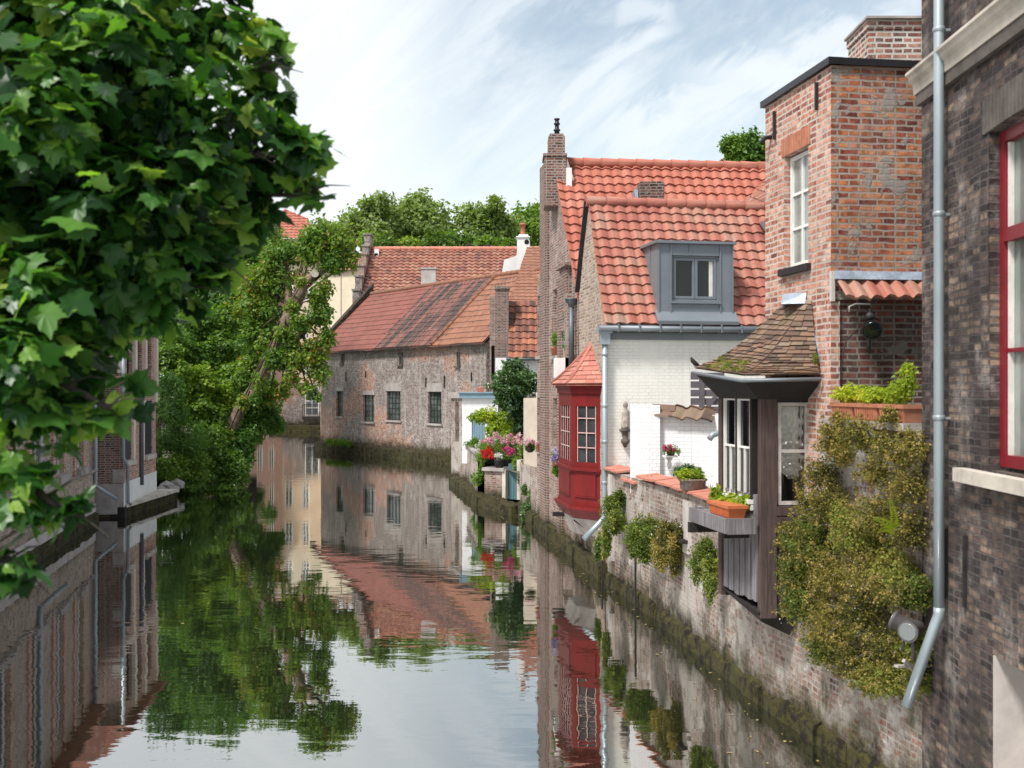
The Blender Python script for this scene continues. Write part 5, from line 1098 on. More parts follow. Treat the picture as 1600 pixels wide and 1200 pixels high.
m2 = MB(); m2.fb(FTl, -0.05, FTl.L+0.045, ztop, ztop+0.075, -0.12, 0.045); m2.fb(FTf, -0.02, FTf.L, ztop, ztop+0.072, -1.6, 0.045); m2.build('roof_edge', M['black_metal'], TW)
w = window(TW, FTl, o1[0]+0.02, o1[1]-0.02, o1[2]+0.02, o1[3]-0.02, cols=2, rows=3, o=-0.07, fw=0.045, mw=0.03, mat='white_paint', glass='glass_pale')
m2 = MB(); m2.fb(FTl, o1[0]-0.05, o1[1]+0.08, o1[2]-0.075, o1[2], -0.08, 0.06); m2.build('sill', M['timber_black'], w)
m2 = MB(); m2.open = True
nb = 11
m2b = MB()
for k in range(nb): a_ = o1[0]-0.06+k*(o1[1]-o1[0]+0.12)/nb; m2b.fb(FTl, a_, a_+(o1[1]-o1[0]+0.12)/nb*0.86, o1[3], o1[3]+0.21, -0.02, 0.008)
m2b.build('brick_arch', M['clay'], TW)
m2 = MB()
for px, t, b in ((1278, 129, 172), (1212, 174, 218)): s = FTl.sp(px); m2 = MB(); m2.fb(FTl, s-0.014, s+0.014, ZP(b, FTl.Y(s)), ZP(t, FTl.Y(s)), 0, 0.035); m2.build('wall_anchor', M['iron'], TW)
s = FTl.sp(1200); m2 = MB(); m2.tube([FTl.P(s+0.1, ZP(213, 13), 0.0), FTl.P(s+0.09, ZP(213, 13), 0.08), FTl.P(s+0.06, ZP(222, 13), 0.10)], 0.028, n=8); m2.build('outlet_pipe', M['iron'], TW)
# lean-to tiles with blue lead
s0, s1 = FTf.sp(1303), FTf.sp(1452)
pantile('lean_to', M['tile_house'], TW, [FTf.P(s0, 4.72, 0.26), FTf.P(s1, 4.72, 0.26), FTf.P(s1, 4.94, 0.03), FTf.P(s0, 4.94, 0.03)], pu=0.155, pv=0.34, amp=0.028, step=0.03, nu=8)
m2 = MB(); m2.hexa([FTf.P(s0-0.02, 4.93, 0.10), FTf.P(s1, 4.93, 0.10), FTf.P(s1, 4.93, 0.0), FTf.P(s0-0.02, 4.93, 0.0), FTf.P(s0-0.02, 5.02, 0.06), FTf.P(s1, 5.02, 0.06), FTf.P(s1, 5.02, 0.0), FTf.P(s0-0.02, 5.02, 0.0)]); m2.jit = 0.01; m2.jf = 6; m2.build('flashing', M['lead'], TW)
m2 = MB(); m2.fb(FTf, s0-0.05, s0-0.01, 4.70, 5.02, 0.0, 0.05); m2.build('mortar_fillet', M['plaster_dirty'], TW)
# chimney behind
CB = thing('brick_chimney', 'square white jointed brick chimney behind the flat topped tower', 'chimney', (5.3, 15.2, 7.1))
x0, x1 = XP(1357, 15), XP(1470, 15); m2 = MB(); m2.box(x0, x1, 15.0, 15.9, 7.0, ZP(45, 15)); m2.box(x0-0.02, x1+0.02, 14.98, 15.92, ZP(45, 15), ZP(31, 15)); m2.build('stack', M['brick_chim'], CB)
m2 = MB(); m2.box(x0-0.05, x1+0.05, 14.92, 15.95, ZP(31, 15), ZP(27.5, 15)); m2.build('cap_slab', M['stone'], CB)
# ------------------------------------------------------------------ dark brick house at the right edge
DK = thing('dark_brick_house', 'sooty dark brick house front with crimson window and pale cornice', 'house', (4, 7, 0))
FD = Fr((3.62, 9.6), (3.50, 1.5)); dY = lambda Y: (9.6-Y)/8.1*FD.L
wo = (dY(8.21), dY(6.9), 3.17, 5.74, 0.085)
no = (dY(8.13), dY(6.9), 0.1, 1.80, 0.35)
m2 = MB(); m2.open = True; m2.wall(FD, 0, FD.L, -0.4, 10.5, [wo, no], seg=0.5)
m2.face([FD.P(0, -0.4, -3), FD.P(0, -0.4, 0), FD.P(0, 10.5, 0), FD.P(0, 10.5, -3)]); m2.jit = 0.012
m2.build('wall', M['brick_black'], DK)
m2 = MB(); m2.prism([FD.P(-0.06, 6.385, 0), FD.P(-0.06, 6.385, 0.055), FD.P(-0.06, 6.47, 0.065), FD.P(-0.06, 6.50, 0.10), FD.P(-0.06, 6.535, 0.105), FD.P(-0.06, 6.55, 0.13), FD.P(-0.06, 6.575, 0.13), FD.P(-0.06, 6.595, 0)], FD.d*(FD.L))
m2.build('cornice', M['stone_pale'], DK)
m2 = MB(); m2.fb(FD, -0.04, FD.L, 6.28, 6.383, 0, 0.045); m2.build('cornice_base', M['stone_dark'], DK)
nb = 26
m2 = MB()
for k in range(nb):
    a_ = wo[0]-0.10+k*0.062; m2.fb(FD, a_, a_+0.054, wo[3]-0.02+0.03*math.sin(min(1, k/12)*1.57), wo[3]+0.24+0.03*math.sin(min(1, k/12)*1.57), -0.084, 0.008)
m2.build('brick_lintel', M['stone_dark'], DK)
m2 = MB(); m2.fb(FD, dY(8.66), FD.L*0.5, 3.05, 3.155, -0.02, 0.10); m2.build('sill', M['stone_pale'], DK)
a_, b_, c_, d_ = wo[0]+0.01, wo[1], wo[2]+0.03, wo[3]-0.03
m2 = MB(); m2.fb(FD, a_, a_+0.075, c_, d_, -0.18, -0.085+0.01); m2.fb(FD, a_+0.075, b_, c_, c_+0.09, -0.18, -0.08); m2.fb(FD, a_+0.075, b_, d_-0.08, d_, -0.18, -0.08)
m2.fb(FD, a_+0.075, b_, 4.88, 4.98, -0.18, -0.07); m2.fb(FD, a_+0.075, b_, 4.055, 4.085, -0.17, -0.095); m2.fb(FD, b_-0.07, b_, c_, d_, -0.18, -0.078); m2.fb(FD, a_+0.6, a_+0.66, c_, d_, -0.18, -0.082)
w = m2.build('window', M['red_frame'], DK)
m2 = MB(); m2.open = True; m2.face([FD.P(a_+0.05, c_, -0.14), FD.P(b_, c_, -0.14), FD.P(b_, d_, -0.14), FD.P(a_+0.05, d_, -0.14)]); m2.build('pane', M['glass_pale'], w)
m2 = MB(); m2.fb(FD, a_+0.085, a_+0.11, c_+0.09, d_-0.09, -0.138, -0.10); m2.build('inner_bead', M['lace'], w)
m2 = MB(); r = no[4]; m2.open = True
m2.face([FD.P(no[0]+0.03, 0.1, 0.016), FD.P(no[0]+0.03, 1.80, 0.016), FD.P(no[0]+0.03, 1.80, -r), FD.P(no[0]+0.03, 0.1, -r)]); m2.face([FD.P(no[0], 0.1, -r+0.03), FD.P(no[1], 0.1, -r+0.03), FD.P(no[1], 1.8, -r+0.03), FD.P(no[0], 1.8, -r+0.03)]); m2.build('niche_plaster', M['plaster_dirty'], DK)
m2 = MB(); m2.fb(FD, no[0]+0.35, no[1], 0.1, 1.72, -r+0.035, -r+0.08); m2.build('niche_door', M['red_paint'], DK)
for a_ in (9.05, 8.64): m2 = MB(); m2.fb(FD, dY(a_), dY(a_-0.03), 2.05, 2.62, 0, 0.03); m2.build('iron_stay', M['iron'], DK)
pY = 8.97; pX = 3.62-0.1
m2 = MB(); m2.tube([(pX, pY, 10.4), (pX, pY, 6), (pX, pY, 3.2), (pX, pY, 1.94)], 0.042, n=14); m2.tube([(pX, pY, 1.98), (pX, pY, 1.92), (pX-0.03, pY, 1.84), (3.235, 8.93, 1.17)], 0.044, n=14)
for z in (6.72, 3.52, 5.2): m2.lathe((pX, pY, z), [(0.043, 0), (0.05, 0.008), (0.05, 0.035), (0.043, 0.045)], n=14); m2.bar((pX, pY, z+0.02), (pX+0.12, pY, z+0.02), 0.02)
m2.build('drainpipe', M['zinc_pipe'], DK)

# ledge with three planters between tower and dark house
LG = thing('stone_ledge', 'mossy stone ledge holding three terracotta troughs above the shrubs', 'ledge', (3.5, 10.6, 3.3))
FL = Fr((3.33, 11.45), (3.60, 9.75)); m2 = MB(); m2.fb(FL, -0.02, FL.L, 3.40, 3.47, -0.5, 0.10); m2.jit = 0.01; m2.build('slab', M['stone'], LG)
m2 = MB(); m2.tube([FL.P(0.9, 3.36, 0.1), FL.P(1.1, 3.40, 0.14), FL.P(1.3, 3.33, 0.15), FL.P(1.5, 3.34, 0.12)], 0.01, n=6); m2.build('cable', M['zinc_pipe'], LG)
for k, lab in enumerate(('terracotta trough at the tower end of the ledge', 'middle terracotta trough of three on the ledge', 'terracotta trough nearest the pale drainpipe')):
    a_ = 0.22+k*0.50; t = thing('planter', lab, 'planter', tuple(FL.P(a_+0.23, 3.47, -0.02)), group='terracotta troughs on the ledge')
    m2 = MB(); m2.hexa([FL.P(a_+0.02, 3.472, 0.06), FL.P(a_+0.45, 3.472, 0.06), FL.P(a_+0.45, 3.472, -0.13), FL.P(a_+0.02, 3.472, -0.13), FL.P(a_, 3.62, 0.08), FL.P(a_+0.47, 3.62, 0.08), FL.P(a_+0.47, 3.62, -0.15), FL.P(a_, 3.62, -0.15)]); m2.fb(FL, a_-0.01, a_+0.48, 3.60, 3.635, -0.16, 0.09)
    for j in range(9): m2.fb(FL, a_+0.04+j*0.045, a_+0.055+j*0.045, 3.485, 3.595, 0.0, 0.079)
    m2.build('trough', M['clay'], t)
    leafcloud('plant', M['leaf_lime'], t, [tuple(FL.P(a_+x, 3.70+z, -0.03))+(rx, 0.10, rz) for x, z, rx, rz in (((0.10, 0.02, 0.12, 0.08), (0.30, 0.03, 0.13, 0.09)), ((0.10, 0.0, 0.12, 0.07), (0.3, 0.02, 0.14, 0.08)), ((0.1, 0.03, 0.12, 0.10), (0.30, 0.10, 0.11, 0.16), (0.35, 0.22, 0.06, 0.12)))[k]], 1500, 0.028, seed=40+k, tshift=(0.0, 0.2, -0.05)[k])
# wall lamp
WL = thing('wall_lamp', 'black bell shaped lamp on an iron arm fixed to the dark brick wall', 'lamp', (3.7, 11.3, 4.1))
c = W(1361, 512, 11.3); m2 = MB(); m2.tube([c+Vector((0, 0.10, 0.03)), c+Vector((0, -0.02, 0)), c+Vector((-0.02, -0.10, -0.03))], [0.05, 0.075, 0.11], n=16); m2.lathe(c+Vector((0, 0.04, 0.08)), [(0.03, 0), (0.06, 0.02), (0.05, 0.06), (0.02, 0.09), (0.03, 0.11), (0.01, 0.14)], n=10); m2.build('shade', M['iron'], WL)
m2 = MB(); m2.tube([c+Vector((-0.021, -0.101, -0.03)), c+Vector((-0.023, -0.109, -0.033))], [0.095, 0.08], n=16); m2.build('lens', M['glass_dark'], WL)
m2 = MB(); m2.tube([c+Vector((0, 0.06, -0.08)), c+Vector((0.01, 0.1, -0.26))], 0.022, n=8); m2.tube([c+Vector((-0.09, 0.05, 0.09)), c+Vector((0, 0.03, 0.12)), c+Vector((0.09, 0.05, 0.09))], 0.008, n=6); m2.tube([c+Vector((-0.1, 0.12, -0.02)), c+Vector((-0.22, 0.14, -0.12)), c+Vector((-0.26, 0.15, -0.4)), c+Vector((-0.26, 0.15, -0.75))], 0.008, n=6); m2.tube([c+Vector((0, 0, 0)), c+Vector((0.01, 0.18, 0.0))], 0.03, n=8); m2.build('arm', M['iron'], WL)
m2 = MB(); p = W(1327, 487, 11.35); m2.tube([p, p+Vector((-0.015, -0.05, 0.05)), p+Vector((0.05, -0.05, 0.08)), p+Vector((0.22, 0, 0.08))], 0.008, n=6); m2.build('wire', M['white_paint'], WL)
# floodlights
def flood(c, dvec, r, label):
    t = thing('floodlight', label, 'floodlight', tuple(c-Vector((0, 0, 0.2))), group='floodlights under the shrubs'); c = Vector(c); d = Vector(dvec).normalized()
    m = MB(); m.tube([c-d*0.17, c-d*0.12, c+d*0.05, c+d*0.055, c+d*0.075], [r*0.5, r*0.85, r, r*1.12, r*1.12], n=18)
    m.build('housing', M['lamp_grey'], t)
    m = MB(); m.tube([c+d*0.0755, c+d*0.083], [r*0.98, r*0.9], n=18); m.build('lens', M['lens'], t)
    m = MB(); m.tube([c+Vector((0.02, 0.02, -r*0.9)), c+Vector((0.03, 0.03, -0.25))], 0.018, n=8); m.build('stand', M['lamp_grey'], t)
flood(W(1424, 985, 9.15), (-0.75, -0.8, -0.02), 0.078, 'grey round floodlight facing the viewer with pale lens in front of the shrubs')
flood(W(1408, 974, 9.45), (-0.75, 0.55, 0.35), 0.078, 'dark round floodlight turned away behind the pale lens one')
t = thing('lamp_bracket', 'rusty flat iron bracket carrying the floodlights off the quay wall', 'bracket', tuple(W(1430, 1040, 9.4)))
m2 = MB(); m2.bar(W(1400, 1041, 9.3), W(1470, 1040, 9.5), 0.05, 0.02); m2.bar(W(1412, 1032, 9.3), W(1458, 1075, 9.5), 0.03, 0.03); m2.build('arm', M['stone'], t)

# ------------------------------------------------------------------ left bank houses
L1 = thing('brick_canal_house', 'rough tan brick canal house with tall sash windows behind the maple leaves', 'house', (-10, 20, 0))
FL1 = Fr((-7.35, 8), (-11.7, 30.5)); lY = lambda Y: (Y-8)/22.5*FL1.L
ops = []
for Yc_, w_ in ((28.7, 0.8), (26.3, 0.8), (24.0, 0.8), (21.2, 1.2), (18.3, 1.0), (15.6, 1.0), (12.8, 1.0)):
    ops.append((lY(Yc_)-w_/2, lY(Yc_)+w_/2, 1.66, 4.7, 0.15))
m2 = MB(); m2.open = True; m2.wall(FL1, 0, FL1.L, 1.48, 5.2, ops, seg=0.8, o=-0.08)
m2.wall(FL1, 0, FL1.L, -0.4, 1.42, seg=0.6); m2.face([FL1.P(FL1.L, -0.4, 0), FL1.P(FL1.L, -0.4, -3), FL1.P(FL1.L, 5.2, -3), FL1.P(FL1.L, 5.2, 0)]); m2.jit = 0.02; m2.build('wall', M['brick_tan'], L1)
m2 = MB(); m2.fb(FL1, 0, FL1.L, 1.42, 1.48, -0.2, 0.05); m2.build('ledge', M['stone'], L1)
m2 = MB(); m2.open = True
for a_, b_, *_ in ops: m2.fb(FL1, a_-0.32, a_-0.04, 1.5, 5.1, -0.1, -0.03); m2.fb(FL1, b_+0.04, b_+0.32, 1.5, 5.1, -0.1, -0.03)
m2.build('brick_pier', M['brick_pink'], L1)
for op in ops:
    w = window(L1, FL1, op[0], op[1], op[2], op[3], cols=2, rows=3, o=-0.14, fw=0.05, mat='white_paint', glass='glass')
    m3 = MB(); m3.fb(FL1, op[0]-0.12, op[1]+0.12, 1.48, 1.66, -0.12, 0.10); m3.build('sill', M['stone'], w)
m2 = MB(); m2.open = True; m2.hexa([FL1.P(-0.2, 5.15, 0.35), FL1.P(FL1.L+0.1, 5.15, 0.35), FL1.P(FL1.L+0.1, 5.15, -8), FL1.P(-0.2, 5.15, -8), FL1.P(-0.2, 5.25, 0.35), FL1.P(FL1.L+0.1, 5.25, 0.35), FL1.P(FL1.L+0.1, 9.0, -4.5), FL1.P(-0.2, 9.0, -4.5)]); m2.build('roof', M['tile_far'], L1)
for Yp_ in (30.3, 23.9):
    s = lY(Yp_); pipe(L1, [FL1.P(s, 5.1, 0.06), FL1.P(s, 1.05, 0.06), FL1.P(s+0.1, 0.95, 0.16), FL1.P(s+0.35, 0.62, 0.55)], 0.05, joints=[FL1.P(s, z, 0.06) for z in (4, 2.6, 1.5)])
m2 = MB(); m2.fb(FL1, 0, FL1.L, 0.30, 0.52, -0.1, 0.03); m2.build('plinth', M['plaster_dirty'], L1)
footing(L1, [(-7.35, 8), (-11.7, 30.5)], 0.28, 0.10, seed=20)

L2 = thing('pilastered_house', 'narrow brick house with pale pilasters, dark blue shutters and white plinth', 'house', (-12.2, 33.5, 0))
FA = Fr((-13.2, 31.2), (-11.3, 31.6)); FB2 = Fr((-11.3, 31.6), (-11.82, 36.1))
m2 = MB(); m2.open = True; m2.wall(FA, 0, FA.L, -0.4, 6.0, seg=0.8); m2.build('end_wall', M['brick_brown'], L2)
fs = FB2.sp
z_ = lambda px, py: FB2.z(px, py)
ops = []
for a_, b_ in ((194.5, 205.5), (226, 238)):
    ops.append((fs(a_), fs(b_), 1.62, 3.35, 0.12)); 
for a_, b_ in ((198, 206.5), (215, 221.5), (229, 236.5)): ops.append((fs(a_), fs(b_), 3.92, 5.55, 0.15))
m2 = MB(); m2.open = True; m2.wall(FB2, 0, FB2.L, 0.95, 6.0, ops, seg=1.0); m2.face([FB2.P(FB2.L, -0.4, 0), FB2.P(FB2.L, -0.4, -4), FB2.P(FB2.L, 6, -4), FB2.P(FB2.L, 6, 0)]); m2.build('canal_wall', M['brick_pink'], L2)
m2 = MB(); m2.fb(FB2, 0, FB2.L, -0.3, 1.0, -0.2, 0.03); m2.build('plinth', M['plaster_white'], L2)
m2 = MB()
for px in (206.5, 222.5, 240): s = fs(px); m2.fb(FB2, s, s+0.28, 3.88, 5.9, -0.02, 0.10)
m2.fb(FB2, fs(191), FB2.L, 3.70, 3.90, 0.0, 0.07)
for px in (206, 221.5, 240): s = fs(px); m2.fb(FB2, s, s+0.3, 3.3, 3.70, -0.02, 0.07)
m2.fb(FB2, fs(206.5), fs(206.5)+0.25, 1.5, 3.3, -0.02, 0.05); m2.fb(FB2, fs(221.5), fs(221.5)+0.2, 1.5, 3.3, -0.02, 0.05); m2.build('pilaster', M['pilaster'], L2)
for op in ops[:2]:
    m3 = MB(); m3.fb(FB2, op[0], op[1], op[2], op[3], -0.12, -0.04)
    for k in range(12): z = op[2]+0.08+k*0.135; m3.fb(FB2, op[0]+0.06, op[1]-0.06, z, z+0.09, -0.04, -0.025)
    m3.build('shutter', M['navy_paint'], L2)
    m3 = MB(); m3.fb(FB2, op[0]-0.1, op[1]+0.1, op[2]-0.14, op[2]-0.003, -0.1, 0.12); m3.build('sill', M['stone_pale'], L2)
for op in ops[2:]: window(L2, FB2, *op[:4], cols=2, rows=4, o=-0.1, fw=0.05, mat='green_black', glass='glass')
m2 = MB(); m2.fb(FA, 0, FA.L+0.02, 0.1, 0.98, -0.2, 0.05)
m2.build('stone_base', M['stone'], L2)
for k in range(3): m2 = MB(); m2.fb(FA, FA.L-0.28, FA.L+0.03, 1.0+k*1.6, 1.4+k*1.6, -0.05, 0.03); m2.build('quoin', M['stone'], L2)
m2 = MB(); m2.fb(FB2, -0.3, FB2.L+0.3, 6.0, 6.12, -4, 0.3); m2.prism([FB2.P(-0.3, 6.12, 0.3), FB2.P(-0.3, 6.12, -4), FB2.P(-0.3, 8.2, -2.0)], FB2.d*(FB2.L+0.6)); m2.build('roof', M['tile_far'], L2)
s = fs(189.5); pipe(L2, [FB2.P(s-0.1, 5.9, 0.08), FB2.P(s-0.1, 1.75, 0.08), FB2.P(s+0.1, 1.62, 0.1), FB2.P(s+0.35, 1.48, 0.1), FB2.P(s+0.4, 0.42, 0.1), FB2.P(s+0.6, 0.33, 0.12)], 0.05, joints=[FB2.P(s-0.1, z, 0.08) for z in (2.4, 4, 5)])
s = fs(218); pipe(L2, [FB2.P(s, 3.6, 0.07), FB2.P(s, 0.75, 0.07)], 0.06, mat='zinc_dark')
LE = thing('quay_ledge', 'pale stone landing ledge with mossy side under the white plinth', 'ledge', (-11.4, 33.6, 0))
FQ = Fr((-11.28, 31.7), (-11.25, 36.6)); m2 = MB(); m2.fb(FQ, 0, FQ.L, 0.27, 0.36, -0.6, 0.05); m2.build('slab', M['stone_pale'], LE)
m2 = MB(); m2.fb(FQ, 0.02, FQ.L-0.02, -0.5, 0.27, -0.6, 0.0); m2.build('side', M['moss_stone'], LE)
m2 = MB(); m2.fb(FQ, -0.18, -0.003, -0.5, 0.30, -0.4, 0.06); m2.build('corner_post', M['timber_black'], LE)
rk = thing('rough_stones', 'broken pale stones at the end of the landing ledge', 'rocks', (-11.6, 37, 0))
m2 = MB()
for k in range(7): m2.blob((-11.9+0.12*(k % 3), 36.9+0.2*k, 0.25+0.12*(k % 2)), (0.28, 0.25, 0.2), 1, 0.3)
m2.build('stones', M['stone'], rk)

# ------------------------------------------------------------------ the far end
FE = thing('end_house', 'tall cream and ochre house with brick base closing the canal', 'house', (-15, 96, 0))
F = Fr((-20.6, 93.5), (-12.3, 95)); zz = lambda py: ZP(py, 94.2)
oo = [(F.sp(476), F.sp(499), zz(650), zz(603), 0.2)]
m2 = MB(); m2.open = True; m2.wall(F, 0, F.L, -0.4, zz(598), oo, seg=2); m2.build('base_wall', M['brick_wharf'], FE)
uo = [(F.sp(a), F.sp(b), zz(c), zz(d), 0.15) for a, b in ((445, 458), (472, 484), (508, 518)) for c, d in ((588, 552), (530, 496))]
m2 = MB(); m2.open = True; m2.wall(F, 0, F.L, zz(598), zz(490), uo, seg=2); m2.build('middle_wall', plain('ochre_render', (0.66, 0.50, 0.36), 0.9, 0.08, 1), FE)
uo2 = [(F.sp(a), F.sp(b), zz(470), zz(435), 0.15) for a, b in ((445, 458), (472, 484))]
m2 = MB(); m2.open = True; m2.wall(F, 0, F.L, zz(490), zz(412), uo2, seg=2); m2.build('upper_wall', M['cream'], FE)
for q in uo+uo2+oo: window(FE, F, *q[:4], cols=2, rows=4, o=-0.05, fw=0.12, mw=0.07, mat='white_paint', glass='glass')
m2 = MB(); m2.hexa([F.P(-0.3, zz(412), 0.3), F.P(F.L+0.3, zz(412), 0.3), F.P(F.L+0.3, zz(412), -9), F.P(-0.3, zz(412), -9), F.P(-0.3, zz(411), 0.3), F.P(F.L+0.3, zz(411), 0.3), F.P(F.L+0.3, zz(385), -5), F.P(-0.3, zz(385), -5)]); m2.build('roof', M['tile_far'], FE)
m2 = MB(); z0_ = zz(650)
for k in range(11): s = F.sp(473)+k*(F.sp(502)-F.sp(473))/10; m2.fb(F, s-0.02, s+0.02, z0_, z0_+0.95, 0.25, 0.29)
m2.fb(F, F.sp(472), F.sp(503), z0_+0.95, z0_+1.0, 0.24, 0.30); m2.fb(F, F.sp(472), F.sp(503), z0_-0.25, z0_-0.05, 0.0, 0.35); m2.build('railing', M['iron'], FE)
CH_ = thing('cream_house', 'plain cream rendered house front seen between the tree and grey canal house', 'house', (-13, 88, 0))
F = Fr((XP(501, 86), 86), (-10.0, 84)); m2 = MB(); m2.open = True; zc = lambda py: ZP(py, 86)
m2.wall(F, 0, F.L, 0, zc(425), [(F.sp(509), F.sp(516), zc(592), zc(560), 0.12)], seg=3); m2.face([F.P(0, 0, -8), F.P(0, 0, 0), F.P(0, zc(425), 0), F.P(0, zc(425), -8)]); m2.build('wall', M['cream'], CH_)
window(CH_, F, F.sp(509), F.sp(516), zc(592), zc(560), cols=2, rows=3, o=-0.04, fw=0.08)
m2 = MB(); s = F.sp(533); m2.fb(F, s-0.02, s+0.02, 2, zc(428), 0.0, 0.05); m2.fb(F, 0, F.L, zc(528), zc(526), 0, 0.05); m2.build('seam', M['stone'], CH_)
m2 = MB(); m2.hexa([F.P(-0.3, zc(425), 0.3), F.P(F.L, zc(425), 0.3), F.P(F.L, zc(425), -8), F.P(-0.3, zc(425), -8), F.P(-0.3, zc(424), 0.3), F.P(F.L, zc(424), 0.3), F.P(F.L, zc(400), -4), F.P(-0.3, zc(400), -4)]); m2.build('roof', M['tile_far'], CH_)
LB = thing('pink_brick_house', 'pinkish brick house front with white windows far behind the leaning tree', 'house', (-21.5, 92, 0))
F = Fr((XP(372, 90), 90), (XP(441, 93), 93)); zc = lambda py: ZP(py, 91.5)
oo = [(F.sp(a), F.sp(a+9), zc(c), zc(d), 0.15) for a in (384, 402, 420) for c, d in ((650, 615), (590, 555), (530, 500))]
m2 = MB(); m2.open = True; m2.wall(F, 0, F.L, -0.4, zc(465), oo, seg=2); m2.build('wall', M['brick_pink'], LB)
for q in oo: window(LB, F, *q[:4], cols=2, rows=3, o=-0.05, fw=0.1, mw=0.06)
m2 = MB(); m2.hexa([F.P(-0.3, zc(465), 0.3), F.P(F.L+0.3, zc(465), 0.3), F.P(F.L+0.3, zc(465), -9), F.P(-0.3, zc(465), -9), F.P(-0.3, zc(464), 0.3), F.P(F.L+0.3, zc(464), 0.3), F.P(F.L+0.3, zc(420), -5), F.P(-0.3, zc(420), -5)]); m2.build('roof', M['tile_far'], LB)
PR = thing('tall_roofed_house', 'bright red hipped roof peeping over the trees beyond the leaning tree', 'house', (-21, 112, 0))
Yr = 110; a, b, c, d, e = W(425, 372, Yr), W(490, 372, Yr), W(483, 345, Yr+3), W(444, 326, Yr+4), W(500, 372, Yr+8)
m2 = MB(); m2.box(a.x+0.3, b.x+2, Yr+0.5, Yr+12, 1.1, a.z); m2.build('wall', M['cream'], PR)
pantile('roof', M['tile_orange'], PR, [a, b, c+Vector((0, 0, -0.3)), d], pu=0.5, pv=0.5, amp=0.06, step=0.06, nu=5)
m2 = MB(); m2.open = True; m2.face([b, e, c]); m2.build('hip', M['tile_orange'], PR)
EQ = thing('quay_wall', 'dark far quay wall closing the canal below the railing', 'wall', (-17, 92.5, 0))
m2 = MB(); F = Fr((-21.6, 92), (-11.4, 92.6)); m2.fb(F, 0, F.L, -0.4, 0.5, -1.2, 0); m2.build('stonework', M['moss_stone'], EQ)

fl_ = MB(); fl_.open = True; rf_ = random.Random(9)
for k in range(130):
    t = rf_.random(); Y = 10.5+26*t*t if k % 3 else rf_.uniform(14, 45); X = (3.25-0.135*(Y-11))-abs(rf_.gauss(0, 0.35))-0.12 if k % 3 else rf_.uniform(-6, 0)
    a = rf_.uniform(0, 6.28); s = rf_.uniform(0.015, 0.04); c = Vector((X, Y, 0.004)); u = Vector((math.cos(a), math.sin(a), 0))*s; v = Vector((-math.sin(a), math.cos(a), 0))*s*0.6
    fl_.face([c-u, c-v+Vector((0, 0, 0.003)), c+u, c+v+Vector((0, 0, 0.004))])
tag(fl_.build('floating_leaves', plain('dead_leaf', (0.30, 0.24, 0.10), 0.8, 0.4, 20)), 'small yellow leaves floating on the canal', 'leaves', kind='stuff')

# ================================================================== plants
def cl(px, py, Y, r, sx=1.0, sz=1.0, w=1.0, dy=1.0):
    c = W(px, py, Y); m = r/FPX*Y; return (c.x, c.y, c.z, m*sx, m*dy, m*sz, w)
def branch(name, parent, pts, rads, mat='bark_dark', n=8, jit=0.0):
    mb = MB(); q = []; rr_ = []
    for i in range(len(pts)-1):
        a, b = Vector(pts[i]), Vector(pts[i+1])
        for k in range(4):
            t = k/4; j = mnoise.noise_vector(a.lerp(b, t)*3.0)*jit if (i or k) else Vector(); q.append(a.lerp(b, t)+j); rr_.append(rads[i]*(1-t)+rads[i+1]*t)
    q.append(Vector(pts[-1])); rr_.append(rads[-1]); mb.tube(q, rr_, n=n)
    if mat == 'bark': mb.jit = rads[0]*0.22; mb.jf = 2.2/max(rads[0], 0.1)*0.35
    return mb.build(name, M[mat], parent)
def twigs(name, parent, segs, r=0.004, mat='bark_dark'):
    mb = MB()
    for s in segs: mb.tube(s, [r*1.5]+[r]*(len(s)-2)+[r*0.4], n=5, cap=False)
    mb.open = True; return mb.build(name, M[mat], parent)

# ---- the maple whose branches hang into the view at the left
mp = thing('maple_tree', 'large maple with big lobed leaves hanging over the canal at the left edge', 'tree', (-6.6, 3.6, 1.1))
rg = random.Random(12)
branch('trunk', mp, [(-6.6, 3.6, 0.9), (-6.5, 3.7, 3.0), (-6.1, 3.9, 5.0), (-5.6, 4.0, 7.5)], [0.34, 0.26, 0.20, 0.10], 'bark', 12)
limbs = [[(-6.5, 3.7, 3.0), (-4.5, 4.4, 3.9), W(40, 560, 4.4), W(170, 640, 4.3)], [(-6.4, 3.8, 3.8), (-4.2, 4.6, 4.9), W(90, 420, 4.8), W(260, 470, 4.7), W(330, 400, 4.7)],
         [(-6.2, 3.9, 4.6), (-4.0, 4.6, 5.5), W(150, 240, 4.9), W(330, 240, 4.8), W(470, 235, 4.8)], [(-6.1, 3.9, 5.0), (-4, 4.8, 6.0), W(120, 60, 5.0), W(300, 90, 4.9), W(410, 110, 4.8)],
         [(-6.5, 3.7, 3.0), (-4.4, 4.0, 3.2), W(10, 740, 4.2), W(100, 800, 4.1)], [(-6.2, 3.9, 4.6), (-3.2, 4.9, 5.2), W(250, 300, 5.1), W(400, 310, 5.0), W(495, 300, 5.0)],
         [(-5.8, 4.0, 6.5), (-3.5, 5.0, 6.8), W(260, -60, 5.2), W(400, 30, 5.1)], [(-6.5, 3.7, 2.9), (-4.2, 3.9, 2.9), W(-60, 850, 4.0), W(40, 880, 4.0)]]
for l in limbs: branch('limb', mp, l, [0.09, 0.05, 0.025, 0.009] if len(l) == 4 else [0.10, 0.06, 0.03, 0.015, 0.004], 'bark_dark', 7, jit=0.05)
mc = []
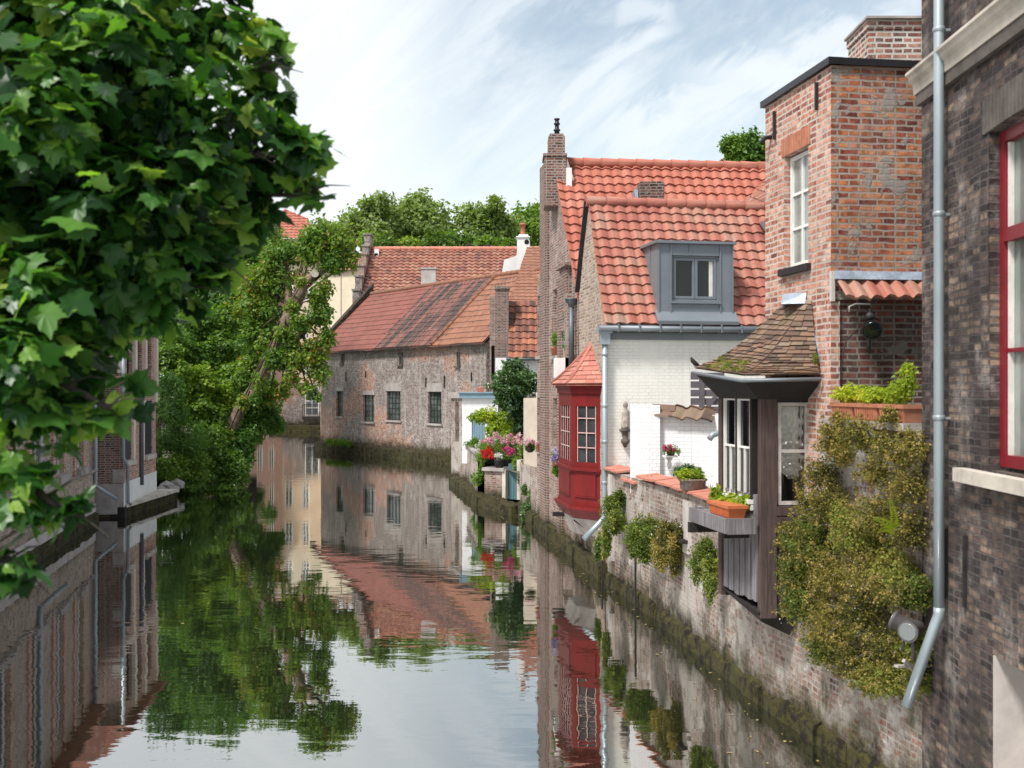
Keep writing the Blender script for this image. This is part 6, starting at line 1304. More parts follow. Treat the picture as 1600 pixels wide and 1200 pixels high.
for (x, y, r, Yd) in ((40, 40, 120, 4.8), (150, 70, 110, 4.6), (250, 40, 90, 4.9), (330, 60, 70, 5.0), (385, 40, 40, 4.9), (405, 110, 38, 4.9), (60, 190, 130, 4.4), (190, 190, 110, 4.8), (300, 150, 85, 4.7), (370, 190, 60, 4.9),
                      (425, 190, 26, 4.8), (455, 222, 26, 4.8), (485, 225, 14, 4.8), (60, 330, 130, 4.7), (190, 320, 110, 4.5), (300, 270, 80, 4.7), (370, 260, 55, 5.0), (430, 268, 34, 5.0), (470, 285, 14, 5.0), (495, 312, 8, 5.0), (497, 215, 7, 4.9), (440, 150, 12, 4.9), (425, 60, 10, 4.9), (438, 85, 8, 4.9), (455, 262, 12, 5.0), (418, 330, 14, 5.0), (400, 320, 26, 5.0), (380, 350, 26, 4.9),
                      (50, 460, 105, 4.4), (150, 430, 85, 4.7), (250, 400, 70, 4.6), (310, 360, 55, 4.8), (350, 400, 22, 4.8), (35, 570, 80, 4.2), (110, 530, 60, 4.5), (180, 480, 40, 4.6), (245, 455, 32, 4.6), (285, 430, 28, 4.7), (35, 650, 50, 4.2), (95, 630, 42, 4.3), (140, 650, 20, 4.3), (178, 655, 12, 4.4), (95, 690, 20, 4.2), (60, 560, 60, 4.9), (230, 500, 14, 4.6), (178, 530, 14, 4.6), (150, 590, 20, 4.5),
                      (10, 720, 34, 4.1), (10, 785, 30, 4.0), (60, 800, 15, 4.1), (100, 795, 12, 4.1), (130, 783, 7, 4.1), (5, 885, 24, 4.0), (45, 885, 10, 4.0),
                      (200, 600, 12, 4.5), (214, 655, 6, 4.4), (118, 778, 8, 4.1), (60, 745, 12, 4.1), (500, 240, 7, 4.9), (485, 262, 8, 4.9), (265, 500, 12, 4.6), (300, 470, 10, 4.7), (330, 430, 12, 4.7)):
    mc.append(cl(x, y, Yd, r, 1, 0.92, (2.6 if r < 18 else 1.6 if r < 27 else 0.42 if (x > 240 and y < 230) else 1.0), dy=1.1))
for (x, y, r, Yd) in ((-150, 0, 170, 4.6), (-150, 230, 170, 4.4), (-160, 450, 150, 4.3), (-130, 650, 120, 4.1), (-110, 800, 70, 4.0), (50, -140, 150, 4.9), (230, -140, 130, 5.0), (380, -110, 90, 5.0), (-60, -300, 200, 4.6), (180, -330, 180, 5.0), (430, -260, 110, 5.2), (-400, -100, 240, 4.5), (-400, 300, 220, 4.3), (120, 120, 160, 5.9), (150, 380, 160, 5.8), (60, 560, 110, 5.3)):
    mc.append(cl(x, y, Yd, r, 1, 1, 0.55))
leafcloud('crown', M['leaf_maple'], mp, mc, 14000, 0.084, 'maple', seed=5, up=0.75, shell=0.45, droop=0.75, cmix=0.2, szvar=0.38, tshift=-0.03)
sg_ = []
for l in limbs:
    for k in range(5):
        a = Vector(l[-1]).lerp(Vector(l[-2]), rg.random()*0.7); b = a+Vector((rg.uniform(0.05, 0.22), rg.uniform(-0.1, 0.1), rg.uniform(-0.16, 0.12))); sg_.append([a, a.lerp(b, 0.5)+Vector((0, 0, 0.02)), b])
twigs('twig', mp, sg_, 0.004)

# ---- dense trees and shrubs on the left bank
def tree(label, trunk, clumps, n, size, mat, seed, group=None, name='tree', shape='rhomb', tr=0.2, tm='bark_dark', up=0.5, limbs_=True, shell=0.35, cat='tree', **kw):
    base = trunk[0]; t = thing(name, label, cat, tuple(base), group=group)
    branch('trunk', t, trunk, [tr*(1-0.6*i/(len(trunk)-1)) for i in range(len(trunk))], tm, 8)
    if limbs_:
        top = Vector(trunk[-1]); mb = MB(); mb.open = True
        for c in clumps[:10]: mb.tube([Vector(trunk[-2]).lerp(top, 0.6), top.lerp(Vector(c[:3]), 0.6)+Vector((0, 0, 0.1)), Vector(c[:3])], [tr*0.35, tr*0.2, tr*0.08], n=6)
        mb.build('limb', M[tm], t)
    leafcloud('crown', M[mat], t, clumps, n, size, shape, seed=seed, up=up, shell=shell, **kw); return t
tree('tall olive tree showing above the maple leaves near the red hipped roof', [(-13.8, 58, 1), (-13.9, 58, 6), (-14.0, 58, 9)],
     [cl(395, 320, 58, 28), cl(372, 345, 58, 34), cl(410, 350, 57, 30), cl(350, 300, 59, 36), cl(415, 390, 57, 22), cl(385, 390, 57, 34), cl(340, 360, 58, 45), cl(310, 320, 60, 50), cl(345, 420, 57, 45), cl(400, 425, 56, 35)], 15000, 0.20, 'leaf_mid', 21, shell=0.4)
tree('dark broad tree filling the left bank behind the leaning trunk', [(-15, 52, 1), (-15, 52, 5), (-15, 52, 8)],
     [cl(300, 440, 52, 55), cl(360, 470, 51, 50), cl(270, 500, 51, 50), cl(330, 520, 50, 48), cl(390, 500, 50, 36), cl(290, 560, 49, 45), cl(240, 440, 54, 60), cl(350, 560, 49, 40), cl(400, 550, 49, 30), cl(250, 380, 56, 60), cl(310, 390, 52, 45), cl(350, 360, 53, 40), cl(400, 400, 53, 32), cl(270, 340, 54, 50)], 33000, 0.19, 'leaf_dark', 22, shell=0.35)
tree('light green young tree just left of the leaning trunk', [(-13.2, 46, 1), (-13, 46, 3), (-12.8, 46, 5)],
     [cl(310, 505, 45, 32), cl(350, 500, 46, 28), cl(385, 460, 46, 30), cl(345, 545, 45, 34), cl(300, 560, 44, 30), cl(270, 540, 43, 26), cl(365, 590, 44, 26)], 15000, 0.16, 'leaf_mid', 23, shell=0.45, up=0.9)
tree('bright rounded shrub over the water edge left of the leaning trunk', [(-12.8, 41.5, 0.9), (-12.8, 41.5, 2.0), (-12.7, 41.5, 3)],
     [cl(280, 590, 41, 26), cl(262, 560, 41, 22), cl(310, 600, 42, 28), cl(345, 620, 43, 24), cl(300, 640, 41, 26), cl(330, 660, 41.5, 24)], 13000, 0.14, 'leaf_bright', 24, shell=0.4, up=0.9, name='shrub', cat='shrub')
tree('dark feathery bush next to the pilastered house', [(-12.7, 39, 0.9), (-12.7, 39, 2.0), (-12.7, 39, 3.2)],
     [cl(268, 640, 39, 30, 0.9, 1.5), cl(290, 690, 39, 32), cl(258, 690, 38.5, 20), cl(262, 600, 39, 20)], 16000, 0.10, 'leaf_dark', 25, shell=0.4, shape='needle', name='bush', cat='bush')
tree('low bright ivy covered mound sliding into the canal', [(-12.2, 40, 0.3), (-12.2, 40, 0.6), (-12.1, 40, 1)],
     [cl(270, 735, 38.5, 24, 1.2, 0.9), cl(305, 730, 39.5, 30), cl(340, 720, 40.5, 30), cl(365, 735, 40.5, 24), cl(295, 760, 38.8, 18, 1.4, 0.6), cl(350, 765, 40, 18, 1.5, 0.6), cl(325, 690, 40.5, 26), cl(250, 725, 37.8, 10)], 20000, 0.10, 'leaf_mid', 26, shell=0.35, zmin=0.02, name='bush', cat='bush', limbs_=False, tshift=0.05)
tree('dark ivy clump around the foot of the leaning trunk', [(-11.3, 42.5, 0.5), (-11.2, 42.5, 1.2), (-11.1, 42.5, 1.8)],
     [cl(375, 700, 42, 22, 0.9, 1.5), cl(395, 670, 42.5, 20), cl(415, 650, 43, 22), cl(430, 665, 43, 14), cl(405, 630, 43, 20), cl(385, 640, 43, 18), cl(372, 740, 41.5, 14, 0.9, 1.2)], 12000, 0.13, 'leaf_dark', 27, shell=0.4, zmin=0.02, name='bush', cat='bush', limbs_=False)
# low bank greenery further off, behind
tree('distant dark shrubs along the bend of the left bank', [(-15.5, 62, 1), (-15.5, 62, 2), (-15.5, 62, 4)],
     [cl(372, 600, 60, 30), cl(392, 640, 62, 22), cl(380, 560, 60, 34), cl(350, 640, 58, 30), cl(420, 600, 66, 14), cl(340, 590, 58, 30)], 9000, 0.2, 'leaf_dark', 28, name='shrub', cat='shrub')

# ---- the leaning, pollarded plane tree
lt = thing('leaning_tree', 'pale barked pollard tree leaning out over the canal', 'tree', (-11.9, 42, 0.5)); Yl = 42.0
branch('trunk', lt, [W(322, 740, 42.2), W(345, 700, 42), W(376, 640, 42), W(412, 585, 41.8), W(432, 540, 41.7), W(446, 510, 41.5)], [0.34, 0.29, 0.25, 0.23, 0.21, 0.20], 'bark', 14, jit=0.06)
branch('limb', lt, [W(446, 512, 41.5), W(466, 470, 41.4), W(478, 440, 41.3), W(506, 420, 41.2)], [0.24, 0.20, 0.19, 0.17], 'bark', 12, jit=0.05)
branch('limb', lt, [W(444, 512, 41.6), W(452, 470, 41.8), W(447, 425, 42), W(440, 395, 42)], [0.20, 0.16, 0.14, 0.10], 'bark', 12, jit=0.05)
branch('limb', lt, [W(430, 545, 41.7), W(470, 525, 41.5), W(492, 500, 41.3)], [0.17, 0.12, 0.08], 'bark', 10, jit=0.04)
mb = MB(); mb.tube([W(491, 428, 41.15), W(492, 427, 40.9)], [0.15, 0.15], n=12); mb.build('cut_stub', M['stone_pale'], lt)
ltc = [cl(500, 372, 41.3, 34), cl(530, 380, 41.2, 26), cl(545, 405, 41.2, 18), cl(478, 382, 41.6, 20), cl(450, 396, 42, 22), cl(425, 405, 42, 22), cl(520, 410, 41, 22), cl(415, 430, 42.2, 26), cl(440, 440, 42, 24),
       cl(497, 462, 41, 18), cl(500, 490, 41, 22), cl(470, 505, 40.8, 18), cl(425, 485, 42.2, 20), cl(400, 480, 42.4, 22), cl(440, 520, 40.9, 13), cl(424, 560, 40.9, 12, 1, 1.3), cl(380, 630, 41.2, 10, 1, 1.4), cl(352, 680, 41.2, 12, 1, 1.2), cl(398, 625, 41, 9), cl(456, 480, 40.9, 12), cl(405, 600, 41, 11, 1, 1.4), cl(470, 440, 40.7, 9), cl(510, 530, 41, 18), cl(490, 550, 41, 24), cl(465, 560, 41, 20), cl(500, 580, 41, 20), cl(440, 560, 41.3, 22), cl(415, 540, 42, 22),
       cl(395, 520, 42.2, 22), cl(480, 605, 41, 14), cl(455, 590, 41, 14), cl(495, 620, 41, 9), cl(395, 570, 42.6, 20), cl(380, 600, 42.6, 22), cl(420, 620, 42.5, 20), cl(440, 610, 42, 14)]
ltc += [cl(430, 455, 42.4, 20), cl(470, 430, 42, 14), cl(455, 535, 41, 14), cl(485, 395, 41.4, 20), cl(410, 510, 42.6, 22), cl(508, 450, 41, 14), cl(385, 480, 42.8, 24), cl(400, 440, 42.6, 24)]
leafcloud('crown', M['leaf_autumn'], lt, ltc, 34000, 0.125, 'rhomb', seed=31, shell=0.5, droop=0.6, cmix=0.35, tshift=0.0)
mb = MB(); mb.open = True
for c in ltc: mb.tube([W(450, 480, 41.6).lerp(Vector(c[:3]), 0.35), Vector(c[:3])-Vector((0, 0, 0.1)), Vector(c[:3])+Vector((0.1, 0, 0.4))], [0.045, 0.03, 0.012], n=5)
mb.build('twig', M['bark'], lt)

# ---- trees beyond the roofs
for i, (lab, px, Y_, cs, mat, sd, n, sh) in enumerate((
    ('thin crowned tree with sky showing through, leftmost behind the long red roof', 590, 100, [(560, 345, 26), (590, 330, 22), (600, 315, 16), (575, 320, 14), (612, 345, 24), (545, 365, 22), (590, 365, 28), (525, 362, 18), (500, 375, 22)], 'leaf_far', 41, 7000, 0.6),
    ('round dense green tree behind the middle of the long red roof', 650, 104, [(650, 340, 34), (672, 350, 30), (632, 352, 30), (655, 322, 22), (690, 362, 24), (620, 372, 28), (660, 372, 34)], 'leaf_far', 42, 15000, 0.35),
    ('light green tree behind the right part of the long red roof', 765, 102, [(740, 350, 24), (765, 340, 24), (775, 322, 14), (790, 355, 26), (722, 340, 16), (750, 372, 30), (790, 380, 24), (772, 312, 7), (735, 328, 9)], 'leaf_far', 43, 9000, 0.6),
    ('tree partly hidden by the tall brick gable chimney', 830, 106, [(820, 350, 26), (840, 340, 22), (850, 365, 26), (815, 375, 26), (870, 360, 26)], 'leaf_mid', 44, 9000, 0.45),
    ('low bright bushes lining the top of the long red roof', 690, 92, [(600, 385, 18), (640, 385, 16), (680, 380, 20), (720, 384, 20), (760, 386, 18), (700, 378, 16), (800, 388, 16), (575, 378, 16)], 'leaf_bright', 45, 9000, 0.4))):
    b = W(px, 560, Y_); b.z = 1.1; tp = W(px, 380, Y_)
    tree(lab, [b, b.lerp(tp, 0.6), tp], [cl(x, y, Y_+rg.uniform(-2, 2), r*1.05) for x, y, r in cs], n, 0.34 if i < 4 else 0.26, mat, sd, group='trees beyond the far roofs', tr=0.4, shell=sh, tshift=(0.1, 0.06, 0.16, 0.0, 0.0)[i])
b = W(1160, 400, 62); b.z = 1.1
tree('small tree top beyond the orange roof beside the brick tower', [b, W(1160, 300, 62), W(1160, 255, 62)], [cl(1150, 235, 62, 20), cl(1170, 225, 62, 20), cl(1185, 245, 62, 18), cl(1140, 225, 62, 14), cl(1165, 255, 62, 22), cl(1195, 230, 62, 16), cl(1140, 255, 62, 10)], 7500, 0.2, 'leaf_mid', 46, shell=0.5)
b = W(450, 600, 98); b.z = 1.1
tree('green tree between the cream house and the red hipped roof', [b, W(455, 450, 98), W(455, 400, 98)], [cl(440, 400, 98, 26), cl(470, 400, 98, 24), cl(500, 390, 97, 22), cl(420, 380, 98, 24), cl(505, 360, 100, 14), cl(530, 370, 98, 20)], 9000, 0.3, 'leaf_far', 47, tr=0.35)

# ---- garden terrace: ivy tree, vine, flowers
tree('round dark glossy ivy tree against the white cottage wall', [(0.35, 36.3, 1.1), (0.3, 36.2, 2.2), (0.2, 36, 3.2)],
     [cl(803, 595, 36, 28), cl(785, 600, 36, 18), cl(822, 600, 36, 18), cl(800, 620, 36, 24), cl(815, 640, 36, 20), cl(803, 575, 36, 16), cl(790, 625, 36, 14), cl(822, 665, 36, 12), cl(812, 665, 36, 12, 0.8, 1.3)], 13000, 0.09, 'leaf_ivy', 51, shape='ivy', tr=0.06, name='ivy', cat='ivy', limbs_=False)
tree('yellow green vine spilling above the hydrangeas', [(-0.9, 37, 1.1), (-0.9, 37, 1.8), (-0.8, 37, 2.4)],
     [cl(760, 650, 37, 14, 1.4, 0.8), cl(785, 660, 37, 20), cl(800, 675, 36.5, 16), cl(745, 652, 37, 9, 1.6, 0.6), cl(770, 672, 36.5, 12)], 4500, 0.09, 'leaf_lime', 52, tr=0.03, name='vine', cat='vine', limbs_=False, tshift=-0.15)
fl = thing('flower_bed', 'pink, red and white blossoms crowding the terrace above the teal gate', 'flowers', (-0.7, 35.3, 1.2))
lf = [cl(765, 700, 35.2, 16, 1.4, 0.9), cl(795, 700, 35, 18, 1.4, 0.9), cl(785, 690, 35.3, 14), cl(822, 700, 34.6, 12, 1.2, 0.8), cl(752, 715, 35.2, 10), cl(808, 725, 34.4, 10, 0.8, 1.3), cl(815, 750, 34.2, 9, 0.7, 1.6), cl(751, 735, 35.1, 8, 0.7, 1.5), cl(745, 750, 35.4, 8), cl(742, 690, 36, 8)]
leafcloud('foliage', M['leaf_mid'], fl, lf, 9000, 0.055, 'rhomb', seed=53, shell=0.4, tshift=0.1)
def blossoms(parent, mat, centres, n_each, r, size, seed, name='blossom'):
    return leafcloud(name, M[mat], parent, [cl(x, y, Y, rr_) for x, y, Y, rr_ in centres], n_each*len(centres), size, 'petal', seed=seed, shell=0.15, up=0.2, cmix=0.6)
rb = random.Random(3)
blossoms(fl, 'petal_pink', [(758+rb.uniform(-4, 62), 684+rb.uniform(-6, 8), 34.7, rb.uniform(2.5, 4.5)) for _ in range(20)]+[(815+rb.uniform(-8, 12), 688+rb.uniform(-6, 6), 34.3, rb.uniform(2.5, 4)) for _ in range(8)], 60, 0, 0.035, 54)
blossoms(fl, 'petal_red', [(764, 704, 34.7, 5), (758, 712, 34.7, 4.5), (768, 712, 34.6, 4.5), (761, 706, 34.6, 4), (755, 706, 34.8, 3)], 120, 0, 0.03, 55)
blossoms(fl, 'petal_magenta', [(795+rb.uniform(-8, 8), 706+rb.uniform(-7, 8), 34.5, rb.uniform(2.5, 4)) for _ in range(8)], 70, 0, 0.03, 56)
blossoms(fl, 'petal_white', [(778+rb.uniform(-5, 5), 713+rb.uniform(-3, 3), 34.5, 3) for _ in range(4)]+[(750, 692, 35.2, 3), (745, 697, 35.2, 2.5)], 60, 0, 0.03, 57)
t = thing('flower_pot', 'black pot standing on the slab of the squat brick pier', 'flower pot', tuple(W(778, 728, 34.6)))
mb = MB(); c = W(780, 731, 34.55); mb.lathe((c.x, c.y, 1.22), [(0.12, 0), (0.16, 0.22), (0.17, 0.23), (0.17, 0.27), (0.14, 0.27)], n=14); mb.build('pot', M['iron'], t)
t = thing('window_trough', 'pale trough of green plants below the blue door', 'planter', tuple(W(742, 703, 38.6)))
mb = MB(); c = W(742, 703, 38.8); mb.hexa([c+Vector(q) for q in ((-0.32, 0, 0), (0.32, -0.2, 0), (0.36, -0.05, 0), (-0.28, 0.15, 0), (-0.36, -0.02, 0.2), (0.36, -0.24, 0.2), (0.4, -0.03, 0.2), (-0.3, 0.2, 0.2))]); mb.build('trough', M['stone'], t)
leafcloud('plant', M['leaf_mid'], t, [cl(738, 694, 38.8, 7, 1.5), cl(748, 697, 38.6, 7)], 900, 0.06, seed=58)
t = thing('hanging_basket', 'dark pot of pink flowers fixed at the corner of the tall gable house', 'flower pot', tuple(W(829, 700, 30.5)))
mb = MB(); c = W(828, 707, 30.8); mb.lathe((c.x, c.y, c.z), [(0.05, 0), (0.12, 0.06), (0.14, 0.16), (0.14, 0.19)], n=12); mb.build('pot', M['iron'], t)
leafcloud('plant', M['leaf_mid'], t, [cl(829, 697, 30.8, 8, 1.1)], 900, 0.045, seed=59)
blossoms(t, 'petal_pink', [(826, 689, 30.6, 3.5), (833, 691, 30.6, 3), (822, 693, 30.6, 3)], 60, 0, 0.03, 60)
t = thing('flower_pot', 'terracotta pot of pink flowers on the sill of the lower gable window', 'flower pot', tuple(W(840, 705, 29.0)))
c = W(842, 706, 28.9); mb = MB(); mb.lathe((c.x, c.y, c.z), [(0.07, 0), (0.1, 0.15), (0.1, 0.18)], n=12); mb.build('pot', M['clay'], t)
leafcloud('plant', M['leaf_mid'], t, [cl(843, 698, 28.9, 6)], 500, 0.04, seed=61); blossoms(t, 'petal_pink', [(843, 692, 28.8, 2.5), (839, 695, 28.8, 2)], 60, 0, 0.025, 62)
# ivy spilling from the rendered wall to the water
t = thing('ivy', 'trailing ivy with pale leaves hanging down the quay to the water', 'ivy', (0.5, 31, 0))
leafcloud('foliage', M['leaf_ivy'], t, [cl(838, 745, 31, 6, 1, 2.0), cl(836, 770, 31, 9, 1, 1.5), cl(828, 790, 31, 10, 1.1, 1.1), cl(822, 803, 31, 10, 0.9, 1.2), cl(845, 745, 30.2, 4, 1, 2.2), cl(820, 765, 31.4, 5, 1, 1.8)], 5500, 0.055, 'ivy', seed=63, tshift=0.25, zmin=0.0)
mb = MB(); mb.tube([W(840, 735, 31), W(832, 775, 31), W(822, 812, 31)], 0.02, n=6); mb.build('stem', M['bark_dark'], t)
t = thing('weeds', 'small green weeds growing from the terrace wall foot', 'weeds', tuple(W(745, 750, 37)))
leafcloud('foliage', M['leaf_dark'], t, [cl(744, 745, 37, 8), cl(748, 752, 36.8, 7)], 900, 0.06, seed=64)
t = thing('weeds', 'fringe of green water plants at the foot of the grey canal house', 'weeds', (-10, 63, 0.3))
leafcloud('foliage', M['leaf_mid'], t, [cl(515+i*6, 690+i*0.5, 62.8-i*0.3, 4, 1.4, 0.8) for i in range(6)], 1600, 0.14, 'needle', seed=65, tshift=0.1)

# ---- shrubs growing from the right quay wall
qw = lambda Y: 2.36+(17.9-Y)*0.1306 if Y > 13 else 3.0+(13.0-Y)*0.2
def wallshrub(label, cs, n, size, mat, seed, **kw):
    if len(cs) < 10:      # let it trail down and fray
        ex = []
        for c in cs:
            for k in range(4): ex.append((c[0]+rg.uniform(-0.5, 0.3)*c[3], c[1]+rg.uniform(-1.2, 1.2)*c[4], c[2]+rg.uniform(-1.5, 0.9)*c[5], c[3]*rg.uniform(0.25, 0.5), c[4]*rg.uniform(0.25, 0.5), c[5]*rg.uniform(0.3, 0.8), 1.6))
        cs = list(cs)+ex; small = True
    else: small = False
    t = thing('wall_shrub', label, 'shrub', cs[0][:3], group='shrubs rooted in the right quay wall')
    sm = 0.68 if small else 1.0
    leafcloud('foliage', M[mat], t, cs, int(n*(2.1 if sm < 1 else 1)), size*sm, 'rhomb', seed=seed, shell=0.5, **kw)
    leafcloud('blossom', M['petal_white'], t, cs, 170 if sm < 1 else 500, 0.016 if sm < 1 else 0.010, 'petal', seed=seed+500, shell=0.12)
    segs = []
    for c in cs:
        for k in range(3):
            a = Vector((c[0]+c[3]*0.6, c[1], c[2])); b = Vector((c[0]-c[3]*rg.uniform(0.3, 1.05), c[1]+c[4]*rg.uniform(-1, 1), c[2]+c[5]*rg.uniform(-1.0, 1.0))); segs.append([a, a.lerp(b, 0.5)+Vector((0, 0, 0.03)), b])
    twigs('twig', t, segs, 0.003); return t
wallshrub('olive shrub just under the red coping at the white house', [cl(958, 790, 19.8, 18), cl(962, 815, 19.6, 20), cl(948, 845, 19.8, 12, 0.8, 1.6), cl(968, 780, 19.8, 12), cl(935, 850, 20.4, 8, 0.8, 1.8)], 9000, 0.045, 'leaf_shrub_green', 71)
wallshrub('wide pale green shrub in the middle of the low wall', [cl(1000, 830, 17.4, 24), cl(990, 845, 17.6, 18), cl(1015, 850, 17.2, 20), cl(1020, 822, 17.3, 14)], 9000, 0.042, 'leaf_shrub_green', 72, tshift=0.1)
wallshrub('yellow brown bush touching the pale green one', [cl(1048, 835, 16.5, 24), cl(1055, 860, 16.4, 22), cl(1035, 860, 16.6, 18), cl(1065, 840, 16.3, 14)], 9000, 0.038, 'leaf_shrub', 73, tshift=-0.05)
wallshrub('small bush beside the grey side boards of the bay', [cl(1100, 870, 14.8, 22), cl(1115, 890, 14.3, 20), cl(1110, 915, 14.2, 16, 0.8, 1.4), cl(1090, 885, 15.0, 14)], 8000, 0.036, 'leaf_shrub_green', 74, tshift=0.06)
big = []
for (px, py, Y, r) in ((1305, 690, 11.5, 32), (1350, 680, 11.1, 34), (1395, 700, 10.6, 32), (1430, 700, 10.1, 30), (1285, 740, 11.7, 30), (1300, 790, 11.5, 40), (1265, 790, 11.8, 26), (1370, 740, 10.9, 26), (1420, 760, 10.2, 36), (1340, 830, 11.0, 44), (1270, 850, 11.6, 42), (1235, 840, 12.0, 22), (1245, 890, 11.9, 30),
                       (1300, 900, 11.3, 44), (1380, 810, 10.6, 40), (1425, 830, 10.1, 34), (1360, 890, 10.8, 46), (1255, 940, 11.7, 34), (1300, 970, 11.2, 46), (1350, 960, 10.8, 46), (1400, 900, 10.3, 42), (1430, 920, 10.0, 34), (1290, 1010, 11.2, 30), (1335, 1030, 10.8, 40), (1385, 1010, 10.4, 40), (1430, 1010, 9.95, 32), (1400, 1060, 10.2, 32), (1435, 1060, 9.9, 24), (1360, 1060, 10.5, 26), (1320, 715, 11.3, 16), (1395, 650, 10.7, 14), (1312, 655, 11.5, 10)):
    k_ = (px-800)/FPX; Y = (2.6+3.0-0.16)/(k_+0.2); c = cl(px, py, Y, r*0.95, 1, 1, dy=1.3); big.append(c)
t = wallshrub('huge tangled olive and yellow shrub draping the wall below the terracotta troughs', big, 100000, 0.021, 'leaf_shrub', 75, cmix=0.32, up=0.35, tshift=-0.10)
sgs = []
for c in big:
    for k in range(9):
        a = Vector((c[0], c[1], c[2])); d = Vector((rg.uniform(-1.3, -0.3), rg.uniform(-1.2, 0.6), rg.uniform(-0.7, 1.2))).normalized(); b = a+d*c[3]*rg.uniform(1.05, 1.6); sgs.append([a, a.lerp(b, 0.6)+Vector((0, 0, 0.02)), b])
twigs('dry_stem', t, sgs, 0.0022, 'board_grey')
tipc = [(s[2].x, s[2].y, s[2].z, 0.035, 0.035, 0.05) for s in sgs]+[tuple(s[1])+(0.04, 0.04, 0.05) for s in sgs]
leafcloud('tip_leaves', M['leaf_shrub'], t, tipc, 24000, 0.017, seed=175, shell=0.8, cmix=0.4, tshift=0.05)
leafcloud('green_leaves', M['leaf_shrub_green'], t, [b for i, b in enumerate(big) if i in (9, 10, 11, 12, 17, 20, 21, 22, 25, 26, 27, 28)], 50000, 0.022, seed=76, shell=0.45, tshift=0.08)
fe = thing('fern', 'bright lime fern fronds glowing among the dry shrubs', 'fern', tuple(W(1380, 830, 9.6)))
mb = MB(); mb.open = True
for a, b in ((W(1398, 828, 9.35), W(1364, 810, 9.2)), (W(1398, 828, 9.35), W(1390, 782, 9.2)), (W(1398, 828, 9.35), W(1372, 830, 9.2))):
    for k in range(14):
        t_ = (k+1)/15; p = a.lerp(b, t_)+Vector((0, -0.03*math.sin(t_*3), 0.02*math.sin(t_*3))); d = (b-a).normalized(); s = Vector((0, 0, 1)).cross(Vector((0, 1, 0))); q = d.cross(Vector((0, 1, 0))).normalized(); l_ = 0.055*(1-t_*0.75)
        for sgn in (-1, 1): mb.face([p, p+q*sgn*l_*0.5+d*0.018, p+q*sgn*l_+d*0.012, p+q*sgn*l_*0.5-d*0.003])
o = mb.build('frond', M['leaf_lime'], fe)
at = o.data.attributes.new('tint', 'FLOAT', 'POINT'); at.data.foreach_set('value', np.full(len(o.data.vertices), 0.45, dtype=np.float32))

# ---- pots and flowers around the white house and the bay
t = thing('flower_shelf', 'white wall bracket with a small pot of magenta flowers', 'bracket', tuple(W(1047, 712, 19.1)))
mb = MB(); c = W(1047, 714, 19.15); mb.box(c.x-0.12, c.x+0.12, c.y-0.1, c.y+0.13, c.z, c.z+0.025); mb.lathe((c.x, c.y+0.08, c.z-0.22), [(0.02, 0), (0.05, 0.05), (0.045, 0.1), (0.03, 0.14), (0.08, 0.22)], n=10); mb.build('shelf', M['white_paint'], t)
t = thing('flower_pot', 'grey pot with magenta petunias on the white bracket', 'flower pot', (c.x, c.y, c.z+0.025))
mb = MB(); mb.lathe((c.x+0.01, c.y, c.z+0.025), [(0.06, 0), (0.085, 0.09), (0.09, 0.1), (0.09, 0.12)], n=12); mb.build('pot', M['lamp_grey'], t)
leafcloud('plant', M['leaf_mid'], t, [cl(1047, 702, 19.1, 8, 1.3, 0.8), cl(1060, 705, 19.05, 4)], 700, 0.03, seed=81); blossoms(t, 'petal_magenta', [(1038, 699, 19.0, 3), (1047, 698, 19.0, 3), (1053, 703, 19.0, 2), (1043, 704, 19.0, 1.6)], 45, 0, 0.02, 82)
t = thing('basket_planter', 'wicker basket of lime green plants on the red coping', 'basket', tuple(W(1078, 762, 15.9)))
c = W(1078, 764, 15.9); mb = MB(); mb.lathe((c.x+0.05, c.y+0.05, 2.28), [(0.13, 0), (0.16, 0.03), (0.17, 0.14), (0.19, 0.15), (0.19, 0.17), (0.16, 0.17)], n=18, sx=1.15); mb.build('basket', M['wicker'], t)
leafcloud('plant', M['leaf_lime'], t, [cl(1070, 741, 15.9, 11, 1.3, 0.8), cl(1085, 742, 15.9, 10, 1.3, 0.8), cl(1096, 747, 15.9, 6)], 1800, 0.03, seed=83, tshift=-0.15)
leafcloud('dark_leaves', M['leaf_dark'], t, [cl(1063, 737, 16.0, 9), cl(1075, 734, 16.1, 9, 1.2), cl(1090, 738, 16.1, 8)], 1200, 0.035, seed=84)
t = thing('garden_chair', 'white metal garden chair back showing above the coping', 'chair', (3.1, 17.2, 1.9))
for k, (a, b, zt_, zb2, d) in enumerate(((1093, 1117, 744, 767, 0), )):
    Yc_ = 17.0; x0, x1 = XP(a, Yc_), XP(b, Yc_); mb = MB(); mb.tube([(x0, Yc_, 1.9), (x0, Yc_, ZP(744, Yc_)), (x1, Yc_, ZP(744, Yc_)), (x1, Yc_, 1.9)], 0.012, n=6)
    for j in range(1, 7): x = x0+(x1-x0)*j/7; mb.tube([(x, Yc_, ZP(768, Yc_)), (x, Yc_, ZP(745, Yc_))], 0.007, n=5)
    mb.build('backrest', M['white_paint'], t); mb = MB(); mb.box(x0, x1, Yc_+0.02, Yc_+0.3, 2.05, 2.08); mb.build('seat', M['white_paint'], t)
    for x in (x0+0.02, x1-0.02): mb = MB(); mb.tube([(x, Yc_+0.28, 1.9), (x, Yc_+0.28, 2.06)], 0.012, n=6); mb.build('leg', M['white_paint'], t)
t = thing('weeds', 'tuft of green weeds between the two red coping pieces', 'weeds', tuple(W(1016, 752, 18.6)))
leafcloud('foliage', M['leaf_mid'], t, [cl(1015, 748, 18.5, 5, 1.5, 0.7)], 250, 0.035, seed=85)
t = thing('window_box', 'orange plastic trough with yellow green leaves on the grey bay shelf', 'planter', tuple(W(1155, 805, 12.45)))
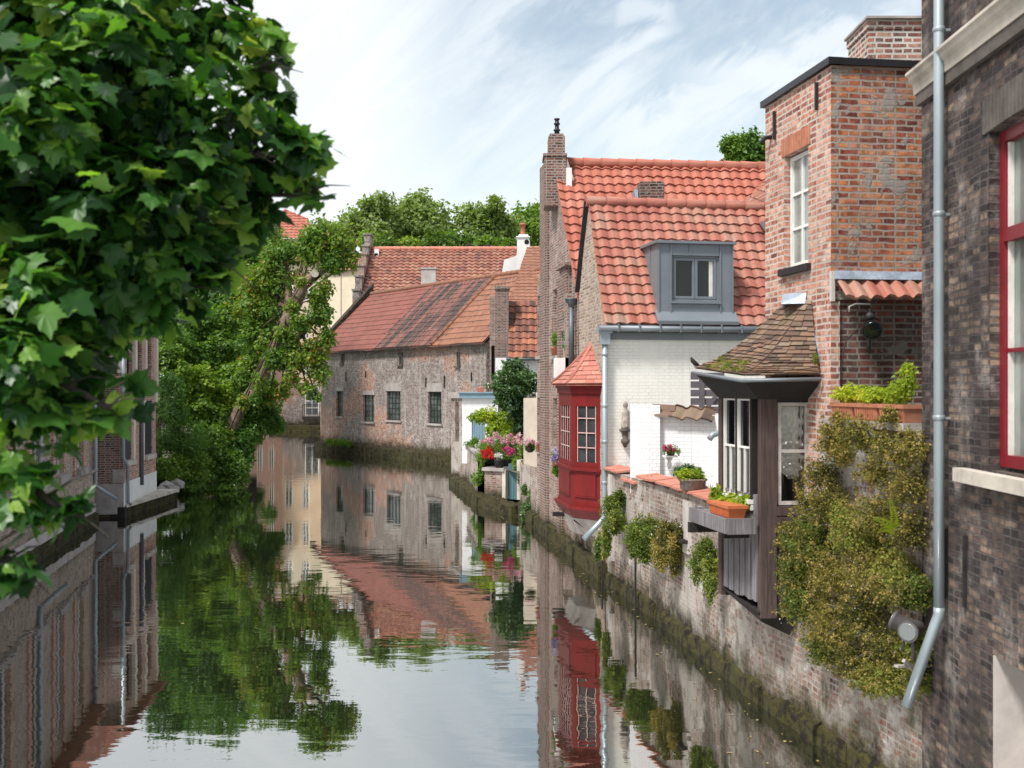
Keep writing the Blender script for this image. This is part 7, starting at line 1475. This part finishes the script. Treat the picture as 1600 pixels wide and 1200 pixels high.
F = Fs; mb = MB(); a_ = 0.50; z = 2.332
mb.hexa([F.P(a_, z, 0.28), F.P(1.08, z, 0.28), F.P(1.08, z, 0.10), F.P(a_, z, 0.10), F.P(a_-0.03, z+0.13, 0.30), F.P(1.11, z+0.13, 0.30), F.P(1.11, z+0.13, 0.08), F.P(a_-0.03, z+0.13, 0.08)])
mb.fb(F, a_-0.04, 1.12, z+0.11, z+0.145, 0.07, 0.31)
for k in range(10): s = a_+0.03+k*0.055; mb.fb(F, s, s+0.02, z+0.01, z+0.105, 0.2, 0.298)
mb.build('trough', plain('orange_plastic', (0.50, 0.14, 0.05), 0.5, 0.1, 4), t)
leafcloud('plant', M['leaf_lime'], t, [cl(1125, 783, 12.9, 14, 1.0, 0.8), cl(1145, 785, 12.6, 17, 1.1, 0.8), cl(1165, 785, 12.35, 14, 1, 0.8), cl(1118, 770, 13.0, 8)], 1500, 0.045, 'ivy', seed=86, tshift=-0.18, shell=0.4)
for lab, mat, cs, pc, pots, sd in (
    ('terracotta pot with upright green grass on the gable window sill', 'leaf_mid', [(867, 530, 26.6, 6, 0.8, 1.7)], None, (867, 555, 26.7, 'clay'), 87),
    ('hanging basket of violet and white flowers beside the tall gable pier', 'leaf_dark', [(891, 535, 24.9, 11, 0.9, 1.2), (888, 525, 24.9, 8)], ('petal_violet', [(886, 527, 24.7, 4), (894, 524, 24.7, 4), (884, 537, 24.7, 4), (896, 535, 24.7, 3.5), (890, 545, 24.7, 3)]), (891, 553, 24.8, 'iron'), 88),
    ('trailing pale violet flowers hanging left of the red oriel', 'leaf_mid', [(868, 715, 25.4, 7, 0.8, 1.5), (868, 735, 25.4, 5, 0.8, 1.5)], ('petal_violet', [(867, 705, 25.2, 5), (870, 712, 25.2, 4), (865, 716, 25.2, 4), (869, 722, 25.2, 3)]), (868, 728, 25.4, 'clay'), 89),
    ('small upper pot of red flowers on the brick pier', 'leaf_mid', [(887, 491, 25.1, 4)], ('petal_magenta', [(886, 488, 25.0, 3), (889, 490, 25.0, 2)]), (887, 498, 25.1, 'clay'), 90)):
    px, py, Y_, pm_ = pots; c = W(px, py, Y_); t = thing('flower_pot', lab, 'flower pot', tuple(c))
    mb = MB(); mb.lathe(tuple(c), [(0.07, 0), (0.10, 0.16), (0.115, 0.17), (0.115, 0.20)], n=12); mb.build('pot', M[pm_], t)
    leafcloud('plant', M[mat], t, [cl(*q) for q in cs], 900, 0.05, 'needle' if sd == 87 else 'rhomb', seed=sd)
    if pc: blossoms(t, pc[0], pc[1], 50, 0, 0.03, sd+20)
# moss and grass on the bay roof
t = thing('roof_moss', 'tufts of yellow green moss and grass on the brown bay roof', 'moss', tuple(W(1120, 570, 12.8)))
mcs = []
for k in range(16):
    u, v = rg.uniform(0.05, 0.95), rg.uniform(0.03, 0.26); p = Sl(u, v); mcs.append((p.x, p.y, p.z+0.015, 0.07, 0.09, 0.025))
for k in range(2): p = Sf(0.98, 0.30+0.05*k); mcs.append((p.x-0.02, p.y-0.03, p.z+0.02, 0.03, 0.03, 0.05))
leafcloud('moss', M['leaf_shrub_green'], t, mcs, 5200, 0.022, 'needle', seed=91, tshift=0.25, up=0.2, cmix=0.6)
